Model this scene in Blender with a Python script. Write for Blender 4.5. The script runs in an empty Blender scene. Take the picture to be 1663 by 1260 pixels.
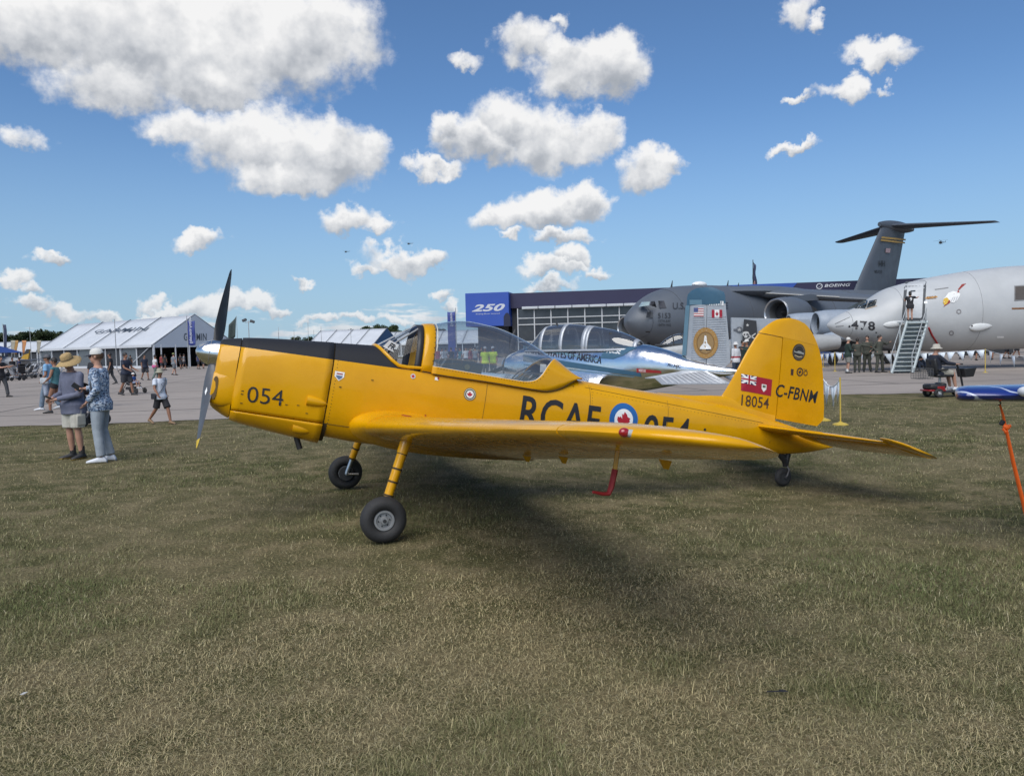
import bpy, bmesh, math, random
import numpy as np
from mathutils import Vector, Matrix, Euler
from math import sin, cos, tan, pi, radians, atan2, sqrt, hypot

sc = bpy.context.scene
col = sc.collection
random.seed(7)
rng = np.random.default_rng(7)

# ------------------------------------------------------------------ camera
F_PX, PITCH, ROLL, CAM_H = 1220.0, radians(3.12), radians(1.3), 1.70
_fw = Vector((0, cos(PITCH), -sin(PITCH)))
_u0 = Vector((0, sin(PITCH), cos(PITCH)))
_x0 = Vector((1, 0, 0))
_R = _x0 * cos(ROLL) - _u0 * sin(ROLL)
_U = _x0 * sin(ROLL) + _u0 * cos(ROLL)
CAM = Vector((0, 0, CAM_H))
cam_d = bpy.data.cameras.new('camera')
cam_d.sensor_width = 36.0
cam_d.sensor_fit = 'HORIZONTAL'
cam_d.lens = F_PX / 1663.0 * 36.0
cam_d.clip_start = 0.05
cam_d.clip_end = 8000
cam = bpy.data.objects.new('camera', cam_d)
col.objects.link(cam)
m3 = Matrix((_R, _U, -_fw)).transposed()
cam.matrix_world = Matrix.Translation(CAM) @ m3.to_4x4()
sc.camera = cam

# ------------------------------------------------------------------ sun
SUN_DIR = Vector((-0.32, -0.84, 1.0)).normalized()      # towards the sun
sun_d = bpy.data.lights.new('sun', 'SUN')
sun_d.energy = 3.6
sun_d.angle = radians(58)
sun_d.color = (1.0, 0.965, 0.91)
sun = bpy.data.objects.new('sun', sun_d)
sun.rotation_euler = SUN_DIR.to_track_quat('Z', 'Y').to_euler()
sun.location = (0, 0, 60)
col.objects.link(sun)

# ------------------------------------------------------------------ colour management
sc.view_settings.view_transform = 'Standard'
sc.view_settings.look = 'None'
sc.view_settings.exposure = 0.0
sc.view_settings.gamma = 1.0
sc.view_settings.use_curve_mapping = False
sc.render.engine = 'CYCLES'
sc.cycles.use_denoising = True
sc.cycles.max_bounces = 10
sc.cycles.transparent_max_bounces = 24
sc.cycles.caustics_reflective = False
sc.cycles.caustics_refractive = False

def px_ray(px, py):
    return _fw + _R * ((px - 831.5) / F_PX) - _U * ((py - 630.0) / F_PX)
def at(px, py, Y):
    """a point on the pixel's ray at world depth Y"""
    d = px_ray(px, py)
    return CAM + d * (Y / d.y)
def gnd(px, py, z=0.0):
    d = px_ray(px, py)
    return CAM + d * ((z - CAM_H) / d.z)

# ------------------------------------------------------------------ world: clear sky with cumulus
SKY_STRENGTH = 0.102
world = bpy.data.worlds.new('World')
sc.world = world
world.use_nodes = True
wt = world.node_tree
wt.nodes.clear()
class NT:
    """tiny node-tree writer"""
    def __init__(s, t): s.t = t
    def n(s, typ, **kw):
        nd = s.t.nodes.new(typ)
        for k, v in kw.items():
            if k == 'ins':
                for i, val in v.items():
                    if hasattr(val, 'is_output') or isinstance(val, bpy.types.NodeSocket): s.t.links.new(val, nd.inputs[i])
                    else: nd.inputs[i].default_value = val
            else: setattr(nd, k, v)
        return nd
    def math(s, op, a, b=None, c=None, clamp=False):
        nd = s.t.nodes.new('ShaderNodeMath'); nd.operation = op; nd.use_clamp = clamp
        for i, v in enumerate((a, b, c)):
            if v is None: continue
            if isinstance(v, bpy.types.NodeSocket): s.t.links.new(v, nd.inputs[i])
            else: nd.inputs[i].default_value = v
        return nd.outputs[0]
    def vmath(s, op, a, b=None, c=None, scale=None):
        nd = s.t.nodes.new('ShaderNodeVectorMath'); nd.operation = op
        for i, v in enumerate((a, b, c)):
            if v is None: continue
            if isinstance(v, bpy.types.NodeSocket): s.t.links.new(v, nd.inputs[i])
            else: nd.inputs[i].default_value = v
        if scale is not None:
            if isinstance(scale, bpy.types.NodeSocket): s.t.links.new(scale, nd.inputs['Scale'])
            else: nd.inputs['Scale'].default_value = scale
        return nd.outputs['Value'] if op in ('DOT_PRODUCT', 'LENGTH', 'DISTANCE') else nd.outputs[0]
    def noise(s, vec, scale, detail=4, rough=0.55, dist=0.0, out=0, lac=2.0):
        nd = s.t.nodes.new('ShaderNodeTexNoise')
        if vec is not None: s.t.links.new(vec, nd.inputs['Vector'])
        nd.inputs['Scale'].default_value = scale; nd.inputs['Detail'].default_value = detail
        nd.inputs['Roughness'].default_value = rough; nd.inputs['Distortion'].default_value = dist
        nd.inputs['Lacunarity'].default_value = lac
        return nd.outputs[out]
    def ramp(s, fac, stops):
        nd = s.t.nodes.new('ShaderNodeValToRGB')
        s.t.links.new(fac, nd.inputs[0])
        e = nd.color_ramp.elements
        while len(e) < len(stops): e.new(0.5)
        for el, (p, c) in zip(e, stops):
            el.position = p; el.color = (c[0], c[1], c[2], 1) if not isinstance(c, (int, float)) else (c, c, c, 1)
        return nd.outputs[0]
    def mapr(s, v, a, b, c=0.0, d=1.0, smooth=True):
        nd = s.t.nodes.new('ShaderNodeMapRange')
        nd.interpolation_type = 'SMOOTHSTEP' if smooth else 'LINEAR'
        s.t.links.new(v, nd.inputs[0])
        for i, x in zip((1, 2, 3, 4), (a, b, c, d)): nd.inputs[i].default_value = x
        return nd.outputs[0]
    def mix(s, fac, a, b, mode='MIX'):
        nd = s.t.nodes.new('ShaderNodeMix'); nd.data_type = 'RGBA'; nd.blend_type = mode
        for i, v in ((0, fac), (6, a), (7, b)):
            if isinstance(v, bpy.types.NodeSocket): s.t.links.new(v, nd.inputs[i])
            else: nd.inputs[i].default_value = v if not isinstance(v, tuple) or len(v) == 4 else (*v, 1)
        return nd.outputs[2]

W = NT(wt)
geo = W.n('ShaderNodeTexCoord')
dirv = W.vmath('NORMALIZE', geo.outputs['Generated'])
sep = W.n('ShaderNodeSeparateXYZ', ins={0: dirv})
sky = W.n('ShaderNodeTexSky', sky_type='NISHITA')
sky.sun_disc = False
sky.sun_elevation = math.asin(SUN_DIR.z)
sky.sun_rotation = atan2(SUN_DIR.x, SUN_DIR.y)
sky.air_density = 1.0
sky.dust_density = 0.25
sky.ozone_density = 2.0
sky.altitude = 200
sky_rad = W.vmath('SCALE', sky.outputs[0], scale=SKY_STRENGTH)

# physical sky, slightly bluer, with the pale multiple-scattering light that lies along a real horizon
sky_rad = W.vmath('MULTIPLY', sky_rad, (0.75, 0.97, 1.18))
az = W.math('ARCTAN2', sep.outputs[0], sep.outputs[1])
el = W.math('ARCSINE', sep.outputs[2])
sky_rad = W.mix(W.mapr(el, .32, -.04, 0.0, .84), sky_rad, (.33, .49, .66, 1))

# direction as azimuth / elevation, gently warped so that every outline billows
uv = W.n('ShaderNodeCombineXYZ', ins={0: az, 1: el}).outputs[0]
warp_c = W.noise(dirv, 9.0, 2, 0.5, out=1)
warp_f = W.noise(dirv, 36.0, 4, 0.62, out=1)
w1 = W.vmath('SCALE', W.vmath('SUBTRACT', warp_c, (0.5, 0.5, 0.5)), scale=0.060)
w2 = W.vmath('SCALE', W.vmath('SUBTRACT', warp_f, (0.5, 0.5, 0.5)), scale=0.046)
uvw0 = W.vmath('ADD', W.vmath('ADD', uv, w1), w2)

grp = bpy.data.node_groups.new('cloud_puff', 'ShaderNodeTree')
for nm, tp in (('UV', 'NodeSocketVector'), ('Best', 'NodeSocketFloat'), ('Height', 'NodeSocketFloat'), ('Centre', 'NodeSocketVector'),
               ('A', 'NodeSocketVector'), ('B', 'NodeSocketVector'), ('Bias', 'NodeSocketFloat')):
    grp.interface.new_socket(nm, in_out='INPUT', socket_type=tp)
for nm in ('Best', 'Height'):
    grp.interface.new_socket(nm, in_out='OUTPUT', socket_type='NodeSocketFloat')
G = NT(grp)
gi = grp.nodes.new('NodeGroupInput'); go = grp.nodes.new('NodeGroupOutput')
dd = G.vmath('SUBTRACT', gi.outputs['UV'], gi.outputs['Centre'])
q = G.vmath('ADD', G.vmath('MULTIPLY', dd, gi.outputs['A']), G.vmath('MULTIPLY', G.vmath('ABSOLUTE', dd), gi.outputs['B']))
e_ = G.math('ADD', G.math('SUBTRACT', 1.0, G.vmath('DOT_PRODUCT', q, q)), gi.outputs['Bias'])
qs = G.n('ShaderNodeSeparateXYZ', ins={0: q})
dh = G.math('SUBTRACT', qs.outputs[1], gi.outputs['Height'])
grp.links.new(G.math('SMOOTH_MAX', e_, gi.outputs['Best'], 0.25), go.inputs['Best'])
wgt = G.mapr(G.math('SUBTRACT', e_, gi.outputs['Best']), -0.35, 0.35)
grp.links.new(G.math('ADD', gi.outputs['Height'], G.math('MULTIPLY', dh, wgt)), go.inputs['Height'])

def ae(px, py):
    d = px_ray(px, py).normalized()
    return atan2(d.x, d.y), math.asin(d.z)
# (centre px, centre py, half width, height above centre, depth below centre, bias)
PUFFS = [
 (60,60,170,100,60,.1),(200,70,170,150,80,.25),(370,70,220,150,95,.3),(520,60,115,115,85,.15),(200,140,130,80,55,.1),(330,130,150,70,52,.2),(-90,40,140,95,60,.1),
 (320,215,105,45,36,.1),(430,235,140,66,66,.25),(520,258,112,66,60,.25),(590,258,55,46,40,.1),(480,285,110,44,42,.2),
 (850,75,56,50,44,0),(915,100,60,46,42,.1),(990,110,72,56,50,.25),(945,125,80,44,36,.15),(755,95,34,24,16,-.3),(905,40,22,20,16,-.35),
 (840,205,84,60,44,.25),(905,225,92,55,50,.3),(965,215,54,42,40,.15),(780,240,82,44,36,.15),(705,277,46,18,18,.05),(725,225,34,32,24,0),
 (1050,275,50,40,32,.15),(1085,268,34,26,22,-.1),
 (900,345,76,42,30,.2),(830,358,70,28,28,.15),(965,328,40,34,28,.15),(925,388,60,16,14,.1),(825,392,20,10,10,0),
 (570,368,62,29,22,.15),(625,378,46,16,16,-.15),
 (655,425,66,23,19,.15),(610,436,42,14,13,0),(705,424,34,17,15,.1),
 (895,440,60,19,15,.1),(930,422,27,21,17,.1),(968,447,29,13,12,.05),(890,465,52,12,10,0),
 (315,392,46,21,19,.15),(92,420,34,14,12,.05),(35,225,56,30,18,-.3),(20,455,38,18,14,0),(55,468,34,11,11,-.1),
 (1300,30,38,46,36,0),(1325,55,22,18,18,-.1),(1425,95,78,28,20,.0),(1365,150,50,24,18,-.05),(1300,162,30,12,12,-.05),(1290,243,40,13,10,-.05),(1438,142,26,14,10,-.35),
 (60,495,46,18,12,.1),(120,505,58,20,14,.1),(180,512,52,13,10,.05),(250,490,25,18,13,.1),(262,508,52,12,10,.05),(330,505,48,21,17,.1),(395,503,55,21,16,.1),(445,508,27,12,10,0),(480,462,22,10,8,-.1),
 (520,525,46,11,9,0),(580,520,38,10,8,-.05),(640,520,34,12,9,0),(710,474,26,11,10,-.05),(725,492,18,12,10,-.1),
]
# the same sort of cumulus goes on all round, beyond what the frame shows, and as far small clouds along the horizon
zz = W.math('MAXIMUM', sep.outputs[2], 0.02)
pl = W.vmath('DIVIDE', dirv, W.n('ShaderNodeCombineXYZ', ins={0: W.math('ADD', zz, .06), 1: W.math('ADD', zz, .06), 2: 1.0}).outputs[0])
cov = W.noise(W.vmath('MULTIPLY', pl, (1, 1, 0)), 0.95, 4, 0.52)
round_mask = W.math('MAXIMUM', W.mapr(W.math('ABSOLUTE', az), .68, .84), W.mapr(el, .54, .66))
fld_all = W.math('MULTIPLY_ADD', W.math('SUBTRACT', cov, .555), 9.0, W.math('MULTIPLY', W.math('SUBTRACT', round_mask, 1.0), 6.0))
low = W.noise(W.n('ShaderNodeCombineXYZ', ins={0: W.math('MULTIPLY', az, 11.0), 1: W.math('MULTIPLY', el, 62.0)}).outputs[0], 1.0, 4, 0.56)
low_mask = W.math('MULTIPLY', W.mapr(el, .105, .045), W.mapr(el, -.02, .01))
fld_low = W.math('MULTIPLY_ADD', W.math('SUBTRACT', low, .525), 7.0, W.math('MULTIPLY', W.math('SUBTRACT', low_mask, 1.0), 5.0))
haze_w = W.mapr(el, .16, .0, 0.0, .38)

def cloudy(fields, best, hgt, detail):
    """density and light of the billows, mixed over the sky"""
    fine = W.noise(dirv, 55.0, detail, 0.60)
    fine2 = W.noise(dirv, 13.0, detail - 1, 0.55)
    edge = W.math('ADD', W.math('MULTIPLY', W.math('SUBTRACT', fine, .5), 1.0), W.math('MULTIPLY', W.math('SUBTRACT', fine2, .5), 1.2))
    f0 = fields[0]
    for f in fields[1:]: f0 = W.math('MAXIMUM', f0, f)
    fld = W.math('ADD', f0, edge)
    dens = W.mapr(fld, -0.08, 0.84)
    off = W.vmath('ADD', dirv, (-0.010, 0.0, 0.014))
    rel = W.math('ADD', W.math('MULTIPLY', W.math('SUBTRACT', fine, W.noise(off, 55.0, detail, 0.60)), 0.42),
                 W.math('MULTIPLY', W.math('SUBTRACT', fine2, W.noise(W.vmath('ADD', dirv, (-0.016, 0.0, 0.024)), 13.0, detail - 1, 0.55)), 1.9))
    dark = W.mapr(f0, 0.45, 1.35, 0.0, 0.15)
    base = 0.72
    if hgt is not None:
        hh = W.math('MULTIPLY', hgt, W.mapr(best, -.3, .2))
        base = W.math('MULTIPLY_ADD', hh, 0.62, 0.84)
    lit = W.math('SUBTRACT', W.math('ADD', base, W.math('MULTIPLY', rel, 0.80)), dark, clamp=True)
    ccol = W.ramp(lit, [(0.0, (.34, .37, .41)), (.33, (.45, .475, .515)), (.62, (.66, .675, .70)), (1.0, (.93, .925, .92))])
    ccol = W.mix(haze_w, ccol, (.50, .60, .70, 1))
    c = W.mix(W.math('MULTIPLY', dens, .97), sky_rad, ccol)
    return W.n('ShaderNodeBackground', ins={0: c, 1: 1.0}).outputs[0]

def tile(u0, u1, v0, v1):
    best, hgt = -3.0, 0.0
    M = .055
    for (px, py, hw, up, dn, bias) in PUFFS:
        u, v = ae(px, py); u2, _ = ae(px + hw, py); _, vu = ae(px, py - up); _, vd = ae(px, py + dn)
        ru, rt, rb = abs(u2 - u), abs(vu - v), abs(vd - v); k = 1.25
        if u + ru * k + M < u0 or u - ru * k - M > u1 or v + rt * k + M < v0 or v - rb * k - M > v1: continue
        nd = wt.nodes.new('ShaderNodeGroup'); nd.node_tree = grp
        wt.links.new(uvw0, nd.inputs['UV'])
        for nm, val in (('Best', best), ('Height', hgt)):
            if isinstance(val, bpy.types.NodeSocket): wt.links.new(val, nd.inputs[nm])
            else: nd.inputs[nm].default_value = val
        nd.inputs['Centre'].default_value = (u, v, 0); nd.inputs['A'].default_value = (1 / ru, (1 / rt + 1 / rb) / 2, 0)
        nd.inputs['B'].default_value = (0, (1 / rt - 1 / rb) / 2, 0); nd.inputs['Bias'].default_value = bias
        best, hgt = nd.outputs['Best'], nd.outputs['Height']
    if not isinstance(best, bpy.types.NodeSocket): return W.n('ShaderNodeBackground', ins={0: sky_rad, 1: 1.0}).outputs[0]
    return cloudy([best] + ([fld_low] if v0 < .1 else []), best, hgt, 5)
def pick(cond, a, b):
    return W.n('ShaderNodeMixShader', ins={0: cond, 1: a, 2: b}).outputs[0]
US = [-.75, -.42, -.22, -.02, .12, .30, .75]; VS = [-.05, .10, .20, .60]
cols = []
for i in range(len(US) - 1):
    t_ = [tile(US[i], US[i + 1], VS[j], VS[j + 1]) for j in range(3)]
    cols.append(pick(W.math('GREATER_THAN', el, VS[1]), t_[0], pick(W.math('GREATER_THAN', el, VS[2]), t_[1], t_[2])))
def tree(cs, us):
    if len(cs) == 1: return cs[0]
    k = len(cs) // 2
    return pick(W.math('GREATER_THAN', az, us[k - 1]), tree(cs[:k], us[:k - 1]), tree(cs[k:], us[k:]))
framed = tree(cols, US[1:-1])
around = cloudy([fld_all, fld_low], None, None, 3)
outside = W.math('MAXIMUM', W.math('GREATER_THAN', W.math('ABSOLUTE', az), .75), W.math('GREATER_THAN', el, .60))
below = W.n('ShaderNodeBackground', ins={0: (.12, .11, .08, 1), 1: 1.0}).outputs[0]
skyout = pick(W.math('LESS_THAN', el, -.05), pick(outside, framed, around), below)
wo = W.n('ShaderNodeOutputWorld', ins={0: skyout})
world.cycles.sampling_method = 'MANUAL'
world.cycles.sample_map_resolution = 256

# ------------------------------------------------------------------ mesh helpers
class MB:
    def __init__(s): s.v = []; s.f = []
    def add(s, verts, faces):
        o = len(s.v); s.v += [tuple(p) for p in verts]; s.f += [tuple(i + o for i in f) for f in faces]; return s
    def box(s, c, d, rot=None):
        hx, hy, hz = d[0] / 2, d[1] / 2, d[2] / 2
        P = [Vector((x * hx, y * hy, z * hz)) for z in (-1, 1) for y in (-1, 1) for x in (-1, 1)]
        if rot is not None: P = [rot @ p for p in P]
        P = [p + Vector(c) for p in P]
        return s.add(P, [(0, 2, 3, 1), (4, 5, 7, 6), (0, 1, 5, 4), (2, 6, 7, 3), (0, 4, 6, 2), (1, 3, 7, 5)])
    def hexa(s, P):
        return s.add(P, [(0, 3, 2, 1), (4, 5, 6, 7), (0, 1, 5, 4), (1, 2, 6, 5), (2, 3, 7, 6), (3, 0, 4, 7)])
    def loft(s, rings, closed=True, cap0=True, cap1=True):
        n = len(rings[0]); o = len(s.v)
        for r in rings: s.v += [tuple(p) for p in r]
        m = n if closed else n - 1
        for i in range(len(rings) - 1):
            for j in range(m):
                a = o + i * n + j; b = o + i * n + (j + 1) % n
                s.f.append((a, b, b + n, a + n))
        if cap0 and closed: s.f.append(tuple(o + j for j in range(n))[::-1])
        if cap1 and closed: s.f.append(tuple(o + (len(rings) - 1) * n + j for j in range(n)))
        return s
    def tube(s, pts, rad, n=10, cap=True, flat=1.0):
        pts = [Vector(p) for p in pts]
        if not isinstance(rad, (list, tuple)): rad = [rad] * len(pts)
        rings = []; up = None
        for i, p in enumerate(pts):
            t = (pts[min(i + 1, len(pts) - 1)] - pts[max(i - 1, 0)])
            t = t.normalized() if t.length > 1e-9 else Vector((0, 0, 1))
            if up is None:
                up = Vector((0, 0, 1)) if abs(t.z) < .9 else Vector((1, 0, 0))
            a = t.cross(up)
            a = a.normalized() if a.length > 1e-6 else t.orthogonal().normalized()
            b = a.cross(t).normalized(); up = b
            rings.append([p + (a * cos(2 * pi * k / n) + b * sin(2 * pi * k / n) * flat) * rad[i] for k in range(n)])
        return s.loft(rings, True, cap, cap)
    def lathe(s, prof, n=24, axis='Z', c=(0, 0, 0), cap=True):
        rings = []
        for (r, h) in prof:
            R = []
            for k in range(n):
                a = 2 * pi * k / n; x, y = r * cos(a), r * sin(a)
                p = {'Z': (x, y, h), 'X': (h, x, y), 'Y': (y, h, x)}[axis]
                R.append((p[0] + c[0], p[1] + c[1], p[2] + c[2]))
            rings.append(R)
        return s.loft(rings, True, cap, cap)
    def ball(s, c, r, n=12, m=8, rot=None):
        if not isinstance(r, (list, tuple)): r = (r, r, r)
        rings = []
        for i in range(m + 1):
            th = -pi / 2 + pi * (i if 0 < i < m else (i + (.02 if i == 0 else -.02))) / m
            R = []
            for k in range(n):
                a = 2 * pi * k / n
                p = Vector((r[0] * cos(th) * cos(a), r[1] * cos(th) * sin(a), r[2] * sin(th)))
                if rot is not None: p = rot @ p
                R.append(p + Vector(c))
            rings.append(R)
        return s.loft(rings)
    def prism(s, poly, a, b):
        """extrude a list of 3D points from offset vector a to b"""
        a, b = Vector(a), Vector(b); n = len(poly)
        P = [Vector(p) + a for p in poly] + [Vector(p) + b for p in poly]
        return s.add(P, [tuple(range(n))[::-1], tuple(range(n, 2 * n))] + [(i, (i + 1) % n, n + (i + 1) % n, n + i) for i in range(n)])
    def sheet(s, poly): return s.add(poly, [tuple(range(len(poly)))])
    def mesh(s, name, mat=None, smooth=40):
        me = bpy.data.meshes.new(name)
        me.from_pydata(s.v, [], s.f)
        bm = bmesh.new(); bm.from_mesh(me)
        bmesh.ops.recalc_face_normals(bm, faces=bm.faces)
        bm.to_mesh(me); bm.free()
        if smooth:
            me.polygons.foreach_set('use_smooth', [True] * len(me.polygons))
            me.set_sharp_from_angle(angle=radians(smooth))
        if mat: me.materials.append(mat)
        return me
    def build(s, name, mat=None, parent=None, smooth=40, bevel=0):
        o = bpy.data.objects.new(name, s.mesh(name, mat, smooth))
        col.objects.link(o)
        if parent: o.parent = parent
        if bevel:
            md = o.modifiers.new('bevel', 'BEVEL'); md.width = bevel; md.segments = 2; md.limit_method = 'ANGLE'; md.angle_limit = radians(35)
        return o

def tag(o, label, cat, group=None, kind=None):
    if label: o['label'] = label
    if cat: o['category'] = cat
    if group: o['group'] = group
    if kind: o['kind'] = kind
    return o
def thing(name, label, cat, loc=(0, 0, 0), rz=0.0, group=None, rot=None):
    o = bpy.data.objects.new(name, None); o.empty_display_size = .2
    col.objects.link(o); o.location = loc
    o.rotation_euler = rot if rot is not None else (0, 0, rz)
    return tag(o, label, cat, group)
def struct(o): o['kind'] = 'structure'; return o
def copy_tree(o, parent=None):
    c = o.copy(); col.objects.link(c); c.parent = parent
    for ch in [x for x in o.children]: copy_tree(ch, c)
    return c

def hermite(xs, ys):
    """smooth monotone-ish interpolation through a table"""
    xs = np.asarray(xs, float); ys = np.asarray(ys, float)
    h = np.diff(xs); d = np.diff(ys) / h
    m = np.zeros(len(xs)); m[0], m[-1] = d[0], d[-1]
    for i in range(1, len(xs) - 1):
        m[i] = 0 if d[i - 1] * d[i] <= 0 else (h[i - 1] + h[i]) * 3 / ((2 * h[i] + h[i - 1]) / d[i - 1] + (h[i] + 2 * h[i - 1]) / d[i])
    def f(x):
        x = min(max(x, xs[0]), xs[-1]); i = min(int(np.searchsorted(xs, x, 'right')) - 1, len(xs) - 2)
        t = (x - xs[i]) / h[i]; t2, t3 = t * t, t * t * t
        return float((2*t3-3*t2+1)*ys[i] + (t3-2*t2+t)*h[i]*m[i] + (-2*t3+3*t2)*ys[i+1] + (t3-t2)*h[i]*m[i+1])
    return f

# ------------------------------------------------------------------ materials
MATS = {}
def mat(name, color, rough=.5, metal=0.0, noise=.06, nscale=6.0, bump=0.0, bscale=40.0, coat=0.0, spec=.5, emit=None, rough_var=.08):
    if name in MATS: return MATS[name]
    m = bpy.data.materials.new(name); m.use_nodes = True
    t = NT(m.node_tree); b = m.node_tree.nodes['Principled BSDF']
    tc = t.n('ShaderNodeTexCoord').outputs['Object']
    nz = t.noise(tc, nscale, 5, .6)
    lo = tuple(max(0, c * (1 - noise * 1.6)) for c in color); hi = tuple(min(1, c * (1 + noise)) for c in color)
    m.node_tree.links.new(t.ramp(nz, [(.3, lo), (.7, hi)]), b.inputs['Base Color'])
    nr = t.noise(tc, nscale * 2.3, 4, .6)
    m.node_tree.links.new(t.mapr(nr, .25, .75, max(.02, rough - rough_var), min(1, rough + rough_var)), b.inputs['Roughness'])
    b.inputs['Metallic'].default_value = metal
    b.inputs['Coat Weight'].default_value = coat; b.inputs['Coat Roughness'].default_value = .12
    b.inputs['Specular IOR Level'].default_value = spec
    if bump:
        bp = t.n('ShaderNodeBump', ins={'Strength': bump, 'Distance': .01, 'Height': t.noise(tc, bscale, 4, .6)})
        m.node_tree.links.new(bp.outputs[0], b.inputs['Normal'])
    MATS[name] = m
    return m
def glass_mat(name, tint=(.86, .9, .92), alpha=.2, rough=.03):
    if name in MATS: return MATS[name]
    m = bpy.data.materials.new(name); m.use_nodes = True
    t = NT(m.node_tree); m.node_tree.nodes.clear()
    tr = t.n('ShaderNodeBsdfTransparent', ins={0: (*tint, 1)})
    gl = t.n('ShaderNodeBsdfGlossy', ins={0: (1, 1, 1, 1), 1: rough})
    lw = t.n('ShaderNodeLayerWeight', ins={0: .35})
    lw.inputs[0].default_value = .5
    fac = t.math('MULTIPLY_ADD', t.math('POWER', lw.outputs['Facing'], 2.6), .75, alpha * .36, clamp=True)
    df = t.n('ShaderNodeBsdfDiffuse', ins={0: (.8, .8, .8, 1)})                 # dust and fine scratches
    m0 = t.n('ShaderNodeMixShader', ins={0: alpha * .16, 1: tr.outputs[0], 2: df.outputs[0]})
    mx = t.n('ShaderNodeMixShader', ins={0: fac, 1: m0.outputs[0], 2: gl.outputs[0]})
    t.n('ShaderNodeOutputMaterial', ins={0: mx.outputs[0]})
    MATS[name] = m
    return m

# ------------------------------------------------------------------ text as thin real lettering
def text_2d(s, bold=0.0, shear=0.0, space=1.0, maxedge=None):
    cu = bpy.data.curves.new('t', 'FONT'); cu.body = s; cu.size = 1; cu.offset = bold; cu.shear = shear; cu.space_character = space; cu.resolution_u = 4
    ob = bpy.data.objects.new('t', cu); col.objects.link(ob)
    dg = bpy.context.evaluated_depsgraph_get(); dg.update()
    me = bpy.data.meshes.new_from_object(ob.evaluated_get(dg))
    bpy.data.objects.remove(ob); bpy.data.curves.remove(cu)
    bm = bmesh.new(); bm.from_mesh(me); bpy.data.meshes.remove(me)
    bmesh.ops.remove_doubles(bm, verts=bm.verts, dist=1e-5)
    xs = [v.co.x for v in bm.verts]; ys = [v.co.y for v in bm.verts]
    x0, x1, y0, y1 = min(xs), max(xs), min(ys), max(ys)
    for v in bm.verts: v.co.x = (v.co.x - x0) / (x1 - x0); v.co.y = (v.co.y - y0) / (y1 - y0); v.co.z = 0
    return bm
def refine(bm, L, sx=1.0, sy=1.0):
    bmesh.ops.triangulate(bm, faces=bm.faces)
    for _ in range(5):
        ed = [e for e in bm.edges if hypot((e.verts[0].co.x - e.verts[1].co.x) * sx, (e.verts[0].co.y - e.verts[1].co.y) * sy) > L]
        if not ed: break
        bmesh.ops.subdivide_edges(bm, edges=ed, cuts=1)
        bmesh.ops.triangulate(bm, faces=[f for f in bm.faces if len(f.verts) > 3])
def decal(bm, fn, name, material, parent, L=None, sx=1, sy=1):
    """place a flat 2D mesh (0..1) with fn(u, v) -> point and link it"""
    if L: refine(bm, L, sx, sy)
    for v in bm.verts: v.co = Vector(fn(v.co.x, v.co.y))
    me = bpy.data.meshes.new(name); bm.to_mesh(me); bm.free()
    me.materials.append(material)
    o = bpy.data.objects.new(name, me); col.objects.link(o)
    if parent: o.parent = parent
    return o
def poly_bm(polys):
    bm = bmesh.new()
    for P in polys:
        vs = [bm.verts.new((x, y, 0)) for x, y in P]
        bm.faces.new(vs)
    return bm
def ring_bm(r0, r1, n=32, cx=.5, cy=.5):
    bm = bmesh.new()
    if r0 <= 0:
        bm.faces.new([bm.verts.new((cx + r1 * cos(2*pi*k/n), cy + r1 * sin(2*pi*k/n), 0)) for k in range(n)])
        return bm
    A = [bm.verts.new((cx + r0 * cos(2*pi*k/n), cy + r0 * sin(2*pi*k/n), 0)) for k in range(n)]
    B = [bm.verts.new((cx + r1 * cos(2*pi*k/n), cy + r1 * sin(2*pi*k/n), 0)) for k in range(n)]
    for k in range(n): bm.faces.new((A[k], B[k], B[(k+1) % n], A[(k+1) % n]))
    return bm
def quad_fn(p00, p10, p11, p01, off=(0, 0, 0)):
    p00, p10, p11, p01, off = map(Vector, (p00, p10, p11, p01, off))
    return lambda u, v: (p00 * (1-u) * (1-v) + p10 * u * (1-v) + p11 * u * v + p01 * (1-u) * v) + off
MAPLE = [(.5,1),(.42,.80),(.31,.86),(.37,.55),(.22,.70),(.18,.62),(.02,.66),(.08,.52),(0,.46),(.26,.26),(.22,.17),(.48,.21),(.46,0),(.54,0),(.52,.21),(.78,.17),(.74,.26),(1,.46),(.92,.52),(.98,.66),(.82,.62),(.78,.70),(.63,.55),(.69,.86),(.58,.80)]
def star_poly(n=5, r=.5, k=.4, cx=.5, cy=.5):
    return [(cx + (r if i % 2 == 0 else r * k) * sin(pi * i / n), cy + (r if i % 2 == 0 else r * k) * cos(pi * i / n)) for i in range(2 * n)]

# ------------------------------------------------------------------ ground
TAIL_DIP = (3.55, 9.62)
def terrain(x, y):
    d = sqrt((x - TAIL_DIP[0]) ** 2 + (y - TAIL_DIP[1]) ** 2) / 5.0
    return -0.185 * (0.5 + 0.5 * cos(pi * d)) if d < 1 else 0.0
def edge_y(x):          # where the grass meets the tarmac
    return 21.1 + .21 * x + .35 * sin(x * .31) + .18 * sin(x * .83 + 1) - .010 * max(0, x - 6) ** 2 * (1 if x < 40 else 0) - (.010 * 34 ** 2 if x >= 40 else 0)

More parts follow.
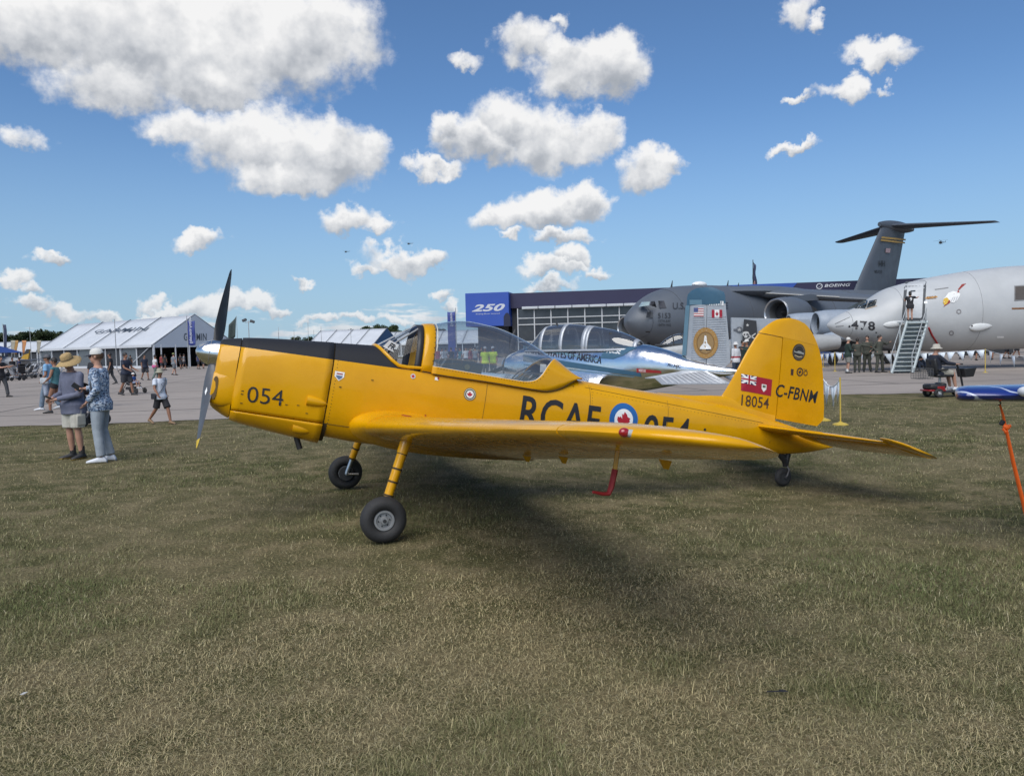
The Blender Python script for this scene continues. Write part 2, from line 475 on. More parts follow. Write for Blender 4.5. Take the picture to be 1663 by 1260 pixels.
def ground_material():
    m = bpy.data.materials.new('dry_grass_ground'); m.use_nodes = True
    t = NT(m.node_tree); b = m.node_tree.nodes['Principled BSDF']
    tc = t.n('ShaderNodeTexCoord').outputs['Object']
    big = t.noise(tc, .45, 4, .55); mid = t.noise(tc, 2.4, 5, .6); fine_ = t.noise(tc, 38, 6, .7)
    stretch = t.noise(t.vmath('MULTIPLY', tc, (60, 16, 1)), 1.0, 4, .7)
    g1 = t.mix(t.mapr(big, .38, .62), (.085, .086, .034), (.15, .132, .066))
    g2 = t.mix(t.mapr(mid, .40, .66), g1, (.215, .178, .098))
    g3 = t.mix(t.mapr(fine_, .35, .7), t.vmath('SCALE', g2, scale=.55), t.vmath('SCALE', g2, scale=1.35))
    g4 = t.mix(t.mapr(stretch, .55, .75, 0, .45), g3, (.18, .16, .088))
    m.node_tree.links.new(g4, b.inputs['Base Color'])
    b.inputs['Roughness'].default_value = .95; b.inputs['Specular IOR Level'].default_value = .1
    bp = t.n('ShaderNodeBump', ins={'Strength': .8, 'Distance': .03, 'Height': t.math('ADD', fine_, t.math('MULTIPLY', mid, 1.5))})
    m.node_tree.links.new(bp.outputs[0], b.inputs['Normal'])
    return m
def tarmac_material():
    m = bpy.data.materials.new('weathered_concrete'); m.use_nodes = True
    t = NT(m.node_tree); b = m.node_tree.nodes['Principled BSDF']
    tc = t.n('ShaderNodeTexCoord').outputs['Object']
    big = t.noise(tc, .12, 5, .6); mid = t.noise(t.vmath('MULTIPLY', tc, (.5, 1.6, 1)), .6, 5, .65); fine_ = t.noise(tc, 22, 5, .7)
    c1 = t.mix(t.mapr(big, .35, .65), (.255, .215, .182), (.325, .276, .236))
    c2 = t.mix(t.mapr(mid, .45, .72, 0, .8), c1, (.212, .180, .154))
    c3 = t.mix(t.mapr(fine_, .3, .7, 0, .35), c2, (.36, .33, .30))
    m.node_tree.links.new(c3, b.inputs['Base Color'])
    b.inputs['Roughness'].default_value = .8; b.inputs['Specular IOR Level'].default_value = .3
    bp = t.n('ShaderNodeBump', ins={'Strength': .25, 'Distance': .004, 'Height': fine_})
    m.node_tree.links.new(bp.outputs[0], b.inputs['Normal'])
    return m
def build_ground():
    xs = sorted(set([-3000, -1200, -500, -200, -100, -60, -40] + list(np.arange(-30, 30.1, 1.0)) + [40, 60, 100, 200, 500, 1200, 3000]))
    ys = sorted(set([-300, -100, -40, -20, -10, -5] + list(np.arange(-3, 26.1, .75)) + [30, 40, 60, 100, 200, 500, 1200, 3500]))
    mb = MB()
    V = [(x, y, terrain(x, y)) for y in ys for x in xs]; nx = len(xs)
    mb.add(V, [(j*nx+i, j*nx+i+1, (j+1)*nx+i+1, (j+1)*nx+i) for j in range(len(ys)-1) for i in range(nx-1)])
    o = mb.build('grass_field', ground_material(), None, 60); struct(o)
    # tarmac: one sheet over the grass with an uneven verge; slabs meet at sealed joints
    xs = list(np.arange(-260, -30, 10)) + list(np.arange(-30, 36, .4)) + list(np.arange(36, 260, 8))
    rows = [None, .6, 3, 10, 25, 45, 70, 100, 125]
    V = []
    for r in rows:
        for i, x in enumerate(xs):
            e = edge_y(x)
            if r is None: V.append((x, e + .09 * sin(i * 1.7) * sin(i * .37 + 2), .012))
            else: V.append((x, e + r, .02 if r < 1 else .03))
    mb = MB(); nx = len(xs)
    mb.add(V, [(j*nx+i, j*nx+i+1, (j+1)*nx+i+1, (j+1)*nx+i) for j in range(len(rows)-1) for i in range(nx-1)])
    tar = mb.build('tarmac', tarmac_material(), None, 60); struct(tar)
    jm = mat('joint_sealant', (.06, .056, .052), .8)
    for k in range(12):                                   # long joints parallel to the verge
        off = 3.5 + k * 6.0
        mb = MB(); pts = [(x, edge_y(0) + .2 * x + off) for x in np.arange(-80, 81, 8.0)]
        for (xa, ya), (xb, yb) in zip(pts[:-1], pts[1:]):
            if ya > edge_y(xa) + .8: mb.add([(xa, ya - .035, .0345), (xb, yb - .035, .0345), (xb, yb + .035, .0345), (xa, ya + .035, .0345)], [(0, 1, 2, 3)])
        if mb.f: mb.build('slab_joint', jm, tar, 0)
    for k in range(-9, 12):                               # cross joints
        mb = MB(); x0 = k * 7.5
        for s in range(10):
            ya, yb = 3.5 + s * 6, 9.5 + s * 6
            P = [(x0 - .2 * ya * 1.0, edge_y(0) + .2 * x0 + ya), (x0 - .2 * yb, edge_y(0) + .2 * x0 + yb)]
            (xa, y1), (xb, y2) = P
            mb.add([(xa - .03, y1, .0345), (xa + .03, y1, .0345), (xb + .03, y2, .0345), (xb - .03, y2, .0345)], [(0, 1, 2, 3)])
        mb.build('slab_joint', jm, tar, 0)
build_ground()
# ================================================================== the yellow two-seat trainer
AL = radians(11.5); YAW = radians(19.2)
TR_LOC = Vector((-1.61, 7.85, 0.0))
trainer = thing('trainer_airplane', 'yellow low-wing trainer airplane with black anti-glare panel parked on the grass', 'airplane',
                TR_LOC, rot=Euler((0, AL, YAW), 'XYZ'))
trainer.rotation_mode = 'XYZ'
# body frame: +X aft, -Y port (towards the camera), +Z up; Rz(yaw) @ Ry(tilt)
trainer.rotation_euler = (Matrix.Rotation(YAW, 3, 'Z') @ Matrix.Rotation(AL, 3, 'Y')).to_euler('XYZ')
TR_M = Matrix.Translation(TR_LOC) @ (Matrix.Rotation(YAW, 3, 'Z') @ Matrix.Rotation(AL, 3, 'Y')).to_4x4()
TR_I = TR_M.inverted()
def tb(px, py, Y):
    """where the pixel's ray meets the plane at body station Y"""
    o = TR_I @ CAM; d = TR_I.to_3x3() @ px_ray(px, py)
    return o + d * ((Y - o.y) / d.y)

def yellow_material():
    m = bpy.data.materials.new('yellow_aircraft_paint'); m.use_nodes = True
    t = NT(m.node_tree); b = m.node_tree.nodes['Principled BSDF']
    tc = t.n('ShaderNodeTexCoord').outputs['Object']
    nz = t.noise(tc, 2.2, 5, .6); st = t.noise(t.vmath('MULTIPLY', tc, (3, 3, 14)), 1.0, 5, .65); sp = t.noise(tc, 60, 3, .6)
    c = t.mix(t.mapr(nz, .3, .7), (.61, .296, .001), (.67, .332, .002))
    c = t.mix(t.mapr(st, .58, .78, 0, .30), c, (.50, .228, .003))
    c = t.mix(t.mapr(sp, .72, .80, 0, .5), c, (.34, .17, .02))
    m.node_tree.links.new(c, b.inputs['Base Color'])
    m.node_tree.links.new(t.mapr(t.noise(tc, 5, 4, .6), .3, .7, .20, .36), b.inputs['Roughness'])
    b.inputs['Coat Weight'].default_value = .40; b.inputs['Coat Roughness'].default_value = .07; b.inputs['Specular IOR Level'].default_value = .22
    bp = t.n('ShaderNodeBump', ins={'Strength': .06, 'Distance': .02, 'Height': t.noise(t.vmath('MULTIPLY', tc, (1, 1, 1)), 4.5, 3, .5)})
    m.node_tree.links.new(bp.outputs[0], b.inputs['Normal']); m.node_tree.links.new(bp.outputs[0], b.inputs['Coat Normal'])
    return m
def yellow_black_material(y):
    m = y.copy(); m.name = 'yellow_paint_black_panel'
    t = NT(m.node_tree); b = m.node_tree.nodes['Principled BSDF']
    src = b.inputs['Base Color'].links[0].from_socket
    tc = t.n('ShaderNodeTexCoord').outputs['Object']; s = t.n('ShaderNodeSeparateXYZ', ins={0: tc})
    line = t.math('MULTIPLY_ADD', s.outputs[0], .034, 1.548)
    f = t.math('MULTIPLY', t.math('GREATER_THAN', s.outputs[2], line), t.math('LESS_THAN', s.outputs[0], .30))
    m.node_tree.links.new(t.mix(f, src, (.022, .023, .027)), b.inputs['Base Color'])
    r0 = b.inputs['Roughness'].links[0].from_socket
    mr = t.n('ShaderNodeMix', ins={0: f, 2: r0, 3: .62})
    m.node_tree.links.new(mr.outputs[0], b.inputs['Roughness'])
    m.node_tree.links.new(t.math('MULTIPLY_ADD', f, -.40, .40), b.inputs['Coat Weight'])
    return m
YEL = yellow_material(); YBK = yellow_black_material(YEL)
BLACK_P = mat('black_paint', (.018, .018, .021), .5); SEAM = mat('seam_dark', (.05, .03, .008), .8)
RUBBER = mat('tyre_rubber', (.022, .022, .023), .75, bump=.3, bscale=60); ALU = mat('dull_aluminium', (.55, .56, .57), .35, 1.0)
CHROME = mat('polished_spinner', (.82, .79, .75), .20, 1.0, noise=.03, rough_var=.04)
PROP_M = mat('propeller_grey', (.075, .08, .09), .42, 0.0, noise=.12); PROP_B = mat('propeller_back_black', (.018, .019, .021), .5)
RED_P = mat('red_cover', (.30, .014, .016), .6); WHITE_P = mat('white_paint', (.78, .78, .77), .45); DARK_IN = mat('cockpit_dark', (.03, .032, .034), .7)
BLUE_RND = mat('roundel_blue', (.02, .12, .36), .4); RED_RND = mat('roundel_red', (.42, .015, .03), .4); BROWN = mat('decal_brown', (.07, .035, .02), .5)
STRAP = mat('harness_grey', (.20, .21, .22), .8); SKIN_UNDER = mat('worn_leading', (.2, .1, .02), .7)

# --- cross sections
_X = [-1.66, -1.635, -1.60, -1.46, -1.128, -.82, -.585, -.13, .3, 1.0, 1.6, 2.16, 2.8, 3.4, 4.1, 4.7, 5.1, 5.58, 5.99]
_T = [1.52, 1.545, 1.556, 1.589, 1.64, 1.675, 1.703, 1.752, 1.78, 1.79, 1.79, 1.778, 1.785, 1.796, 1.80, 1.755, 1.71, 1.64, 1.535]
_B = [.90, .872, .848, .785, .735, .70, .735, .722, .725, .76, .82, .885, .985, 1.075, 1.19, 1.262, 1.297, 1.378, 1.50]
_W = [.225, .255, .272, .305, .335, .352, .362, .375, .38, .375, .36, .335, .30, .265, .212, .16, .125, .075, .015]
_E = [2.8, 2.9, 2.9, 3.0, 3.0, 3.0, 3.0, 2.9, 2.8, 2.7, 2.6, 2.5, 2.4, 2.3, 2.2, 2.1, 2.0, 2.0, 2.0]
fT, fB, fW, fE = hermite(_X, _T), hermite(_X, _B), hermite(_X, _W), hermite(_X, _E)
def sec(X, lower=None):
    zt, zb, w, n = fT(X), (lower if lower is not None else fB(X)), fW(X), fE(X)
    return zt, zb, w, n, zb + (zt - zb) * .48
def side_y(X, Z, lower=None):
    zt, zb, w, n, zm = sec(X, lower)
    k = (Z - zm) / ((zt - zm) if Z > zm else (zm - zb))
    return w * max(0.0, 1 - abs(k) ** n) ** (1 / n)
def sec_pt(X, a, lower=None, grow=0.0):
    """a: 0 at port waist, pi/2 top, pi starboard waist, -pi/2 bottom"""
    zt, zb, w, n, zm = sec(X, lower); c, s = cos(a), sin(a)
    y = -(w + grow) * (1 if c >= 0 else -1) * abs(c) ** (2 / n)
    z = zm + ((zt - zm) if s >= 0 else (zm - zb)) * (1 if s >= 0 else -1) * abs(s) ** (2 / n) + grow * s
    return (X, y, z)
def ang_at(X, Z, lower=None):
    zt, zb, w, n, zm = sec(X, lower); k = (Z - zm) / ((zt - zm) if Z > zm else (zm - zb))
    k = max(-1, min(1, k)); return math.asin((1 if k >= 0 else -1) * abs(k) ** (n / 2))

# --- nose bowl, cowling panels
cowl_low = hermite([-1.66, -1.635, -1.60, -1.46, -1.128, -.82, -.60], [.90, .872, .848, .785, .735, .70, .672])
def shell(Xs, a0f, a1f, n, lowf=None, grow=0.0):
    rings = []
    for X in Xs:
        lo = lowf(X) if lowf else None
        a0, a1 = a0f(X, lo), a1f(X, lo)
        rings.append([sec_pt(X, a0 + (a1 - a0) * k / n, lo, grow) for k in range(n + 1)])
    return rings
mb = MB()
Xs = [-1.635, -1.62, -1.60, -1.56, -1.52, -1.466]
mb.loft(shell(Xs, lambda X, l: -pi, lambda X, l: pi - 2 * pi / 48, 47, cowl_low), True, False, False)
front = [[(p[0] - .018, p[1] * .93, 1.2 + (p[2] - 1.2) * .95) for p in shell([-1.635], lambda X, l: -pi, lambda X, l: pi - 2*pi/48, 47, cowl_low)[0]]]
front.append([(-1.658, p[1] * .8, 1.2 + (p[2] - 1.2) * .84) for p in front[0]])
mb.loft([front[1], front[0], shell([-1.635], lambda X, l: -pi, lambda X, l: pi - 2*pi/48, 47, cowl_low)[0]], True, True, False)
nose_bowl = mb.build('nose_bowl', YBK, trainer)
BELT = .888
Xs = list(np.linspace(-1.458, -.592, 14))
mb = MB(); mb.loft(shell(Xs, lambda X, l: ang_at(X, BELT + .003, l), lambda X, l: pi - ang_at(X, BELT + .003, l), 44, cowl_low, .004), False)
cowl = mb.build('engine_cowling', YBK, trainer); cowl.modifiers.new('thickness', 'SOLIDIFY').thickness = .01
mb = MB(); mb.loft(shell(Xs, lambda X, l: -pi - ang_at(X, BELT - .003, l), lambda X, l: ang_at(X, BELT - .003, l), 30, cowl_low, .004), False)
lcowl = mb.build('lower_cowling', YEL, trainer); lcowl.modifiers.new('thickness', 'SOLIDIFY').thickness = .01
mb = MB()                      # dark core behind the joints, seen only in the gaps
mb.loft(shell(list(np.linspace(-1.47, -.55, 12)), lambda X, l: -pi, lambda X, l: pi - 2*pi/40, 39, cowl_low, -.016))
mb.build('engine_bay', SEAM, trainer)
# port cooling intake in a moulded cheek beside the spinner
mb = MB(); rings = []
for X, gy, gz, cz in ((-1.664, .040, .13, 1.075), (-1.658, .054, .15, 1.075), (-1.62, .066, .17, 1.08), (-1.55, .064, .185, 1.09), (-1.47, .046, .18, 1.11), (-1.38, .012, .14, 1.13)):
    cy = -.215 - (0 if X < -1.6 else (X + 1.6) * .33)
    rings.append([(X, cy + gy * (1 if cos(a) >= 0 else -1) * abs(cos(a)) ** .8, cz + gz * (1 if sin(a) >= 0 else -1) * abs(sin(a)) ** .8) for a in [2*pi*k/28 for k in range(28)]])
mb.loft(rings, True, False, True)
mb.loft([rings[0], [(x + .01, -.215 + (y + .215) * .72, 1.085 + (z - 1.085) * .80) for x, y, z in rings[0]], [(x + .12, -.215 + (y + .215) * .6, 1.085 + (z - 1.085) * .74) for x, y, z in rings[0]]], True, False, False)
intake = mb.build('air_intake', YEL, trainer)
mb = MB(); mb.loft([[(-1.632 + .026 * cos(a), yy - .012 * cos(a) , 1.075 + .112 * (1 if sin(a) >= 0 else -1) * abs(sin(a)) ** .7) for a in [2*pi*k/24 for k in range(24)]] for yy in (-.276, -.24)])
mb.build('intake_slot', mat('intake_shade', (.10, .055, .008), .7), intake)
# blister scoops
for i, (px, py, L, h, r) in enumerate(((515, 652, .20, .042, .05), (492, 697, .19, .038, .05))):
    p = tb(px, py, -.35); lo = cowl_low(p.x)
    mb = MB(); rings = []
    for s in np.linspace(0, 1, 9):
        X = p.x - L * .5 + L * s; k = max(.05, sqrt(max(0, 1 - (s * 1.0) ** 2.2)))
        zc = p.z - .012 * s; base = -side_y(X, zc, lo)
        rings.append([(X, base + .004 - (h * k) * max(0, sin(a)), zc + r * k * cos(a)) for a in [pi * j / 12 for j in range(13)]])
    mb.loft(rings, False)
    mb.add(rings[0], [tuple(range(13))])
    mb.build('blister_scoop', YEL, trainer)
# cowling latches and small dark marks
for (px, py) in ((392, 655), (394, 635), (393, 640), (498, 671), (465, 657), (484, 658), (524, 687), (552, 628), (604, 617)):
    p = tb(px, py, -.34); y = -side_y(p.x, p.z, cowl_low(p.x) if p.x < -.6 else None)
    mb = MB(); mb.box((p.x, y - .004, p.z), (.022, .008, .007)); mb.build('latch', SEAM, trainer, 0)
# exhaust stub
mb = MB(); a = tb(478, 707, -.12); mb.tube([(a.x, -.12, .76), (a.x + .03, -.12, .68), (a.x + .075, -.13, .585)], .028, 12, False); mb.tube([(a.x + .075, -.13, .586), (a.x + .03, -.12, .68)], .021, 12, False)
mb.build('exhaust_pipe', mat('sooty_steel', (.03, .028, .027), .6, .3), trainer)

# --- spinner and propeller
AXZ = 1.394
mb = MB(); prof = [(.004, -1.868), (.03, -1.862), (.065, -1.838), (.10, -1.79), (.125, -1.735), (.14, -1.68), (.146, -1.645)]
mb.lathe(prof, 36, 'X', (0, 0, AXZ)); spinner = mb.build('spinner', CHROME, trainer)
mb = MB(); mb.lathe([(.1475, -1.652), (.1475, -1.644)], 36, 'X', (0, 0, AXZ)); mb.build('spinner_ring', ALU, spinner)
mb = MB(); mb.lathe([(.1265, -1.737), (.1278, -1.733)], 36, 'X', (0, 0, AXZ)); mb.build('spinner_seam', mat('seam_grey', (.2, .2, .2), .5), spinner)
PHI = .48
def blade(sgn, matl):
    mb = MB(); rings = []
    d = Vector((0, sgn * sin(PHI), sgn * cos(PHI))); e = Vector((0, cos(PHI), -sin(PHI))) * sgn
    ch = hermite([.08, .16, .3, .5, .7, .85, .95, 1.0], [.075, .095, .13, .142, .128, .095, .058, .012])
    th = hermite([.08, .2, .4, .7, 1.0], [.055, .04, .022, .013, .004])
    tw = hermite([.08, .25, .5, .75, 1.0], [1.12, .92, .60, .42, .33])
    for r in np.linspace(.08, 1.0, 22):
        c, t_, w = ch(r), th(r), tw(r)
        R = []
        for k in range(14):
            a = 2 * pi * k / 14; u = cos(a) * c / 2; v = sin(a) * t_ / 2
            dirx = Vector((1, 0, 0))
            R.append(Vector((-1.69, 0, AXZ)) + d * r + e * (u * cos(w) - v * sin(w)) + dirx * (u * sin(w) + v * cos(w)))
        rings.append(R)
    mb.loft(rings)
    b = mb.build('propeller_blade', matl, trainer)
    mt = MB(); mt.loft([[p + (p - sum(R, Vector()) / 14) * .06 for p in R] for R in rings[-3:]]); mt.build('blade_tip', mat('tip_yellow', (.62, .42, .03), .5) if sgn < 0 else PROP_B, b)
    c0 = Vector((-1.69, 0, AXZ)) + d * .42
    return b, c0, d, e, tw(.42)
blade(1, PROP_B)
b_, c0, d_, e_v, w_ = blade(-1, PROP_M)
mb = MB(); u_ = e_v * cos(w_) + Vector((1, 0, 0)) * sin(w_); nrm = u_.cross(d_); nrm = nrm if nrm.y < 0 else -nrm
mb.sheet([c0 + d_ * .045 + nrm * .017, c0 + u_ * .017 + nrm * .017, c0 - d_ * .045 + nrm * .017, c0 - u_ * .017 + nrm * .017])
mb.build('maker_sticker', WHITE_P, b_, 0)

# --- fuselage shell with an open cockpit
sill = hermite([-.20, .05, .34, .42, 1.07, 1.67, 1.86, 2.0, 2.10, 2.18], [1.80, 1.566, 1.556, 1.556, 1.572, 1.576, 1.63, 1.72, 1.775, 1.79])
Xs = sorted(set([-.58] + list(np.arange(-.55, 2.3, .045)) + list(np.linspace(2.3, 5.99, 34))))
NP = 72; rings = []
for X in Xs: rings.append([sec_pt(X, -pi + 2 * pi * k / NP) for k in range(NP)])
def inside(P):
    X, y, z = P
    if X < -.17 or X > 2.12: return False
    front = -.155 + .205 * (abs(y) / .36) ** 2
    if X < max(front, -.155): return False
    return z > sill(X) - 1e-4
mb = MB(); nR = len(rings); allv = [p for r in rings for p in r]
faces = []
for i in range(nR - 1):
    for j in range(NP):
        a = i * NP + j; b = i * NP + (j + 1) % NP; f = (a, b, b + NP, a + NP)
        if all(inside(allv[k]) for k in f): continue
        faces.append(f)
for k, p in enumerate(allv):            # pull the rim down to the sill line
    if inside(p):
        X = p[0]; z = sill(X) if X > .05 else p[2]
        allv[k] = (X, p[1] if X <= .05 else -side_y(X, min(z, fT(X) - .001)) * (1 if p[1] < 0 else -1), z)
mb.add(allv, faces + [tuple(range(NP))[::-1], tuple((nR - 1) * NP + k for k in range(NP))])
fus = mb.build('fuselage', YBK, trainer, 50)
# thin seams on the fuselage side
def seam(pts, name='panel_seam', r=.0028, parent=None, m=None):
    mb = MB(); P = []
    for X, Z in pts: P.append((X, -side_y(X, Z) - .0008, Z))
    mb.tube(P, r, 5, False); return mb.build(name, m or SEAM, parent or fus)
def seamline(p0, p1, n=14): return [(p0[0] + (p1[0] - p0[0]) * i / n, p0[1] + (p1[1] - p0[1]) * i / n) for i in range(n + 1)]
seam(seamline((-.56, BELT), (-.2, BELT)))
s0, s1 = tb(1090, 643, -.2), tb(1232, 687, -.14)
seam(seamline((2.2, 1.70), (4.75, 1.66), 24))
seam(seamline((2.26, 1.30), (2.26, 1.76), 12), r=.002)
s0 = tb(1255, 700, -.12); s1 = tb(1246, 736, -.10); seam([(s0.x - .02, s0.z - .02), (s0.x - .035, (s0.z + s1.z) / 2), (s1.x, s1.z + .05)])
mb = MB(); p = tb(1142, 697, -.2); mb.lathe([(.016, 0), (.016, .004)], 16, 'Y', (p.x, -side_y(p.x, p.z) - .003, p.z)); mb.build('lifting_socket', BLACK_P, trainer)
mb = MB(); p = tb(690, 677, -.37); mb.box((p.x, -side_y(p.x, p.z) - .004, p.z), (.012, .006, .05)); mb.build('fuel_gauge', RED_P, trainer)

# --- cockpit interior
mb = MB()
for s in (-1, 1):
    mb.loft([[(X, s * (side_y(X, 1.5) - .02), 1.555), (X, s * (side_y(X, 1.3) - .03), 1.05)] for X in np.linspace(-.1, 2.05, 12)], False)
mb.loft([[(X, -.33, 1.06), (X, .33, 1.06)] for X in (-.1, 2.05)], False)
mb.sheet([(-.1, -.34, 1.05), (-.1, .34, 1.05), (-.1, .2, 1.72), (-.1, -.2, 1.72)])
mb.sheet([(2.05, -.32, 1.05), (2.05, .32, 1.05), (2.05, .25, 1.70), (2.05, -.25, 1.70)])
mb.build('cockpit_tub', DARK_IN, trainer, 0)
def seat(x):
    mb = MB(); mb.box((x - .02, 0, 1.22), (.42, .42, .10)); mb.box((x + .20, 0, 1.45), (.08, .42, .48), Matrix.Rotation(radians(10), 3, 'Y'))
    st = mb.build('pilot_seat', mat('seat_olive', (.05, .05, .04), .8), trainer, 40, .02)
    for y in (-.1, .1):
        m2 = MB(); m2.tube([(x + .17, y, 1.74), (x + .13, y * 1.1, 1.66), (x + .10, y * 1.2, 1.5), (x + .02, y * 1.4, 1.30)], .022, 6, True, .3); m2.build('harness_strap', STRAP, st)
seat(.42); seat(1.42)
mb = MB(); mb.box((.02, 0, 1.62), (.05, .56, .24)); mb.build('front_instrument_panel', DARK_IN, trainer, 40, .01)
p0, p1 = tb(733, 592, -.28), tb(782, 606, -.28)
mb = MB(); mb.box(((p0.x + p1.x) / 2, 0, 1.645), (abs(p1.x - p0.x), .58, .215)); rp = mb.build('rear_instrument_panel', DARK_IN, trainer, 40, .012)
mb = MB(); mb.lathe([(.03, 0), (.03, .006)], 14, 'Y', ((p0.x + p1.x) / 2, -.297, 1.69)); mb.build('gauge', mat('gauge_olive', (.12, .11, .06), .6), rp)
rnd = random.Random(3)
for k in range(7):
    x = 1.38 + .045 * k + rnd.uniform(-.02, .02); y = rnd.uniform(-.22, .05)
    mb = MB(); mb.tube([(x + .16, y, 1.80 - .02 * k), (x + .06, y - .03, 1.74), (x - .05 - .02 * k, y - .05, 1.60), (x - .10, y - .02, 1.5)], .017, 6, True, .35)
    mb.build('harness_webbing', STRAP if k % 2 else DARK_IN, trainer)
mb = MB(); p = tb(882, 598, -.2); mb.box((p.x, -.2, p.z), (.07, .006, .09), Matrix.Rotation(radians(-8), 3, 'Y')); mb.build('paper_card', WHITE_P, trainer, 0)
mb = MB(); mb.box((1.76, 0, 1.62), (.04, .5, .16)); mb.build('rear_bulkhead', YEL, trainer)

# --- canopy and windscreen
ctop = hermite([.22, .36, .65, .82, 1.08, 1.45, 1.84, 2.02, 2.17], [2.045, 2.072, 2.168, 2.193, 2.187, 2.110, 1.958, 1.86, 1.778])
cw = hermite([.22, .36, 1.0, 1.5, 1.86, 2.17], [.350, .355, .355, .345, .30, .20])
glow = hermite([.22, 1.4, 1.5, 1.57, 1.63, 1.69, 1.77, 1.85, 1.90], [1.632, 1.640, 1.655, 1.69, 1.755, 1.85, 1.93, 1.957, 1.96])
def can_pt(X, s, side):
    """s 0 at the sill, 1 at the crown"""
    zb = sill(X); zt = ctop(X); a = s * pi / 2; n = 2.35
    return (X, side * cw(X) * abs(cos(a)) ** (2 / n), zb + (zt - zb) * abs(sin(a)) ** (2 / n))
def s_at(X, Z):
    zb = sill(X); zt = ctop(X); k = max(0.0, min(1.0, (Z - zb) / max(1e-4, zt - zb))); return math.asin(k ** (2.35 / 2)) / (pi / 2)
GLASS = glass_mat('canopy_perspex', (.80, .84, .87), .30); WGLASS = glass_mat('windscreen_perspex', (.84, .87, .88), .04)
Xs = list(np.linspace(.40, 1.45, 24)) + list(np.linspace(1.49, 1.885, 18))
mb = MB(); rings = []
for X in Xs:
    g = min(.999, s_at(X, glow(X))); half = [can_pt(X, g + (1 - g) * k / 14, -1) for k in range(15)]
    rings.append(half + [(x, -y, z) for x, y, z in half[::-1][1:]])
mb.loft(rings, False); canopy = mb.build('canopy_glass', GLASS, trainer, 80)
Xf = list(np.linspace(.40, 1.45, 20)) + list(np.linspace(1.49, 2.165, 26))
mb = MB()
for sd in (-1, 1):
    R = []
    for X in Xf:
        g = s_at(X, glow(X)) if X < 1.885 else 1.0
        R.append([can_pt(X, max(0.0, g * k / 10), sd) for k in range(11)])
    mb.loft(R, False)
cf = mb.build('canopy_frame', YEL, trainer, 50); md = cf.modifiers.new('thickness', 'SOLIDIFY'); md.thickness = .014; md.offset = 1
mb = MB()
for sd in (-1, 1):
    mb.tube([(X, sd * (cw(X) + .012), sill(X) - .002) for X in np.linspace(.42, 2.05, 24)], .006, 6)
mb.build('canopy_rail', SEAM, trainer)
mb = MB(); R = []
for X in (.285, .30, .395, .41):
    h = [can_pt(X, k / 16, -1) for k in range(17)]; g = .012 if X in (.30, .395) else .0
    h = [(x, y * (1 + g / .35), z + g) for x, y, z in h]
    R.append(h + [(x, -y, z) for x, y, z in h[::-1][1:]])
mb.loft(R, False); arch = mb.build('canopy_arch', YEL, trainer, 60); arch.modifiers.new('thickness', 'SOLIDIFY').thickness = .012
for k in range(9):
    q = can_pt(.395, .12 + k * .085, -1); mb = MB(); mb.ball((q[0], q[1] - .012, q[2] + .006), .006, 6, 4); mb.build('rivet', SEAM, arch)
mb = MB(); R = []
for X in (.215, .285):
    h = [can_pt(X, k / 16, -1) for k in range(17)]; R.append(h + [(x, -y, z) for x, y, z in h[::-1][1:]])
mb.loft(R, False); bb = mb.build('windscreen_hoop', BLACK_P, trainer, 60); bb.modifiers.new('thickness', 'SOLIDIFY').thickness = .012
def wbase(k):      # base curve of the windscreen, k -1 port .. 1 starboard
    X = float(np.interp(abs(k), [0, .25, .5, .75, 1], [-.168, -.142, -.092, -.012, .062])); Z = float(np.interp(abs(k), [0, .25, .5, .75, 1], [1.746, 1.727, 1.684, 1.618, 1.574]))
    return Vector((X, (1 if k > 0 else -1) * (side_y(X, min(Z, fT(X) - .0015)) if abs(k) > .02 else 0.0), Z + .004))
def whoop(k):
    q = can_pt(.222, 1 - abs(k), -1 if k < 0 else 1); return Vector(q)
mb = MB(); ks = np.linspace(-1, 1, 25)
mb.loft([[wbase(k).lerp(whoop(max(-1, min(1, k * 1.0))), t_) for k in ks] for t_ in np.linspace(0, 1, 6)], False)
wind = mb.build('windscreen_glass', WGLASS, trainer, 80)
mb = MB(); mb.tube([Vector((X_, -side_y(X_, 1.58) - .004, Z_)) for X_, Z_ in ((.33, 1.600), (.24, 1.590), (.15, 1.578))] + [wbase(k) + Vector((-.006, .010 * k, .003)) for k in ks] + [Vector((X_, side_y(X_, 1.58) + .004, Z_)) for X_, Z_ in ((.15, 1.578), (.24, 1.590), (.33, 1.600))], .019, 8); mb.build('windscreen_frame', YEL, trainer)
for sd in (-1, 1):
    mb = MB(); mb.tube([tuple(Vector(can_pt(X, s_at(X, glow(X)), sd)) + Vector((0, sd * .004, 0))) for X in np.linspace(.40, 1.86, 40)], .006, 6); mb.build('canopy_seal', mat('seal_clear', (.50, .50, .46), .4), trainer)
mb = MB(); h = [can_pt(.425, k / 16, -1) for k in range(4, 17)]; mb.tube(h + [(x, -y, z) for x, y, z in h[::-1][1:]], .007, 6); mb.build('canopy_seal', mat('seal_clear', (.50, .50, .46), .4), trainer)
mb = MB()
for sd in (-1, 1):
    R = []
    for X in np.linspace(.46, 2.05, 34):
        g = s_at(X, glow(X)) if X < 1.885 else 1.0
        R.append([(x, y * .945, z - .012) for x, y, z in (can_pt(X, g * .97 * k / 8, sd) for k in range(9))])
    mb.loft(R, False)
mb.build('canopy_shade_shell', mat('canopy_shade_grey', (.05, .05, .045), .8), trainer, 60)  # added dark shell, its colour stands in for shade inside the yellow frame
mb = MB(); mb.box((1.66, 0, 1.60), (.05, .56, .34)); mb.build('dark_fill_panel', DARK_IN, trainer, 40, .02)  # dark panel added only to darken the rear of the cockpit
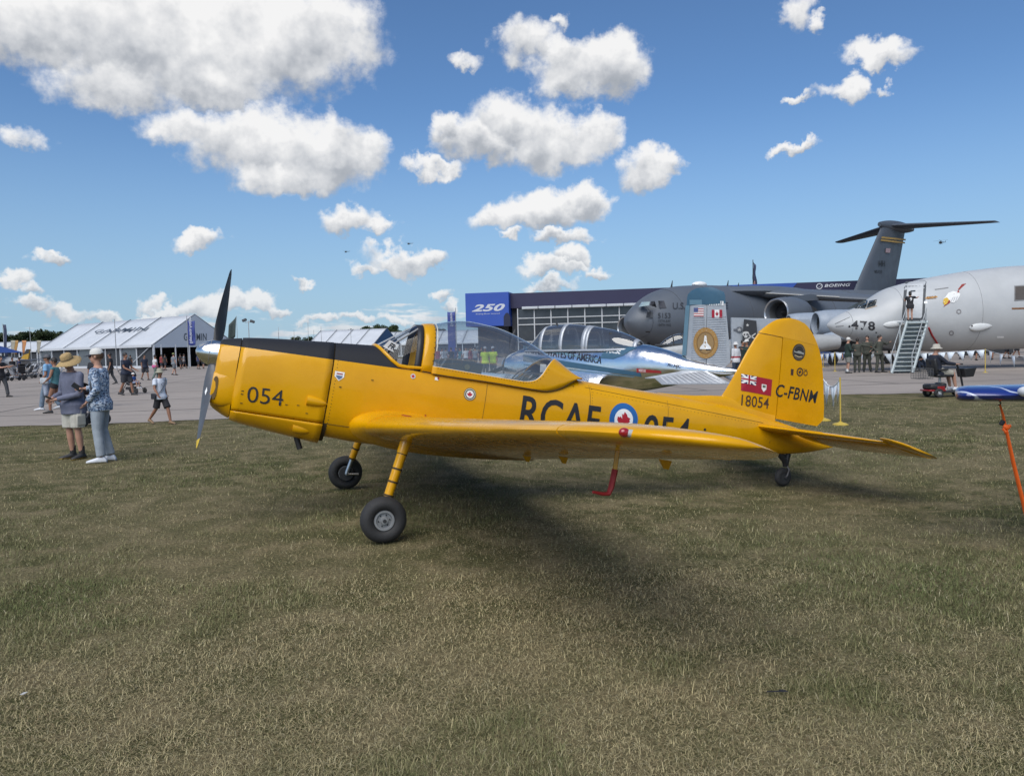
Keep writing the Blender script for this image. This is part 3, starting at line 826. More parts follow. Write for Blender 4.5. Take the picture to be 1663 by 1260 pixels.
for k in (-.40, .40):
    mb = MB(); mb.tube([wbase(k).lerp(whoop(k * .8), t_) for t_ in (0, .5, 1)], .011, 6); mb.build('windscreen_post', mat('post_grey_paint', (.22, .225, .23), .5), trainer)
for k in (-.72, ):
    mb = MB(); mb.tube([wbase(k) + Vector((.12, 0, .0)), (.13, -.22, 1.42)], .008, 6); mb.build('brace', DARK_IN, trainer)
# white card with letters behind the windscreen
a0 = Vector((-.11, -.265, 1.645)); 
c00, c10, c11, c01 = tb(622, 563, -.30), tb(641, 573, -.27), tb(648, 560, -.24), tb(633, 552, -.27)
mb = MB(); mb.sheet([c00, c10, c11, c01]); card = mb.build('window_card', WHITE_P, trainer, 0)
f = quad_fn(c00, c10, c11, c01, (0, -.004, 0))
decal(text_2d('FR', .02), lambda u, v: f(.30 + u * .55, .16 + v * .66), 'card_lettering', BLACK_P, card)

# --- wings
def airfoil(n=16, t=.15, cam_=.02):
    up, lo = [], []
    for i in range(n + 1):
        x = .5 * (1 - cos(pi * i / n)); yt = 5 * t * (.2969 * sqrt(x) - .126 * x - .3516 * x * x + .2843 * x ** 3 - .1036 * x ** 4)
        yc = cam_ / .16 * (.8 * x - x * x) if x < .4 else cam_ / .36 * (.2 + .8 * x - x * x)
        up.append((x, yc + yt)); lo.append((x, yc - yt))
    return up, lo
def wing_ring(y, xle, zle, chord, t, inc, x0=0.0, x1=1.0, cam_=.02):
    up, lo = airfoil(18, t, cam_)
    def cut(lst):
        xs = [p[0] for p in lst]; zs = [p[1] for p in lst]
        q = [x0 + (x1 - x0) * .5 * (1 - cos(pi * i / 16)) for i in range(17)]
        return [(a, float(np.interp(a, xs, zs))) for a in q]
    u, l = cut(up), cut(lo)
    pts = u + l[::-1][(1 if x1 >= 1 else 0):(-1 if x0 <= 0 else None)]
    ca, sa = cos(inc), sin(inc)
    return [(xle + (a * ca + b * sa) * chord, y, zle + (-a * sa + b * ca) * chord) for a, b in pts]
def W_le(y): return -.25 + .092 * (y - .4)
def W_z(y): return .922 + .1000 * (y - .4)
W_ch = hermite([.3, 4.3, 5.25], [1.86, 1.10, .92])
def W_t(y): return .165 - .010 * y
def W_inc(y): return radians(3.4 - .62 * y)
def tipk(y):           # rounded tip: how far the nose and tail draw in
    if y < 4.55: return 0.0, 0.0
    k = (y - 4.55) / .70
    return 1 - sqrt(max(0, 1 - min(1, k) ** 2.1)), 1 - sqrt(max(0, 1 - min(1, k) ** 1.7))
def wring(y, x0=0.0, x1=1.0):
    c = W_ch(y); a, b = tipk(y)
    xl = W_le(y) + c * a * .55; xr = W_le(y) + c * (1 - b * .42); th = W_t(y) * c / max(.05, (xr - xl)) * (1 - .72 * max(a, 0) )
    return wing_ring(y, xl, W_z(y) + .012 * a, max(.05, xr - xl), min(.17, th), W_inc(y), x0, x1)
HINGE = .765
def make_wing(sd):
    fl = lambda R: [(x, sd * y, z) for x, y, z in R]
    ys_in = [.25, .5, .9, 1.4, 2.0, 2.6]; ys_out = [2.62, 3.1, 3.6, 4.1, 4.45]; ys_tip = [4.46, 4.6, 4.75, 4.9, 5.0, 5.08, 5.15, 5.2, 5.235, 5.25]
    mb = MB(); mb.loft([fl(wring(y, 0, HINGE)) for y in ys_in + ys_out]); w = mb.build('wing', YEL, trainer, 50)
    mb = MB(); mb.loft([fl(wring(y)) for y in ys_tip]); mb.build('wing_tip', YEL, w, 50)
    mb = MB(); mb.loft([fl(wring(y, HINGE + .008, 1)) for y in (.42, .9, 1.4, 2.0, 2.58)]); mb.build('flap', YEL, w, 50)
    mb = MB(); mb.loft([fl(wring(y, HINGE + .008, 1)) for y in (2.62, 3.2, 3.8, 4.44)]); mb.build('aileron', YEL, w, 50)
    mb = MB(); mb.loft([fl(wring(y, HINGE - .02, .99)) for y in (.3, 1.4, 2.6, 4.43)]); mb.v = [(x, y, W_z(abs(y)) + (z - W_z(abs(y))) * .86) for x, y, z in mb.v]; mb.build('hinge_gap', SEAM, w, 50)
    # root fairing swelling out of the fuselage
    mb = MB(); R = []
    for y, gx, gt in ((.30, .09, .075), (.36, .075, .06), (.42, .055, .042), (.50, .03, .022), (.60, .012, .010), (.72, 0, .004)):
        r = wing_ring(y, W_le(y) - gx, W_z(y) + .012, W_ch(y) + gx * 2.2, W_t(y) + gt * .55, W_inc(y)); R.append(fl(r))
    mb.loft(R); mb.build('root_fairing', YEL, w, 60)
    for y in (1.75, 2.62, 4.2):                 # hinge brackets below
        c = W_ch(y); x = W_le(y) + c * .74; z = W_z(y) - .045 - sin(W_inc(y)) * c * .74 
        mb = MB(); mb.hexa([(x - .035, sd * y - .012, z), (x + .04, sd * y - .012, z), (x + .04, sd * y + .012, z), (x - .035, sd * y + .012, z),
                            (x + .005, sd * y - .010, z - .05), (x + .03, sd * y - .010, z - .05), (x + .03, sd * y + .010, z - .05), (x + .005, sd * y + .010, z - .05)][4:] +
                           [(x - .035, sd * y - .012, z), (x + .04, sd * y - .012, z), (x + .04, sd * y + .012, z), (x - .035, sd * y + .012, z)])
        mb.build('hinge_bracket', YEL, w)
    # navigation light on the tip
    y = 4.93; a = wring(y)[0]
    L = Vector((a[0] - .012, sd * y, a[2] + .005))
    mb = MB(); mb.ball(L + Vector((.062, sd * .012, .0)), (.075, .02, .020), 14, 8); hl = mb.build('light_housing', mat('light_housing_grey', (.42, .43, .42), .4), w)
    mb = MB(); mb.ball(L + Vector((.008, sd * .008, 0)), (.028, .021, .022), 14, 8); mb.build('navigation_light', mat('red_lens', (.30, .01, .012), .12, coat=.6) if sd < 0 else mat('green_lens', (.01, .2, .04), .12, coat=.6), hl)
    return w
port = make_wing(-1); star = make_wing(1)
# seams, drain holes and fuel cap on the port wing
mb = MB(); mb.lathe([(.05, 0), (.05, .006)], 18, 'Z', (W_le(.8) + .34, -.8, W_z(.8) + .145)); mb.build('fuel_cap', RED_P, port)
# pitot mast with red cover
t0 = Vector((.575, -4.28, W_z(4.28) - .05))
mb = MB(); mb.tube([t0 + Vector((0, 0, .02)), t0 + Vector((.005, 0, -.10))], .021, 8, True, .45); mast = mb.build('pitot_mast', YEL, port)
mb = MB(); mb.tube([t0 + Vector((.005, 0, -.10)), t0 + Vector((.0, 0, -.20)), t0 + Vector((-.010, 0, -.236)), t0 + Vector((-.045, 0, -.242)), t0 + Vector((-.105, 0, -.238))], [.022, .021, .019, .015, .011], 8, True, .7); mb.build('pitot_cover', RED_P, mast)

# --- undercarriage
def gear(sd):
    yw = 1.385 * sd; yl = 1.265 * sd
    top = Vector((.085, 1.20 * sd, .95)); bot = Vector((-.02, yl, .36))
    mb = MB(); mb.tube([top + Vector((.06, 0, .09)), top, top.lerp(bot, .28)], [.062, .056, .05], 14); g = mb.build('gear_leg', YEL, trainer)
    mb = MB(); mb.tube([top.lerp(bot, .28), top.lerp(bot, .95)], [.045, .041], 14); mb.build('oleo_tube', YEL, g)
    for t_ in (.28, .52, .72, .93):
        mb = MB(); c = top.lerp(bot, t_); d = (bot - top).normalized(); mb.tube([c - d * .008, c + d * .008], .048, 14); mb.build('clamp_band', SEAM, g)
    mb = MB(); ax = Vector((-.045, yl, .205)); mb.tube([top.lerp(bot, .94), bot, ax + Vector((.0, 0, .03)), ax], .024, 12); mb.tube([ax, ax + Vector((0, .14 * sd, 0))], .02, 10); mb.tube([ax, (-.03, yl, .30), top.lerp(bot, .5) + Vector((.05, 0, 0))], .006, 6)
    mb.build('fork', ALU, g)
    mb = MB(); mb.tube([ax + Vector((.0, 0, 0)), ax + Vector((.14, -.02 * sd, .02))], .014, 8); mb.build('torque_link', ALU, g)
    # wheel
    wc = Vector((-.045, yw, .205)); R_, hw = .205, .078
    prof = [(.092, -hw * .55), (.105, -hw * .80), (.14, -hw), (.175, -hw * .86), (.197, -hw * .5), (.2045, -hw * .18), (.2045, hw * .18), (.197, hw * .5), (.175, hw * .86), (.14, hw), (.105, hw * .80), (.092, hw * .55)]
    mb = MB(); mb.lathe(prof, 40, 'Y', wc, False); wh = mb.build('wheel', RUBBER, g, 50)
    o = hw * .62
    mb = MB(); mb.lathe([(.018, -o - .012), (.03, -o - .012), (.035, -o + .014), (.066, -o + .016), (.072, -o - .004), (.088, -o - .004), (.093, -o + .01), (.093, o - .01), (.088, o + .004), (.072, o + .004), (.066, o - .016), (.035, o - .014), (.03, o + .012), (.018, o + .012)], 32, 'Y', wc); mb.build('wheel_hub', mat('wheel_grey', (.30, .31, .32), .45, .3), wh, 30)
    mb = MB(); mb.lathe([(.016, o + .013), (.016, o + .02)] if sd > 0 else [(.016, -o - .02), (.016, -o - .013)], 14, 'Y', wc); mb.build('axle_nut', DARK_IN, wh)
    for k in range(6):
        a = 2 * pi * k / 6 + .3; mb = MB(); mb.ball((wc.x + .05 * cos(a), wc.y + sd * (o - .012), wc.z + .05 * sin(a)), .007, 6, 4); mb.build('hub_bolt', DARK_IN, wh)
    mb = MB(); mb.lathe([(.085, -.02), (.085, .02)], 20, 'Y', (wc.x, wc.y - sd * .085, wc.z)); mb.build('brake_drum', DARK_IN, g)
    return g
gear(-1); gear(1)
# tail wheel
tw = TR_I @ Vector((*gnd(1271, 790, terrain(3.5, 9.6)).xy, terrain(3.5, 9.6)))
TWX = 5.30
zc = None
p = TR_I @ at(1271, 774, (TR_M @ Vector((TWX, 0, 1.0))).y)
tc_ = Vector((p.x, 0, p.z))
mb = MB(); mb.tube([(tc_.x - .16, 0, 1.33), (tc_.x - .02, 0, 1.24), (tc_.x + .01, .0, 1.16)], [.03, .036, .03], 10); mb.tube([(tc_.x + .03, 0, 1.33), (tc_.x + .015, 0, 1.17)], .032, 10)
mb.hexa([(tc_.x - .16, -.012, 1.305), (tc_.x + .05, -.012, 1.32), (tc_.x + .05, .012, 1.32), (tc_.x - .16, .012, 1.305), (tc_.x - .02, -.012, 1.19), (tc_.x + .03, -.012, 1.17), (tc_.x + .03, .012, 1.17), (tc_.x - .02, .012, 1.19)])
tl = mb.build('tail_wheel_strut', BLACK_P, trainer)
mb = MB(); mb.tube([(tc_.x + .015, 0, 1.18), (tc_.x + .04, -.05, 1.13), (tc_.x + .02, -.058, tc_.z + .03), (tc_.x, -.058, tc_.z)], .012, 8); mb.tube([(tc_.x, -.07, tc_.z), (tc_.x, .05, tc_.z)], .014, 8); mb.build('tail_wheel_fork', mat('fork_dark', (.08, .08, .085), .5, .4), tl)
mb = MB(); mb.lathe([(.04, -.03), (.07, -.042), (.10, -.036), (.118, -.015), (.118, .015), (.10, .036), (.07, .042), (.04, .03)], 28, 'Y', tc_); twl = mb.build('tail_wheel', RUBBER, tl, 50)
mb = MB(); mb.lathe([(.01, -.036), (.045, -.034), (.05, -.028), (.05, .028), (.045, .034), (.01, .036)], 20, 'Y', tc_); mb.build('tail_wheel_hub', DARK_IN, twl)

# --- tailplane and elevators
TP_le = hermite([0, .25, 1.70, 1.80], [4.62, 4.69, 5.12, 5.22])
def tp_ring(y, x0, x1, drop=0.0, hx=5.20, zc=None):
    le = TP_le(y) if x0 is None else x0
    z = 1.605 + .022 * y if zc is None else zc
    te = x1; c = te - le; up, lo = airfoil(12, .095, 0)
    out = []
    for a, b in up + lo[::-1][1:-1]:
        x = le + a * c; zz_ = z + b * c
        out.append((x, y, zz_))
    return out
def make_tail(sd):
    def fl(R): return [(x, sd * y, z) for x, y, z in R]
    hx = lambda y: 5.22 + .03 * y
    mb = MB(); R = []
    for y in (.0, .15, .4, .8, 1.2, 1.6, 1.66):
        te = hx(y); le = TP_le(y); c = (te - le) / .62; up, lo = airfoil(14, .095, 0)
        q = [p for p in up if p[0] <= .64]; l = [p for p in lo if p[0] <= .64]
        R.append(fl([(le + a * c, y, 1.605 + .022 * y + b * c) for a, b in q + l[::-1][:-1]]))
    mb.loft(R); t_ = mb.build('tailplane', YEL, trainer, 50)
    # elevator, drooped, with a horn at the tip
    dl = radians(9.0); mb = MB(); R = []
    for y in (.16, .5, 1.0, 1.4, 1.655): R.append((y, hx(y) + .008, 5.93 - .05 * y - (.10 * max(0, .4 - y) / .4)))
    RR = []
    def er(y, xf, xr, yh):
        c = xr - xf; z0 = 1.605 + .022 * y; h = hx(y) + .008; out = []
        up, lo = airfoil(10, .10 if y < 1.66 else .06, 0)
        for a, b in up + lo[::-1][1:-1]:
            x = xf + a * c; th = b * c * (1.0 if y < 1.66 else 1.0)
            dx, dz = x - h, th
            out.append((h + dx * cos(dl) + dz * sin(dl), y, z0 - dx * sin(dl) + dz * cos(dl)))
        return fl(out)
    for y, xf, xr in R: RR.append(er(y, xf, xr, 0))
    mb.loft(RR)
    mb.loft([er(y, xf, xr, 0) for y, xf, xr in ((1.665, 5.05, 5.845), (1.72, 5.06, 5.83), (1.77, 5.10, 5.80), (1.81, 5.18, 5.74), (1.83, 5.30, 5.66))])
    mb.build('elevator', YEL, t_, 50)
    return t_
make_tail(-1); make_tail(1)

# --- fin and rudder
f_le = hermite([1.60, 1.72, 1.80, 1.862, 1.95, 2.767, 2.80], [3.70, 3.98, 4.08, 4.138, 4.19, 4.552, 4.575])
f_hg = hermite([1.5, 1.73, 2.788], [4.995, 4.977, 4.877])
f_te = hermite([1.75, 1.80, 1.85, 2.20, 2.587, 2.85, 2.96, 3.032, 3.05], [5.675, 5.73, 5.76, 5.69, 5.583, 5.428, 5.32, 5.188, 5.05])
f_tl = hermite([2.775, 2.85, 2.93, 3.0, 3.05], [4.545, 4.62, 4.71, 4.82, 5.0])
def fin_th(x, le, te): 
    k = (x - le) / (te - le); return .060 * (.3 + .7 * (1 - abs(2 * k - .75) ** 2 if abs(2 * k - .75) < 1 else 0)) * min(1, sqrt(max(0, k) * 7) + .05)
def vring(z, x0, x1, le, te, th=1.0):
    xs = [x0 + (x1 - x0) * .5 * (1 - cos(pi * i / 10)) for i in range(11)]
    h = [max(.004, fin_th(x, le, te) * th) for x in xs]
    return [(x, -q, z) for x, q in zip(xs, h)] + [(x, q, z) for x, q in list(zip(xs, h))[::-1]]
mb = MB(); mb.loft([vring(z, f_le(z), f_hg(z), f_le(z), 5.75) for z in (1.55, 1.66, 1.72, 1.76, 1.80, 1.83, 1.862, 1.92, 2.0, 2.15, 2.3, 2.5, 2.65, 2.765)])
fin = mb.build('fin', YEL, trainer, 60)
mb = MB(); mb.loft([vring(z, f_hg(z) + .012, f_te(z), f_le(min(2.767, z)), f_te(z)) for z in (1.742, 1.77, 1.80, 1.85, 2.0, 2.2, 2.4, 2.587, 2.70, 2.772)])
mb.loft([vring(z, f_tl(z), f_te(z), f_tl(z), f_te(z), max(.25, 1 - (z - 2.77) * 2.4)) for z in (2.774, 2.80, 2.85, 2.90, 2.95, 2.99, 3.02, 3.042)])
rud = mb.build('rudder', YEL, trainer, 60)
mb = MB(); mb.loft([vring(z, f_hg(z) - .06, f_hg(z) + .06, f_le(z), 5.75, .7) for z in (1.74, 2.2, 2.76)]); mb.build('rudder_post', SEAM, fin)
# fin fillet on the back of the fuselage
mb = MB(); R = []
for X, h, w in ((3.25, .004, .03), (3.5, .02, .05), (3.75, .045, .055), (4.0, .085, .06), (4.3, .13, .065), (4.7, .12, .07), (4.96, .11, .07)):
    zt = fT(X) - .03; R.append([(X, w * cos(a), zt + (h + .03) * sin(a)) for a in [pi * k / 10 for k in range(11)]])
mb.loft(R, False); mb.build('fin_fillet', YEL, fus, 60)

# --- rows of rivets
mb = MB(); mb.ball((0, 0, 0), (.0045, .0022, .0045), 6, 4); RIV = mb.mesh('rivet', SEAM, 60)
def rivet(p, parent):
    o = bpy.data.objects.new('rivet', RIV); col.objects.link(o); o.parent = parent; o.location = p
for X in np.linspace(.46, 1.70, 40): q = can_pt(X, s_at(X, glow(X)) * .80, -1); rivet((q[0], q[1] - .016, q[2]), cf)
for Z in np.linspace(.80, 1.62, 26): rivet((-.545, -side_y(-.545, Z) - .001, Z), fus)
for X in np.linspace(2.3, 4.7, 48): rivet((X, -side_y(X, 1.66 - .012 * (X - 2.2)) - .001, 1.66 - .012 * (X - 2.2)), fus)
for Z in np.linspace(1.32, 1.72, 14): rivet((2.285, -side_y(2.285, Z) - .001, Z), fus)
for y in np.linspace(.8, 4.4, 40): r_ = wring(y, 0, HINGE); k_ = r_[9]; rivet((k_[0], -y, k_[2] + .001), port)
seam(seamline((1.02, 1.05), (1.02, 1.55), 12), r=.002); seam(seamline((3.3, 1.12), (3.3, 1.72), 12), r=.002)
# --- markings on the port side
def on_side(px0, py0, px1, py1, px2, py2, Y, lower=False):
    """(0,0),(1,0),(0,1) corners in pixels -> mapping onto the fuselage side"""
    a, b, c = tb(px0, py0, Y), tb(px1, py1, Y), tb(px2, py2, Y)
    def fn(u, v):
        X = a.x + (b.x - a.x) * u + (c.x - a.x) * v; Z = a.z + (b.z - a.z) * u + (c.z - a.z) * v
        lo = cowl_low(X) if X < -.59 else None
        return (X, -side_y(X, Z, lo) - (.0085 if X < -.59 else .004), Z)
    return fn
decal(text_2d('054', -.004), on_side(400.5, 653, 459, 659.5, 403, 627, -.35), 'nose_number', BLACK_P, trainer, .04, .37, .18)
def fz(X0, X1, Z0, Z1, dz=0.0):
    """map onto the fuselage side by body coordinates"""
    def fn(u, v):
        X = X0 + (X1 - X0) * u; Z = Z0 + (Z1 - Z0) * v + dz * u
        return (X, -side_y(X, Z) - .004, Z)
    return fn
# big code letters: R C A F (roundel) 0 5 4; heights follow the photo's slant
def letter_row(txt, px0, px1, ytop0, ytop1, hgt, Y):
    t0_, t1_ = tb(px0, ytop0, Y), tb(px1, ytop1, Y)
    return fz(t0_.x, t1_.x, t0_.z - hgt, t0_.z, t1_.z - t0_.z)
decal(text_2d('RCAF', .014, 0, 1.04), letter_row('', 848, 977, 641, 660, .36, -.32), 'code_letters', BLACK_P, trainer, .04, 1.1, .36)
decal(text_2d('054', .014, 0, 1.02), letter_row('', 1046, 1124, 672, 680.5, .36, -.26), 'code_letters', BLACK_P, trainer, .04, .7, .36)
rc = tb(1011, 681, -.28); RR_ = .188
def rnd_fn(d=0.0): return lambda u, v: (rc.x + (u - .5) * 2 * RR_, -side_y(rc.x + (u - .5) * 2 * RR_, rc.z + (v - .5) * 2 * RR_) - .004 - d, rc.z + (v - .5) * 2 * RR_)
ro = decal(ring_bm(0, .5, 40), rnd_fn(), 'roundel', BLUE_RND, trainer, .05, .42, .42)
decal(ring_bm(0, .325, 40), rnd_fn(.002), 'roundel_white', WHITE_P, ro, .05, .42, .42)
decal(poly_bm([[(.27 + x * .46, .24 + y * .50) for x, y in MAPLE]]), rnd_fn(.004), 'maple_leaf', RED_RND, ro, .05, .42, .42)
def disc(px, py, r, Y, m, name, parent, d=0.0, shape=None):
    c = tb(px, py, Y); lo = cowl_low(c.x) if c.x < -.59 else None
    fn = lambda u, v: (c.x + (u - .5) * 2 * r, -side_y(c.x + (u - .5) * 2 * r, c.z + (v - .5) * 2 * r, lo) - .0045 - d, c.z + (v - .5) * 2 * r)
    return decal(shape or ring_bm(0, .5, 28), fn, name, m, parent)
bz = disc(762.5, 640, .066, -.36, mat('badge_dark', (.03, .035, .04), .5), 'badge', trainer)
disc(762.5, 640, .060, -.36, mat('badge_cream', (.62, .6, .5), .5), 'badge_rim', bz, .001); disc(762.5, 640, .053, -.36, mat('badge_green', (.05, .09, .07), .5), 'badge_band', bz, .002)
disc(762.5, 640, .041, -.36, WHITE_P, 'badge_field', bz, .003); disc(762, 640, .03, -.36, RED_RND, 'badge_leaf', bz, .004, poly_bm([MAPLE]))
sh = disc(551, 611, .046, -.36, WHITE_P, 'shield_decal', trainer, 0, poly_bm([[(.0, 1), (1, 1), (1, .45), (.5, 0), (0, .45)]]))
disc(551, 611, .034, -.36, mat('shield_blue', (.10, .16, .28), .5), 'shield_field', sh, .001, poly_bm([[(.0, .6), (1, .6), (.9, .35), (.5, 0), (.1, .35)]])); disc(551, 611, .03, -.36, RED_P, 'shield_chief', sh, .001, poly_bm([[(.0, .8), (1, .8), (1, 1), (0, 1)]]))
sm = disc(671, 611, .026, -.37, mat('decal_grey', (.5, .48, .5), .5), 'small_decal', trainer); disc(671, 611, .014, -.37, RED_RND, 'small_decal_centre', sm, .001)
wq = disc(709, 615, .016, -.37, WHITE_P, 'warning_label', trainer, 0, poly_bm([[(0, 0), (1.2, 0), (1.2, 1), (0, 1)]])); disc(712, 615, .008, -.37, RED_P, 'warning_stripe', wq, .001, poly_bm([[(0, 0), (1, 0), (1, 1.6), (0, 1.6)]]))
# fin: ensign, serial, registration, emblems
def fin_y(X, Z):
    if X > f_hg(min(Z, 2.788)) + .012 or Z > 2.775: return fin_th(X, f_le(min(2.767, Z)), f_te(Z))
    return fin_th(X, f_le(min(2.767, Z)), 5.75)
def fin_map(px0, py0, px1, py1, px2, py2, d=.003):
    a, b, c = tb(px0, py0, -.05), tb(px1, py1, -.05), tb(px2, py2, -.05)
    return lambda u, v: ((a.x + (b.x-a.x)*u + (c.x-a.x)*v), -fin_y(a.x + (b.x-a.x)*u + (c.x-a.x)*v, a.z + (b.z-a.z)*u + (c.z-a.z)*v) - d, a.z + (b.z-a.z)*u + (c.z-a.z)*v)
NAVY = mat('flag_navy', (.012, .018, .09), .5); FLAG_RED = mat('flag_red', (.34, .012, .03), .5)
fm = lambda d: fin_map(1203.5, 634, 1251, 643, 1205.5, 607, d)
en = decal(poly_bm([[(0, 0), (1, 0), (1, 1), (0, 1)]]), fm(.003), 'ensign', FLAG_RED, fin, .02, .36, .2)
U0, U1, V0, V1 = 0, .47, .46, 1.0
uj = lambda pts: [[(U0 + (U1 - U0) * x, V0 + (V1 - V0) * y) for x, y in p] for p in pts]
decal(poly_bm(uj([[(0, 0), (1, 0), (1, 1), (0, 1)]])), fm(.0045), 'canton', NAVY, en, .02, .36, .2)
decal(poly_bm(uj([[(0, .12), (0, 0), (.14, 0), (1, .88), (1, 1), (.86, 1)], ])), fm(.0055), 'white_saltire', WHITE_P, en, .02, .36, .2)
decal(poly_bm(uj([[(0, .88), (.86, 0), (1, 0), (1, .12), (.14, 1), (0, 1)]])), fm(.0058), 'white_saltire', WHITE_P, en, .02, .36, .2)
decal(poly_bm(uj([[(.38, 0), (.62, 0), (.62, 1), (.38, 1)], [(0, .32), (1, .32), (1, .68), (0, .68)]])), fm(.0064), 'white_cross', WHITE_P, en, .02, .36, .2)
decal(poly_bm(uj([[(.44, 0), (.56, 0), (.56, 1), (.44, 1)], [(0, .41), (1, .41), (1, .59), (0, .59)]])), fm(.0072), 'red_cross', FLAG_RED, en, .02, .36, .2)
decal(poly_bm([[(.66, .62), (.82, .62), (.82, .34), (.74, .16), (.66, .34)]]), fm(.0045), 'shield', WHITE_P, en); decal(poly_bm([[(.69, .57), (.79, .57), (.79, .42), (.69, .42)]]), fm(.0055), 'shield_charge', mat('charge_green', (.12, .14, .10), .6), en)
decal(text_2d('18054', .006, 0, 1.02), fin_map(1203, 658.5, 1247, 664, 1204.5, 640.5), 'serial_number', BROWN, fin, .03, .33, .14)
decal(text_2d('C-FBNM', .014, .16, 1.04), fin_map(1258, 643.5, 1329, 655.5, 1260.5, 623), 'registration', BLACK_P, rud, .03, .55, .17)
def fdisc(px, py, r, m, name, parent, d=.003, bm=None):
    c = tb(px, py, -.045); return decal(bm or ring_bm(0, .5, 32), lambda u, v: (c.x + (u-.5)*2*r, -fin_y(c.x + (u-.5)*2*r, c.z + (v-.5)*2*r) - d, c.z + (v-.5)*2*r), name, m, parent, .03, 2*r, 2*r)
bd = fdisc(1297, 572, .108, mat('badge_black', (.03, .027, .024), .5), 'rudder_badge', rud)
fdisc(1297, 572, .098, mat('badge_tan', (.16, .13, .09), .6), 'badge_ring', bd, .004, ring_bm(.42, .47, 32))
fdisc(1297, 572, .10, mat('badge_sky', (.30, .32, .30), .6), 'badge_airplane', bd, .0045, poly_bm([[(.08, .52), (.3, .50), (.42, .58), (.60, .58), (.95, .50), (.95, .44), (.6, .42), (.2, .42), (.08, .46)]]))
fdisc(1297, 572, .10, mat('badge_scroll', (.40, .33, .2), .6), 'badge_scroll', bd, .0045, poly_bm([[(.2, .22), (.5, .15), (.8, .22), (.8, .30), (.5, .24), (.2, .30)]]))
fdisc(1299, 604, .056, BROWN, 'centenary_ring', rud, .003, ring_bm(.34, .5, 28)); fdisc(1299, 604, .026, BROWN, 'centenary_leaf', rud, .003, poly_bm([MAPLE]))
fdisc(1309, 606, .035, BROWN, 'centenary_ring', rud, .003, ring_bm(.33, .5, 24))
decal(text_2d('1', .03), fin_map(1283.5, 609, 1288, 609.5, 1284, 599), 'centenary_numeral', BROWN, rud)
decal(text_2d('TH', .01), fin_map(1305, 601.5, 1311, 602, 1305.3, 599), 'centenary_suffix', BROWN, rud)
# rudder-lock pin
# ================================================================== other aircraft
class Frame:
    """a thing's frame on the ground: +X aft, -Y port, +Z up"""
    def __init__(s, O, aft, z=0.0):
        s.O = Vector((O[0], O[1], z)); a = Vector((aft[0], aft[1], 0)).normalized(); s.a = a; s.b = Vector((-a.y, a.x, 0)); s.rz = atan2(a.y, a.x)
    def un(s, px, py, Y):
        d = px_ray(px, py); t = ((s.O - CAM).dot(s.b) + Y) / d.dot(s.b); P = CAM + d * t - s.O
        return P.dot(s.a), P.z
class Body:
    def __init__(s, X, T, B, W, E=None, mid=.5):
        s.X = X; s.T, s.B, s.W = hermite(X, T), hermite(X, B), hermite(X, W); s.E = hermite(X, E or [2.0] * len(X)); s.mid = mid
    def sec(s, x):
        t, b = s.T(x), s.B(x); return t, b, s.W(x), s.E(x), b + (t - b) * s.mid
    def side(s, x, z):
        t, b, w, n, m = s.sec(x); k = (z - m) / max(1e-6, (t - m) if z > m else (m - b)); return w * max(0.0, 1 - abs(k) ** n) ** (1 / n)
    def pt(s, x, a, grow=0.0):
        t, b, w, n, m = s.sec(x); c, q = cos(a), sin(a)
        return (x, -(w + grow) * (1 if c >= 0 else -1) * abs(c) ** (2 / n), m + ((t - m) if q >= 0 else (m - b)) * (1 if q >= 0 else -1) * abs(q) ** (2 / n) + grow * q)
    def loft(s, mb, x0, x1, n=40, m=40, grow=0.0, cap=True):
        k = [x0 + (x1 - x0) * i / n for i in range(n + 1)]
        return mb.loft([[s.pt(x, 2 * pi * j / m, grow) for j in range(m)] for x in k], True, cap, cap)
def stick(fr, bd, c00, c10, c11, c01, off=.01):
    """map uv -> pixel quad -> the port side of a body"""
    def fn(u, v):
        px = (c00[0]*(1-u)+c10[0]*u)*(1-v) + (c01[0]*(1-u)+c11[0]*u)*v; py = (c00[1]*(1-u)+c10[1]*u)*(1-v) + (c01[1]*(1-u)+c11[1]*u)*v
        Y = -bd.W(5) if bd else 0
        for _ in range(6):
            x, z = fr.un(px, py, Y); Y = -bd.side(x, z)
        x, z = fr.un(px, py, Y)
        return (x, Y - off, z)
    return fn
def sticktext(s, fr, bd, box, name, m, parent, bold=.01, shear=0, off=.01, L=None, space=1.0):
    x0, y0, x1, y1, sl = box            # x0,y0 = top-left px, x1,y1 = bottom-right px, sl = drop over the width
    fn = stick(fr, bd, (x0, y1 - sl), (x1, y1), (x1, y0 + sl), (x0, y0), off)
    return decal(text_2d(s, bold, shear, space), fn, name, m, parent, L, abs(x1 - x0) / 60, abs(y1 - y0) / 60)
UNIT = lambda: poly_bm([[(0, 0), (1, 0), (1, 1), (0, 1)]])
def surf(root, tip, n=14, t=.11, cam_=.0):
    """lifting surface between two (x, y, z, chord) stations"""
    up, lo = airfoil(n, t, cam_); R = []
    for st in (root, tip):
        x, y, z, c = st; R.append([(x + a * c, y, z + b * c) for a, b in up + lo[::-1][1:-1]])
    return R

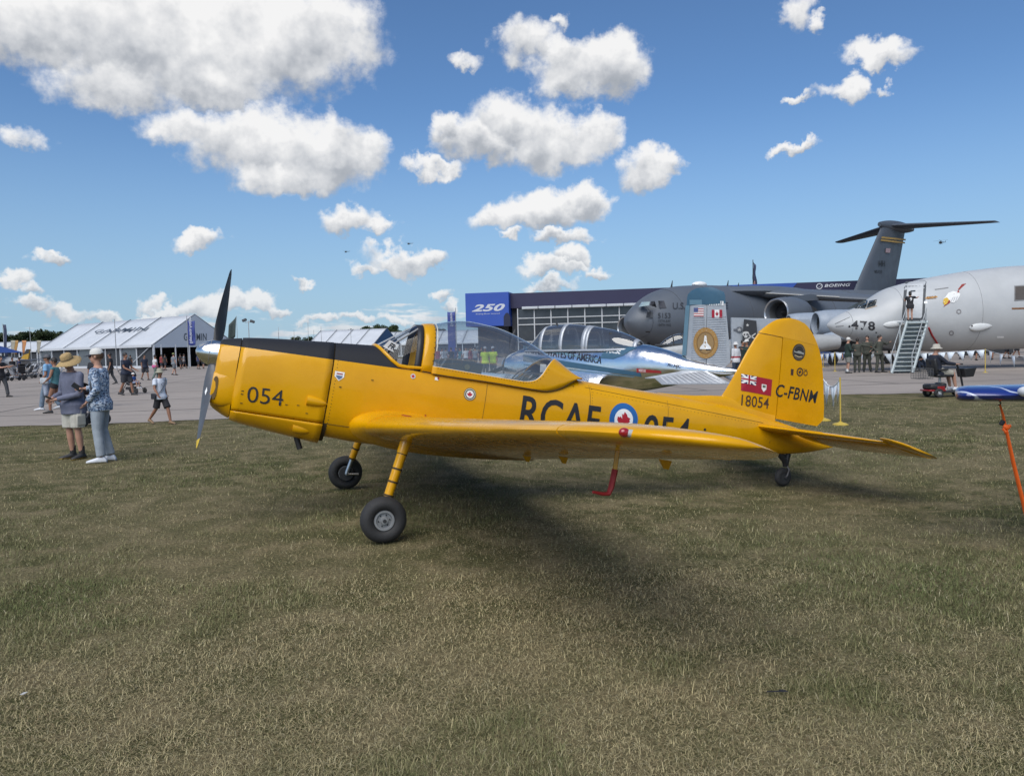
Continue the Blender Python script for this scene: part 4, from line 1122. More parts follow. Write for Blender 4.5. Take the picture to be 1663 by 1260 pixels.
# ---------------------------------------------------------------- polished silver trainer
fr = Frame((-1.02, 21.7), (.75, -.667))
silver = thing('silver_airplane', 'polished bare metal trainer with blue stripes and a shuttle emblem on its fin', 'airplane', fr.O, fr.rz)
def polished():
    m = bpy.data.materials.new('polished_aluminium'); m.use_nodes = True
    t = NT(m.node_tree); b = m.node_tree.nodes['Principled BSDF']; tc = t.n('ShaderNodeTexCoord').outputs['Object']
    b.inputs['Base Color'].default_value = (.90, .885, .86, 1); b.inputs['Metallic'].default_value = 1.0
    m.node_tree.links.new(t.mapr(t.noise(tc, 3, 4, .6), .3, .7, .12, .26), b.inputs['Roughness'])
    bp = t.n('ShaderNodeBump', ins={'Strength': .30, 'Distance': .02, 'Height': t.noise(tc, 3.2, 3, .5)}); m.node_tree.links.new(bp.outputs[0], b.inputs['Normal'])
    return m
POL = polished(); SILV = mat('silver_paint', (.44, .46, .49), .38, .35); TEAL = mat('stripe_teal', (.045, .11, .17), .35); TEAL2 = mat('stripe_teal_light', (.12, .22, .29), .4)
GOLD = mat('emblem_gold', (.36, .20, .06), .45); NAVYL = mat('letter_black', (.015, .018, .03), .5)
sb_ = Body([1.10, 1.16, 1.26, 1.40, 1.62, 1.95, 2.4, 3.2, 4.2, 5.0, 5.6, 6.2, 6.7, 7.2, 7.6, 7.95],
           [1.22, 1.34, 1.44, 1.50, 1.58, 1.66, 1.70, 1.70, 1.70, 1.71, 1.69, 1.56, 1.40, 1.26, 1.17, 1.10],
           [1.16, 1.04, .88, .74, .62, .55, .52, .50, .50, .52, .58, .68, .78, .87, .93, 1.0],
           [.03, .16, .29, .36, .42, .46, .48, .49, .48, .45, .40, .32, .25, .17, .10, .03], [2, 2, 2.2, 2.3, 2.4, 2.4, 2.4, 2.4, 2.4, 2.3, 2.2, 2.1, 2, 2, 2, 2])
mb = MB(); sb_.loft(mb, 1.42, 7.95, 60, 44); sfus = mb.build('fuselage', POL, silver, 60)
mb = MB(); sb_.loft(mb, 1.10, 1.30, 12, 30); mb.build('spinner', CHROME, silver)
for k in range(3):
    a = 2 * pi * k / 3 + .3; mb = MB(); R = []
    for r in np.linspace(.1, 1.05, 8):
        c = .16 * (1 - (r - .5) ** 2) * (1 if r < 1 else .5); d = Vector((0, sin(a), cos(a))); e = Vector((.5, cos(a) * .86, -sin(a) * .86))
        R.append([Vector((1.28, 0, 1.19)) + d * r + e * (c / 2 * cos(q)) + Vector((.86, -.5 * cos(a), .5 * sin(a))) * (.012 * sin(q)) for q in [2*pi*j/8 for j in range(8)]])
    mb.loft(R); mb.build('propeller_blade', BLACK_P, silver)
sct = hermite([2.12, 2.4, 2.69, 3.0, 3.4, 4.08, 4.82, 5.3, 5.65], [1.70, 1.98, 2.21, 2.245, 2.25, 2.18, 2.05, 1.88, 1.69]); scw = hermite([2.12, 2.69, 3.4, 4.8, 5.65], [.30, .37, .39, .36, .14])
def scp(x, a): return (x, -scw(x) * cos(a), 1.56 + (sct(x) - 1.56) * abs(sin(a)) ** .85)
SG = glass_mat('smoked_canopy', (.34, .36, .38), .32)
for (x0, x1) in ((2.16, 2.70), (2.75, 3.36), (3.41, 4.05), (4.20, 5.45)):
    mb = MB(); mb.loft([[scp(x, pi * k / 20) for k in range(21)] for x in np.linspace(x0, x1, 8)], False); mb.build('canopy_glass', SG, silver, 80)
for (x, w) in ((2.71, .05), (3.38, .055), (4.08, .055), (4.18, .04), (5.47, .05)):
    mb = MB(); mb.loft([[tuple(Vector(scp(x + dx, pi * k / 20)) + Vector((0, -.012 * cos(pi*k/20), .012 * sin(pi*k/20)))) for k in range(21)] for dx in (-w, w)], False)
    fo = mb.build('canopy_frame', SILV, silver, 80); fo.modifiers.new('thickness', 'SOLIDIFY').thickness = .02
for s in (-1, 1):
    mb = MB(); mb.tube([(x, s * (scw(x) + .01), 1.575) for x in np.linspace(2.14, 5.5, 14)], .03, 8); mb.build('canopy_rail', SILV, silver)
for x in (3.1, 4.55):
    mb = MB(); mb.box((x, 0, 1.45), (.5, .5, .12)); mb.box((x + .25, 0, 1.72), (.1, .46, .55)); st = mb.build('pilot_seat', DARK_IN, silver, 40, .03)
mb = MB(); mb.tube([(3.0, 0, 2.24), (2.93, 0, 2.42)], [.03, .008], 8); mb.build('antenna', BLACK_P, silver)
# fin, rudder with raised beads
def plate(mb, pts, th, y0=0.0): mb.prism([(x, y0, z) for x, z in pts], (0, -th, 0), (0, th, 0))
mb = MB(); R = []
for z, le, te in ((1.10, 6.35, 7.23), (1.30, 6.58, 7.235), (1.45, 6.66, 7.24), (2.55, 6.76, 7.27)):
    R.append([(x, -.045 * sin(pi * min(1, (k + .6) / 8) * .8) - .004, z) for k, x in enumerate(np.linspace(le, te, 8))] + [(x, .045 * sin(pi * min(1, (k + .6) / 8) * .8) + .004, z) for k, x in list(enumerate(np.linspace(le, te, 8)))[::-1]])
mb.loft(R); sfin = mb.build('fin', SILV, silver, 50)
mb = MB(); R = []
for z, le, te in ((1.02, 7.25, 7.52), (1.25, 7.255, 7.80), (1.45, 7.26, 7.80), (2.55, 7.28, 7.70)):
    R.append([(le, -.035, z), (te, -.006, z), (te, .006, z), (le, .035, z)])
mb.loft(R); srud = mb.build('rudder', SILV, silver, 40)
mb = MB(); R = []
for z, le, te, t in ((2.552, 6.76, 7.70, .045), (2.72, 6.77, 7.69, .045), (2.80, 6.79, 7.66, .04), (2.88, 6.88, 7.50, .03), (2.93, 7.0, 7.38, .012)):
    xs = np.linspace(le, te, 10); R.append([(x, -t * sin(pi * (k + .5) / 10) - .003, z) for k, x in enumerate(xs)] + [(x, t * sin(pi * (k + .5) / 10) + .003, z) for k, x in list(enumerate(xs))[::-1]])
mb.loft(R); scap = mb.build('fin_cap', TEAL, sfin, 50)
mb = MB(); R = []
for z, le in ((1.42, 6.65), (2.55, 6.755)): R.append([(le - .012, -.03, z), (le + .10, -.052, z), (le + .10, .052, z), (le - .012, .03, z)])
mb.loft(R); mb.build('fin_leading_edge', TEAL2, sfin)
for k in range(22):
    z = 1.22 + k * .052; x0 = 6.86 + (z - 1.2) * .08; 
    if z < 2.3:
        mb = MB(); mb.tube([(x0, -.052, z), (7.22, -.052, z)], .006, 5); mb.build('stiffening_bead', SILV, sfin)
        mb = MB(); mb.tube([(7.30, -.037, z), (7.72, -.016, z)], .006, 5); mb.build('stiffening_bead', SILV, srud)
def fy(x): return -.053 if x < 7.25 else -.036 + .03 * (x - 7.26) / .5 - .004
def finpx(c00, c10, c11, c01, d=.004):
    def fn(u, v):
        px = (c00[0]*(1-u)+c10[0]*u)*(1-v) + (c01[0]*(1-u)+c11[0]*u)*v; py = (c00[1]*(1-u)+c10[1]*u)*(1-v) + (c01[1]*(1-u)+c11[1]*u)*v
        x, z = fr.un(px, py, -.05); return (x, fy(x) - d, z)
    return fn
box4 = lambda x0, y0, x1, y1: ((x0, y1), (x1, y1), (x1, y0), (x0, y0))
FW_, FR_, FB_ = WHITE_P, FLAG_RED, NAVY
fl = decal(UNIT(), finpx(*box4(1127, 500, 1143, 514)), 'american_flag', FW_, sfin)
for k in range(4): decal(poly_bm([[(0, k * .27), (1, k * .27), (1, k * .27 + .13), (0, k * .27 + .13)]]), finpx(*box4(1127, 500, 1143, 514), d=.006), 'flag_stripe', mat('faded_red', (.45, .12, .12), .6), fl)
decal(poly_bm([[(0, .5), (.45, .5), (.45, 1), (0, 1)]]), finpx(*box4(1127, 500, 1143, 514), d=.008), 'flag_canton', mat('faded_navy', (.07, .09, .22), .6), fl)
cf_ = decal(UNIT(), finpx(*box4(1155.5, 503, 1172, 516)), 'canadian_flag', FW_, srud)
for q_ in (0, .73): decal(poly_bm([[(q_, 0), (q_ + .27, 0), (q_ + .27, 1), (q_, 1)]]), finpx(*box4(1155.5, 503, 1172, 516), d=.007), 'flag_bar', FR_, cf_)
decal(poly_bm([[(.34 + .32 * x, .15 + .7 * y) for x, y in MAPLE]]), finpx(*box4(1155.5, 503, 1172, 516), d=.007), 'flag_leaf', FR_, cf_)
eb = box4(1126.5, 532, 1165.5, 582)
em = decal(ring_bm(0, .5, 40), finpx(*eb, d=.012), 'shuttle_emblem', GOLD, sfin, .05, .6, .7)
decal(ring_bm(.33, .36, 40), finpx(*eb, d=.014), 'emblem_ring', mat('emblem_brown', (.16, .09, .03), .6), em)
decal(ring_bm(0, .33, 36), finpx(*eb, d=.013), 'emblem_field', mat('emblem_tan', (.30, .19, .08), .5), em, .05, .6, .7)
decal(poly_bm([[(.47, .74), (.53, .74), (.57, .50), (.72, .36), (.72, .30), (.28, .30), (.28, .36), (.43, .50)]]), finpx(*eb, d=.016), 'shuttle_shape', WHITE_P, em, .1, .6, .7)
decal(poly_bm([[(.28, .30), (.72, .30), (.70, .26), (.30, .26)], [(.495, .74), (.505, .74), (.505, .80), (.495, .80)]]), finpx(*eb, d=.016), 'shuttle_base', BLACK_P, em)
for k in range(14):
    a = 2 * pi * k / 14 + .1; decal(ring_bm(0, .018, 6, .5 + .42 * cos(a), .5 + .42 * sin(a)), finpx(*eb, d=.015), 'emblem_letter', mat('emblem_pale', (.42, .33, .2), .6), em)
decal(UNIT(), finpx(*box4(1120, 487, 1149, 495)), 'fin_band', TEAL2, sfin); decal(UNIT(), finpx(*box4(1150, 489, 1174, 496)), 'checker_band', WHITE_P, srud)
for k in range(16): decal(poly_bm([[((k % 8) / 8 + (.06 if k > 7 else 0), .05 if k < 8 else .5), ((k % 8 + .5) / 8 + (.06 if k > 7 else 0), .05 if k < 8 else .5), ((k % 8 + .5) / 8 + (.06 if k > 7 else 0), .5 if k < 8 else .95), ((k % 8) / 8 + (.06 if k > 7 else 0), .5 if k < 8 else .95)]]), finpx(*box4(1150, 489, 1172, 496), d=.007), 'checker_square', TEAL, srud)
# tailplane
for s in (-1, 1):
    mb = MB(); mb.loft(surf((6.66, s * .12, 1.05, .66), (6.76, s * 1.85, .985, .26), 12, .09)); tpz = mb.build('tailplane', SILV, silver, 50)
    mb = MB(); mb.loft([[(7.31, s * .16, 1.075), (7.90, s * .16, .80), (7.90, s * .16, .785), (7.31, s * .16, 1.03)], [(7.015, s * 1.85, .995), (7.17, s * 1.85, .865), (7.17, s * 1.85, .85), (7.015, s * 1.85, .965)]]); el_ = mb.build('elevator', SILV, tpz, 30)
    for k in range(11):
        q = (.14 + k * .14) / 1.69; y = s * (.16 + 1.69 * q); mb = MB(); mb.tube([Vector((7.33, 0, 1.068)).lerp(Vector((7.03, 0, .99)), q) + Vector((0, y, .004)), Vector((7.88, 0, .812)).lerp(Vector((7.16, 0, .876)), q) + Vector((0, y, .002))], .007, 5); mb.build('stiffening_bead', SILV, el_)
    mb = MB(); mb.loft(surf((2.55, s * .4, .72, 2.0), (3.05, s * 5.0, 1.20, 1.05), 14, .14, .02)); wg = mb.build('wing', POL, silver, 50)
    mb = MB(); mb.tube([(3.3, s * 1.45, .75), (3.3, s * 1.45, .28)], .05, 10); g_ = mb.build('gear_leg', SILV, silver)
    mb = MB(); mb.lathe([(.08, -.07), (.2, -.07), (.24, -.03), (.24, .03), (.2, .07), (.08, .07)], 24, 'Y', (3.3, s * 1.56, .24 )); mb.build('wheel', RUBBER, g_)
mb = MB(); mb.tube([(1.95, 0, .7), (1.85, 0, .26)], .045, 10); ng = mb.build('nose_gear_leg', SILV, silver)
mb = MB(); mb.lathe([(.06, -.05), (.15, -.05), (.19, -.02), (.19, .02), (.15, .05), (.06, .05)], 24, 'Y', (1.85, 0.07, .19)); mb.build('wheel', RUBBER, ng)
# stripes and lettering down the port side
def sq(c00, c10, c11, c01, m, name, off=.006, n=.12):
    return decal(UNIT(), stick(fr, sb_, c00, c10, c11, c01, off), name, m, silver, n, 3.0, .3)
sq((850, 566), (975, 586), (975, 583), (850, 561), TEAL2, 'upper_stripe'); sq((850, 587), (1042, 612), (1040, 605), (850, 576), TEAL, 'lower_stripe'); sq((850, 593), (1030, 613), (1030, 611.5), (850, 591), TEAL2, 'pin_stripe')
bl = decal(poly_bm([[(0, .05), (.35, .0), (.62, .25), (.8, .55), (1, .80), (.75, .98), (.45, 1), (.2, .8), (.05, .35)]]), stick(fr, sb_, (975, 583), (1035, 583), (1035, 560), (975, 560), .008), 'blue_panel', TEAL, silver, .08, 1.0, .5)
sticktext('UNITED STATES OF AMERICA', fr, sb_, (852, 559, 976, 591, 19), 'title_lettering', NAVYL, silver, .004, .25, .012, .12)
sticktext('ARISE', fr, sb_, (985, 563, 1010, 575, 2), 'name_lettering', WHITE_P, silver, .01, .4, .014)
sticktext('N134JC', fr, sb_, (1084, 589, 1107, 600, 3), 'registration', NAVYL, silver, .01, .5, .01)
rs = sq((1034, 605), (1074, 606), (1074, 602.5), (1034, 598), RED_P, 'rescue_panel', .008); sticktext('RESCUE', fr, sb_, (1038, 599.5, 1049, 604, .6), 'rescue_lettering', WHITE_P, silver, .01, 0, .012)

# ---------------------------------------------------------------- white-grey patrol jet, seen from its nose to its forward fuselage
fr = Frame((16.7, 39.5), (1, 0))
patrol = thing('patrol_jet', 'pale grey patrol jet numbered 478 with its front door open above airstairs', 'airplane', fr.O, fr.rz)
PGREY = mat('pale_grey_paint', (.44, .45, .45), .42, noise=.05, nscale=.8); DGL = mat('cockpit_glass_dark', (.05, .06, .065), .08, spec=.8)
pb_ = Body([-.12, .05, .3, .7, 1.2, 1.7, 2.3, 2.9, 3.6, 4.86, 6.2, 7.4, 10, 24],
           [2.50, 2.70, 2.88, 3.08, 3.28, 3.50, 3.92, 4.27, 4.48, 4.76, 4.98, 5.14, 5.33, 5.36],
           [2.42, 2.20, 2.03, 1.84, 1.64, 1.47, 1.33, 1.22, 1.11, .99, .95, .96, 1.0, 1.02],
           [.05, .28, .52, .82, 1.10, 1.31, 1.49, 1.62, 1.72, 1.82, 1.87, 1.88, 1.88, 1.88], [2] * 14, .47)
mb = MB(); pb_.loft(mb, -.12, 24, 90, 56); pfus = mb.build('fuselage', PGREY, patrol, 60)
def psq(c00, c10, c11, c01, m, name, off=.012, parent=None): return decal(UNIT(), stick(fr, pb_, c00, c10, c11, c01, off), name, m, parent or patrol, .3, 1.5, 1.0)
for q in (((1392, 500), (1405, 501.5), (1409, 488), (1402, 487)), ((1406.5, 501), (1412, 499), (1424, 486), (1411, 488)), ((1409, 500), (1422, 496), (1424, 485.5), (1416, 487)))[0:1]: psq(*q, DGL, 'cockpit_window', .02)
psq((1406.5, 501), (1421, 496.5), (1424, 486), (1411.5, 488.5), DGL, 'cockpit_window', .02); psq((1375, 501), (1391, 500), (1400.5, 489), (1392, 492), DGL, 'cockpit_window', .02)
psq((1404.5, 503), (1424, 497.5), (1424, 495.8), (1405, 501.3), mat('tan_line', (.36, .28, .2), .6), 'window_trim', .018)
sticktext('478', fr, pb_, (1382, 520, 1421, 537, 2.5), 'side_number', BLACK_P, patrol, .025, 0, .015, .3, 1.15)
decal(ring_bm(0, .5, 14), stick(fr, pb_, (1377.5, 532), (1381, 532), (1381, 528.5), (1377.5, 528.5), .015), 'static_port', BLACK_P, patrol); decal(ring_bm(0, .5, 14), stick(fr, pb_, (1421.5, 541.5), (1424, 541.5), (1424, 539), (1421.5, 539), .015), 'static_port', BLACK_P, patrol)
for (a, b) in (((1356, 526), (1380, 515)), ((1357, 530), (1370, 529))):      # radome lightning strips
    mb = MB(); f = stick(fr, pb_, a, b, b, a, .006); mb.tube([f(u, 0) for u in np.linspace(0, 1, 8)], .015, 5); mb.build('lightning_strip', mat('strip_grey', (.2, .2, .2), .6), patrol)
# door: dark seal frame around a lighter door
dk = decal(poly_bm([[(.06, 0), (.94, 0), (1, .05), (1, .96), (.93, 1), (.10, 1), (.03, .96), (0, .05)]]), stick(fr, pb_, (1464.2, 520.5), (1501, 521), (1504.4, 455.5), (1467.6, 457.3), .012), 'door_seal', mat('seal_dark', (.07, .075, .08), .7), patrol, .3, 1, 2)
door = decal(poly_bm([[(.06, 0), (.94, 0), (1, .05), (1, .96), (.93, 1), (.10, 1), (.03, .96), (0, .05)]]), stick(fr, pb_, (1469, 516), (1496.7, 516.8), (1499.5, 460.2), (1472.3, 462), .03), 'cabin_door', mat('door_grey', (.50, .51, .51), .45), patrol, .3, 1, 2)
psq((1478, 474), (1486, 473.5), (1486, 471.5), (1478, 472), DGL, 'door_window', .04, door)
for X in (.85, 3.15, 6.9):
    mb = MB(); mb.tube([pb_.pt(X, a, .001) for a in np.linspace(-1.4, 1.5, 26)], .008, 5); mb.build('panel_seam', mat('seam_grey2', (.20, .205, .21), .7), pfus)
# emblem: bird head over a lightning bolt
eag = decal(poly_bm([[(.0, .38), (.22, .36), (.30, .50), (.46, .30), (.60, .26), (.78, .36), (.9, .55), (.98, .75), (.80, .92), (.55, 1.0), (.30, .92), (.14, .70), (.04, .62)]]), stick(fr, pb_, (1531, 501), (1560, 497), (1560, 471), (1531, 475), .02), 'bird_emblem', mat('emblem_white', (.72, .72, .70), .6), patrol, .3, 1, 1)
decal(poly_bm([[(0, .38), (.08, .20), (.22, .26), (.34, .50), (.22, .66), (.04, .60)]]), stick(fr, pb_, (1531, 501), (1560, 497), (1560, 471), (1531, 475), .026), 'emblem_beak', mat('beak_yellow', (.60, .38, .03), .5), eag)
for k in range(3): decal(poly_bm([[(.42 + .13 * k, .34), (.47 + .13 * k, .34), (.60 + .11 * k, .62), (.55 + .11 * k, .62)]]), stick(fr, pb_, (1531, 501), (1560, 497), (1560, 471), (1531, 475), .026), 'emblem_feather', mat('feather_grey', (.42, .43, .44), .6), eag)
BOLT = mat('bolt_red', (.26, .03, .02), .5)
decal(poly_bm([[(0, 0), (.5, .15), (.4, .35), (1, .98), (.55, .95), (.28, .45), (.42, .40)]]), stick(fr, pb_, (1548, 478), (1566, 476), (1569, 460), (1553, 462), .02), 'emblem_bolt', BOLT, eag)
decal(poly_bm([[(0, 0), (.9, .6), (1, 1), (.55, .9), (.6, .7)]]), stick(fr, pb_, (1531, 499), (1544, 499), (1543, 487), (1533, 488), .02), 'emblem_bolt', BOLT, eag)
decal(poly_bm([[(0, .5), (.3, 1), (.3, .75), (1, .75), (1, .25), (.3, .25), (.3, 0)]]), stick(fr, pb_, (1501.5, 486.5), (1522, 484), (1522, 480), (1501.5, 482.5), .015), 'rescue_arrow', mat('arrow_orange', (.50, .24, .03), .5), patrol, .3, 1, .3)
sticktext('RESCUE', fr, pb_, (1505, 481.5, 1520, 485, -1.2), 'rescue_lettering', mat('arrow_dark', (.2, .08, .02), .5), patrol, .01, 0, .022)
psq((1518, 471), (1540, 468), (1540, 466.5), (1518, 469.5), mat('strip_grey', (.2, .2, .2), .6), 'upper_strip'); psq((1500.5, 493), (1506, 493), (1506, 489), (1500.5, 489), WHITE_P, 'data_plate')
psq((1647, 489), (1663, 488), (1663, 463), (1647, 464), mat('strip_grey', (.2, .2, .2), .6), 'cabin_window_frame', .014); psq((1648.5, 487), (1668, 486.5), (1668, 464.5), (1648.5, 465.5), mat('cabin_window_glass', (.10, .085, .07), .15), 'cabin_window', .02)
psq((1643, 502.5), (1664, 502), (1664, 499.5), (1643, 500), mat('arrow_dark', (.2, .08, .02), .5), 'stencil', .014)
for (px, py, r) in ((1557, 506, 4), (1545, 541, 4)):
    d0 = decal(ring_bm(.3, .5, 20), stick(fr, pb_, (px - r, py + r), (px + r, py + r), (px + r, py - r), (px - r, py - r), .014), 'vent_ring', mat('vent_grey', (.22, .21, .21), .6), patrol)
psq((1619, 549), (1630, 549), (1630, 546), (1619, 546), WHITE_P, 'lower_light')
psq((1470, 545), (1474, 545), (1474, 542), (1470, 542), mat('strip_grey', (.2, .2, .2), .6), 'drain_port')
for (pa, pb2, r) in (((1434, 528), (1478, 524), .17), ((1574, 532), (1611, 529), .21)):       # streamlined blisters
    f = stick(fr, pb_, pa, pb2, pb2, pa, 0); A, B = Vector(f(0, 0)), Vector(f(1, 0)); mb = MB(); R = []
    for k in range(13):
        s = k / 12; rr = r * (sin(pi * (s ** .75)) ** .6 if 0 < s < 1 else .04); c = A.lerp(B, s)
        R.append([c + Vector((0, -rr * .55 * cos(q), rr * sin(q))) for q in [2*pi*j/14 for j in range(14)]])
    mb.loft(R); mb.build('blister', mat('blister_white', (.60, .61, .60), .5), patrol)
decal(ring_bm(0, .5, 12), stick(fr, pb_, (1574.5, 531), (1577.5, 531), (1577.5, 528), (1574.5, 528), .13), 'blister_lens', BLACK_P, patrol)
mb = MB(); f = stick(fr, pb_, (1508, 532), (1526, 565), (1526, 565), (1508, 532), .01); mb.tube([f(0, 0), Vector(f(.35, 0)) + Vector((-.05, -.02, 0)), Vector(f(.7, 0)) + Vector((-.03, -.03, 0)), f(1, 0)], .045, 7); mb.build('red_hose', RED_P, patrol)
psq((1494, 531), (1505, 531), (1503, 518), (1492, 518), mat('seal_dark', (.07, .075, .08), .7), 'hatch_seal', .012); psq((1495.5, 529.5), (1503, 529.5), (1501, 520), (1494, 520), mat('door_grey', (.50, .51, .51), .45), 'hatch', .03)
# nose gear
for s in (-1, 1):
    mb = MB(); mb.lathe([(.12, -.09), (.3, -.09), (.34, -.04), (.34, .04), (.3, .09), (.12, .09)], 24, 'Y', (4.3, s * .2, .37)); mb.build('nose_wheel', RUBBER, patrol)
mb = MB(); mb.tube([(4.3, 0, .37), (4.25, 0, 1.2)], .09, 10); mb.tube([(4.3, -.2, .37), (4.3, .2, .37)], .05, 8); mb.build('nose_leg', ALU, patrol)
for s in (-1, 1):
    mb = MB(); mb.box((17.2, s * 2.86, .9), (.18, .18, .9)); mb.lathe([(.2, -.2), (.5, -.2), (.56, -.08), (.56, .08), (.5, .2), (.2, .2)], 24, 'Y', (17.2, s * 2.86, .6)); mb.build('main_gear', RUBBER, patrol)
    mb = MB(); mb.loft(surf((12.5, s * 1.2, 1.75, 7.5), (19.5, s * 15, 3.0, 2.0), 14, .12, .02)); mb.build('wing', PGREY, patrol, 50)

# ---------------------------------------------------------------- dark grey four-engined transport
fr = Frame((9.5, 70.5), (.8, .6))
heavy = thing('transport_jet', 'huge dark grey four-engined transport jet with a high T-tail, numbered 5153', 'airplane', fr.O, fr.rz)
HG = mat('dark_grey_paint', (.098, .112, .132), .5, noise=.05, nscale=.25); HG2 = mat('dark_grey_fin', (.062, .074, .092), .5, noise=.05, nscale=.3)
hb = Body([2.1, 2.35, 2.85, 3.5, 4.2, 5.0, 6.1, 7.6, 9.5, 14, 24, 34, 41, 47, 52, 56, 59],
          [4.0, 4.55, 5.05, 5.45, 5.9, 6.35, 6.82, 7.2, 7.45, 7.65, 7.72, 7.75, 7.9, 8.05, 8.1, 8.1, 8.0],
          [3.8, 3.2, 2.75, 2.35, 2.0, 1.75, 1.45, 1.25, 1.12, 1.05, 1.05, 1.15, 1.9, 3.3, 4.9, 6.3, 7.4],
          [.1, .75, 1.3, 1.75, 2.15, 2.5, 2.85, 3.15, 3.32, 3.43, 3.43, 3.43, 3.25, 2.75, 1.9, 1.0, .25], [2] * 17, .46)
mb = MB(); hb.loft(mb, 2.1, 59, 90, 48); hf = mb.build('fuselage', HG, heavy, 60)
mb = MB(); mb.ball((23, 0, 6.95), (9, 4.2, .85), 24, 12); mb.build('wing_box', HG, heavy, 60)
def hsq(c00, c10, c11, c01, m, name, off=.03): return decal(UNIT(), stick(fr, hb, c00, c10, c11, c01, off), name, m, heavy, .8, 2, 2)
for X in (3.6, 6.8, 11.5, 17.0, 33.0, 39.0):
    mb = MB(); mb.tube([hb.pt(X, a, .004) for a in np.linspace(-1.4, 1.5, 26)], .02, 5); mb.build('panel_seam', mat('seam_dark_grey', (.05, .056, .066), .7), hf)
PALEG = mat('windscreen_pale', (.30, .38, .38), .12, spec=.8)
hsq((1036.5, 498.5), (1053.5, 496), (1055, 490), (1042, 490.5), PALEG, 'cockpit_window'); hsq((1055, 496), (1066, 499.5), (1063, 489), (1057, 489.5), BLACK_P, 'cockpit_window'); hsq((1070.5, 500.5), (1082, 500.5), (1078, 488.5), (1068.5, 488.5), mat('window_brown', (.07, .07, .075), .2), 'cockpit_window')
hsq((1049, 516), (1060, 516), (1060, 506.5), (1050, 506.5), mat('panel_grey', (.08, .085, .09), .5), 'side_panel'); hsq((1048, 540), (1055, 540), (1055, 538), (1048, 538), BLACK_P, 'vent')
sticktext('5153', fr, hb, (1068, 508, 1088.5, 517, .3), 'tail_number', mat('stencil_dark', (.03, .034, .042), .6), heavy, .012, 0, .04, .8)
sticktext('15TH AW', fr, hb, (1069, 519, 1088.5, 523.5, .3), 'unit_lettering', mat('stencil_dark', (.03, .034, .042), .6), heavy, .01, 0, .04); sticktext('154TH WG', fr, hb, (1068, 525.5, 1089, 530, .3), 'unit_lettering', mat('stencil_dark', (.03, .034, .042), .6), heavy, .01, 0, .04)
sticktext('U.S. AIR FORCE', fr, hb, (1092, 491.5, 1182, 501.5, -.5), 'title_lettering', mat('stencil_dark', (.03, .034, .042), .6), heavy, .01, 0, .05, .8)
for (px, py) in ((1090, 463), (1181, 462), (1198, 466)):
    x, z = fr.un(px, py, 0); mb = MB(); mb.tube([(x, 0, z - .35), (x + .2, 0, z + .45)], [.12, .03], 6); mb.build('antenna', BLACK_P, heavy)
mb = MB(); mb.ball((fr.un(1136, 466, 0)[0], 0, 7.68), (1.0, .6, .35), 14, 8); mb.build('antenna_dome', WHITE_P, heavy)
mb = MB(); R = []
for k in range(9):
    z = 7.6 + (17.2 - 7.6) * k / 8; le = 42.8 + (50.4 - 42.8) * k / 8; te = 53.2 + (56.6 - 53.2) * k / 8; up, lo = airfoil(10, .11, 0); c = te - le
    R.append([(le + a * c, b * c, z) for a, b in up + lo[::-1][1:-1]])
mb.loft(R); hfin = mb.build('fin', HG2, heavy, 60)
def hfp(c00, c10, c11, c01, d=.03):
    def fn(u, v):
        px = (c00[0]*(1-u)+c10[0]*u)*(1-v) + (c01[0]*(1-u)+c11[0]*u)*v; py = (c00[1]*(1-u)+c10[1]*u)*(1-v) + (c01[1]*(1-u)+c11[1]*u)*v
        x, z = fr.un(px, py, -.35); return (x, -.52 - d, z)
    return fn
FY = mat('band_yellow', (.34, .22, .06), .6)
decal(UNIT(), hfp((1428.5, 387.5), (1468, 391.2), (1469, 388.7), (1430, 384.5)), 'fin_band', FY, hfin); decal(UNIT(), hfp((1427.5, 391.5), (1467, 396.2), (1467.7, 393.7), (1428.5, 389)), 'fin_band', FY, hfin)
decal(text_2d('HH', .02), hfp((1425, 433), (1435, 433), (1435, 423.5), (1425, 423.5)), 'tail_code', mat('stencil_black', (.015, .017, .02), .6), hfin); decal(text_2d('95153', .01), hfp((1418, 444), (1430, 444), (1430, 439), (1418, 439)), 'serial', mat('stencil_black', (.015, .017, .02), .6), hfin)
decal(UNIT(), hfp((1435.5, 410.5), (1443, 411), (1444, 404), (1436.5, 403.5)), 'flag', mat('dull_flag', (.30, .22, .24), .7), hfin)
mb = MB(); R = []
for s in np.linspace(0, 1, 13):
    r = 1.0 * (sin(pi * min(1, s * .85 + .08)) ** .7); R.append([(49.3 + 9.2 * s, r * .62 * cos(q), 16.75 + r * .8 * sin(q)) for q in [2*pi*j/16 for j in range(16)]])
mb.loft(R); mb.build('tail_bullet', HG2, hfin)
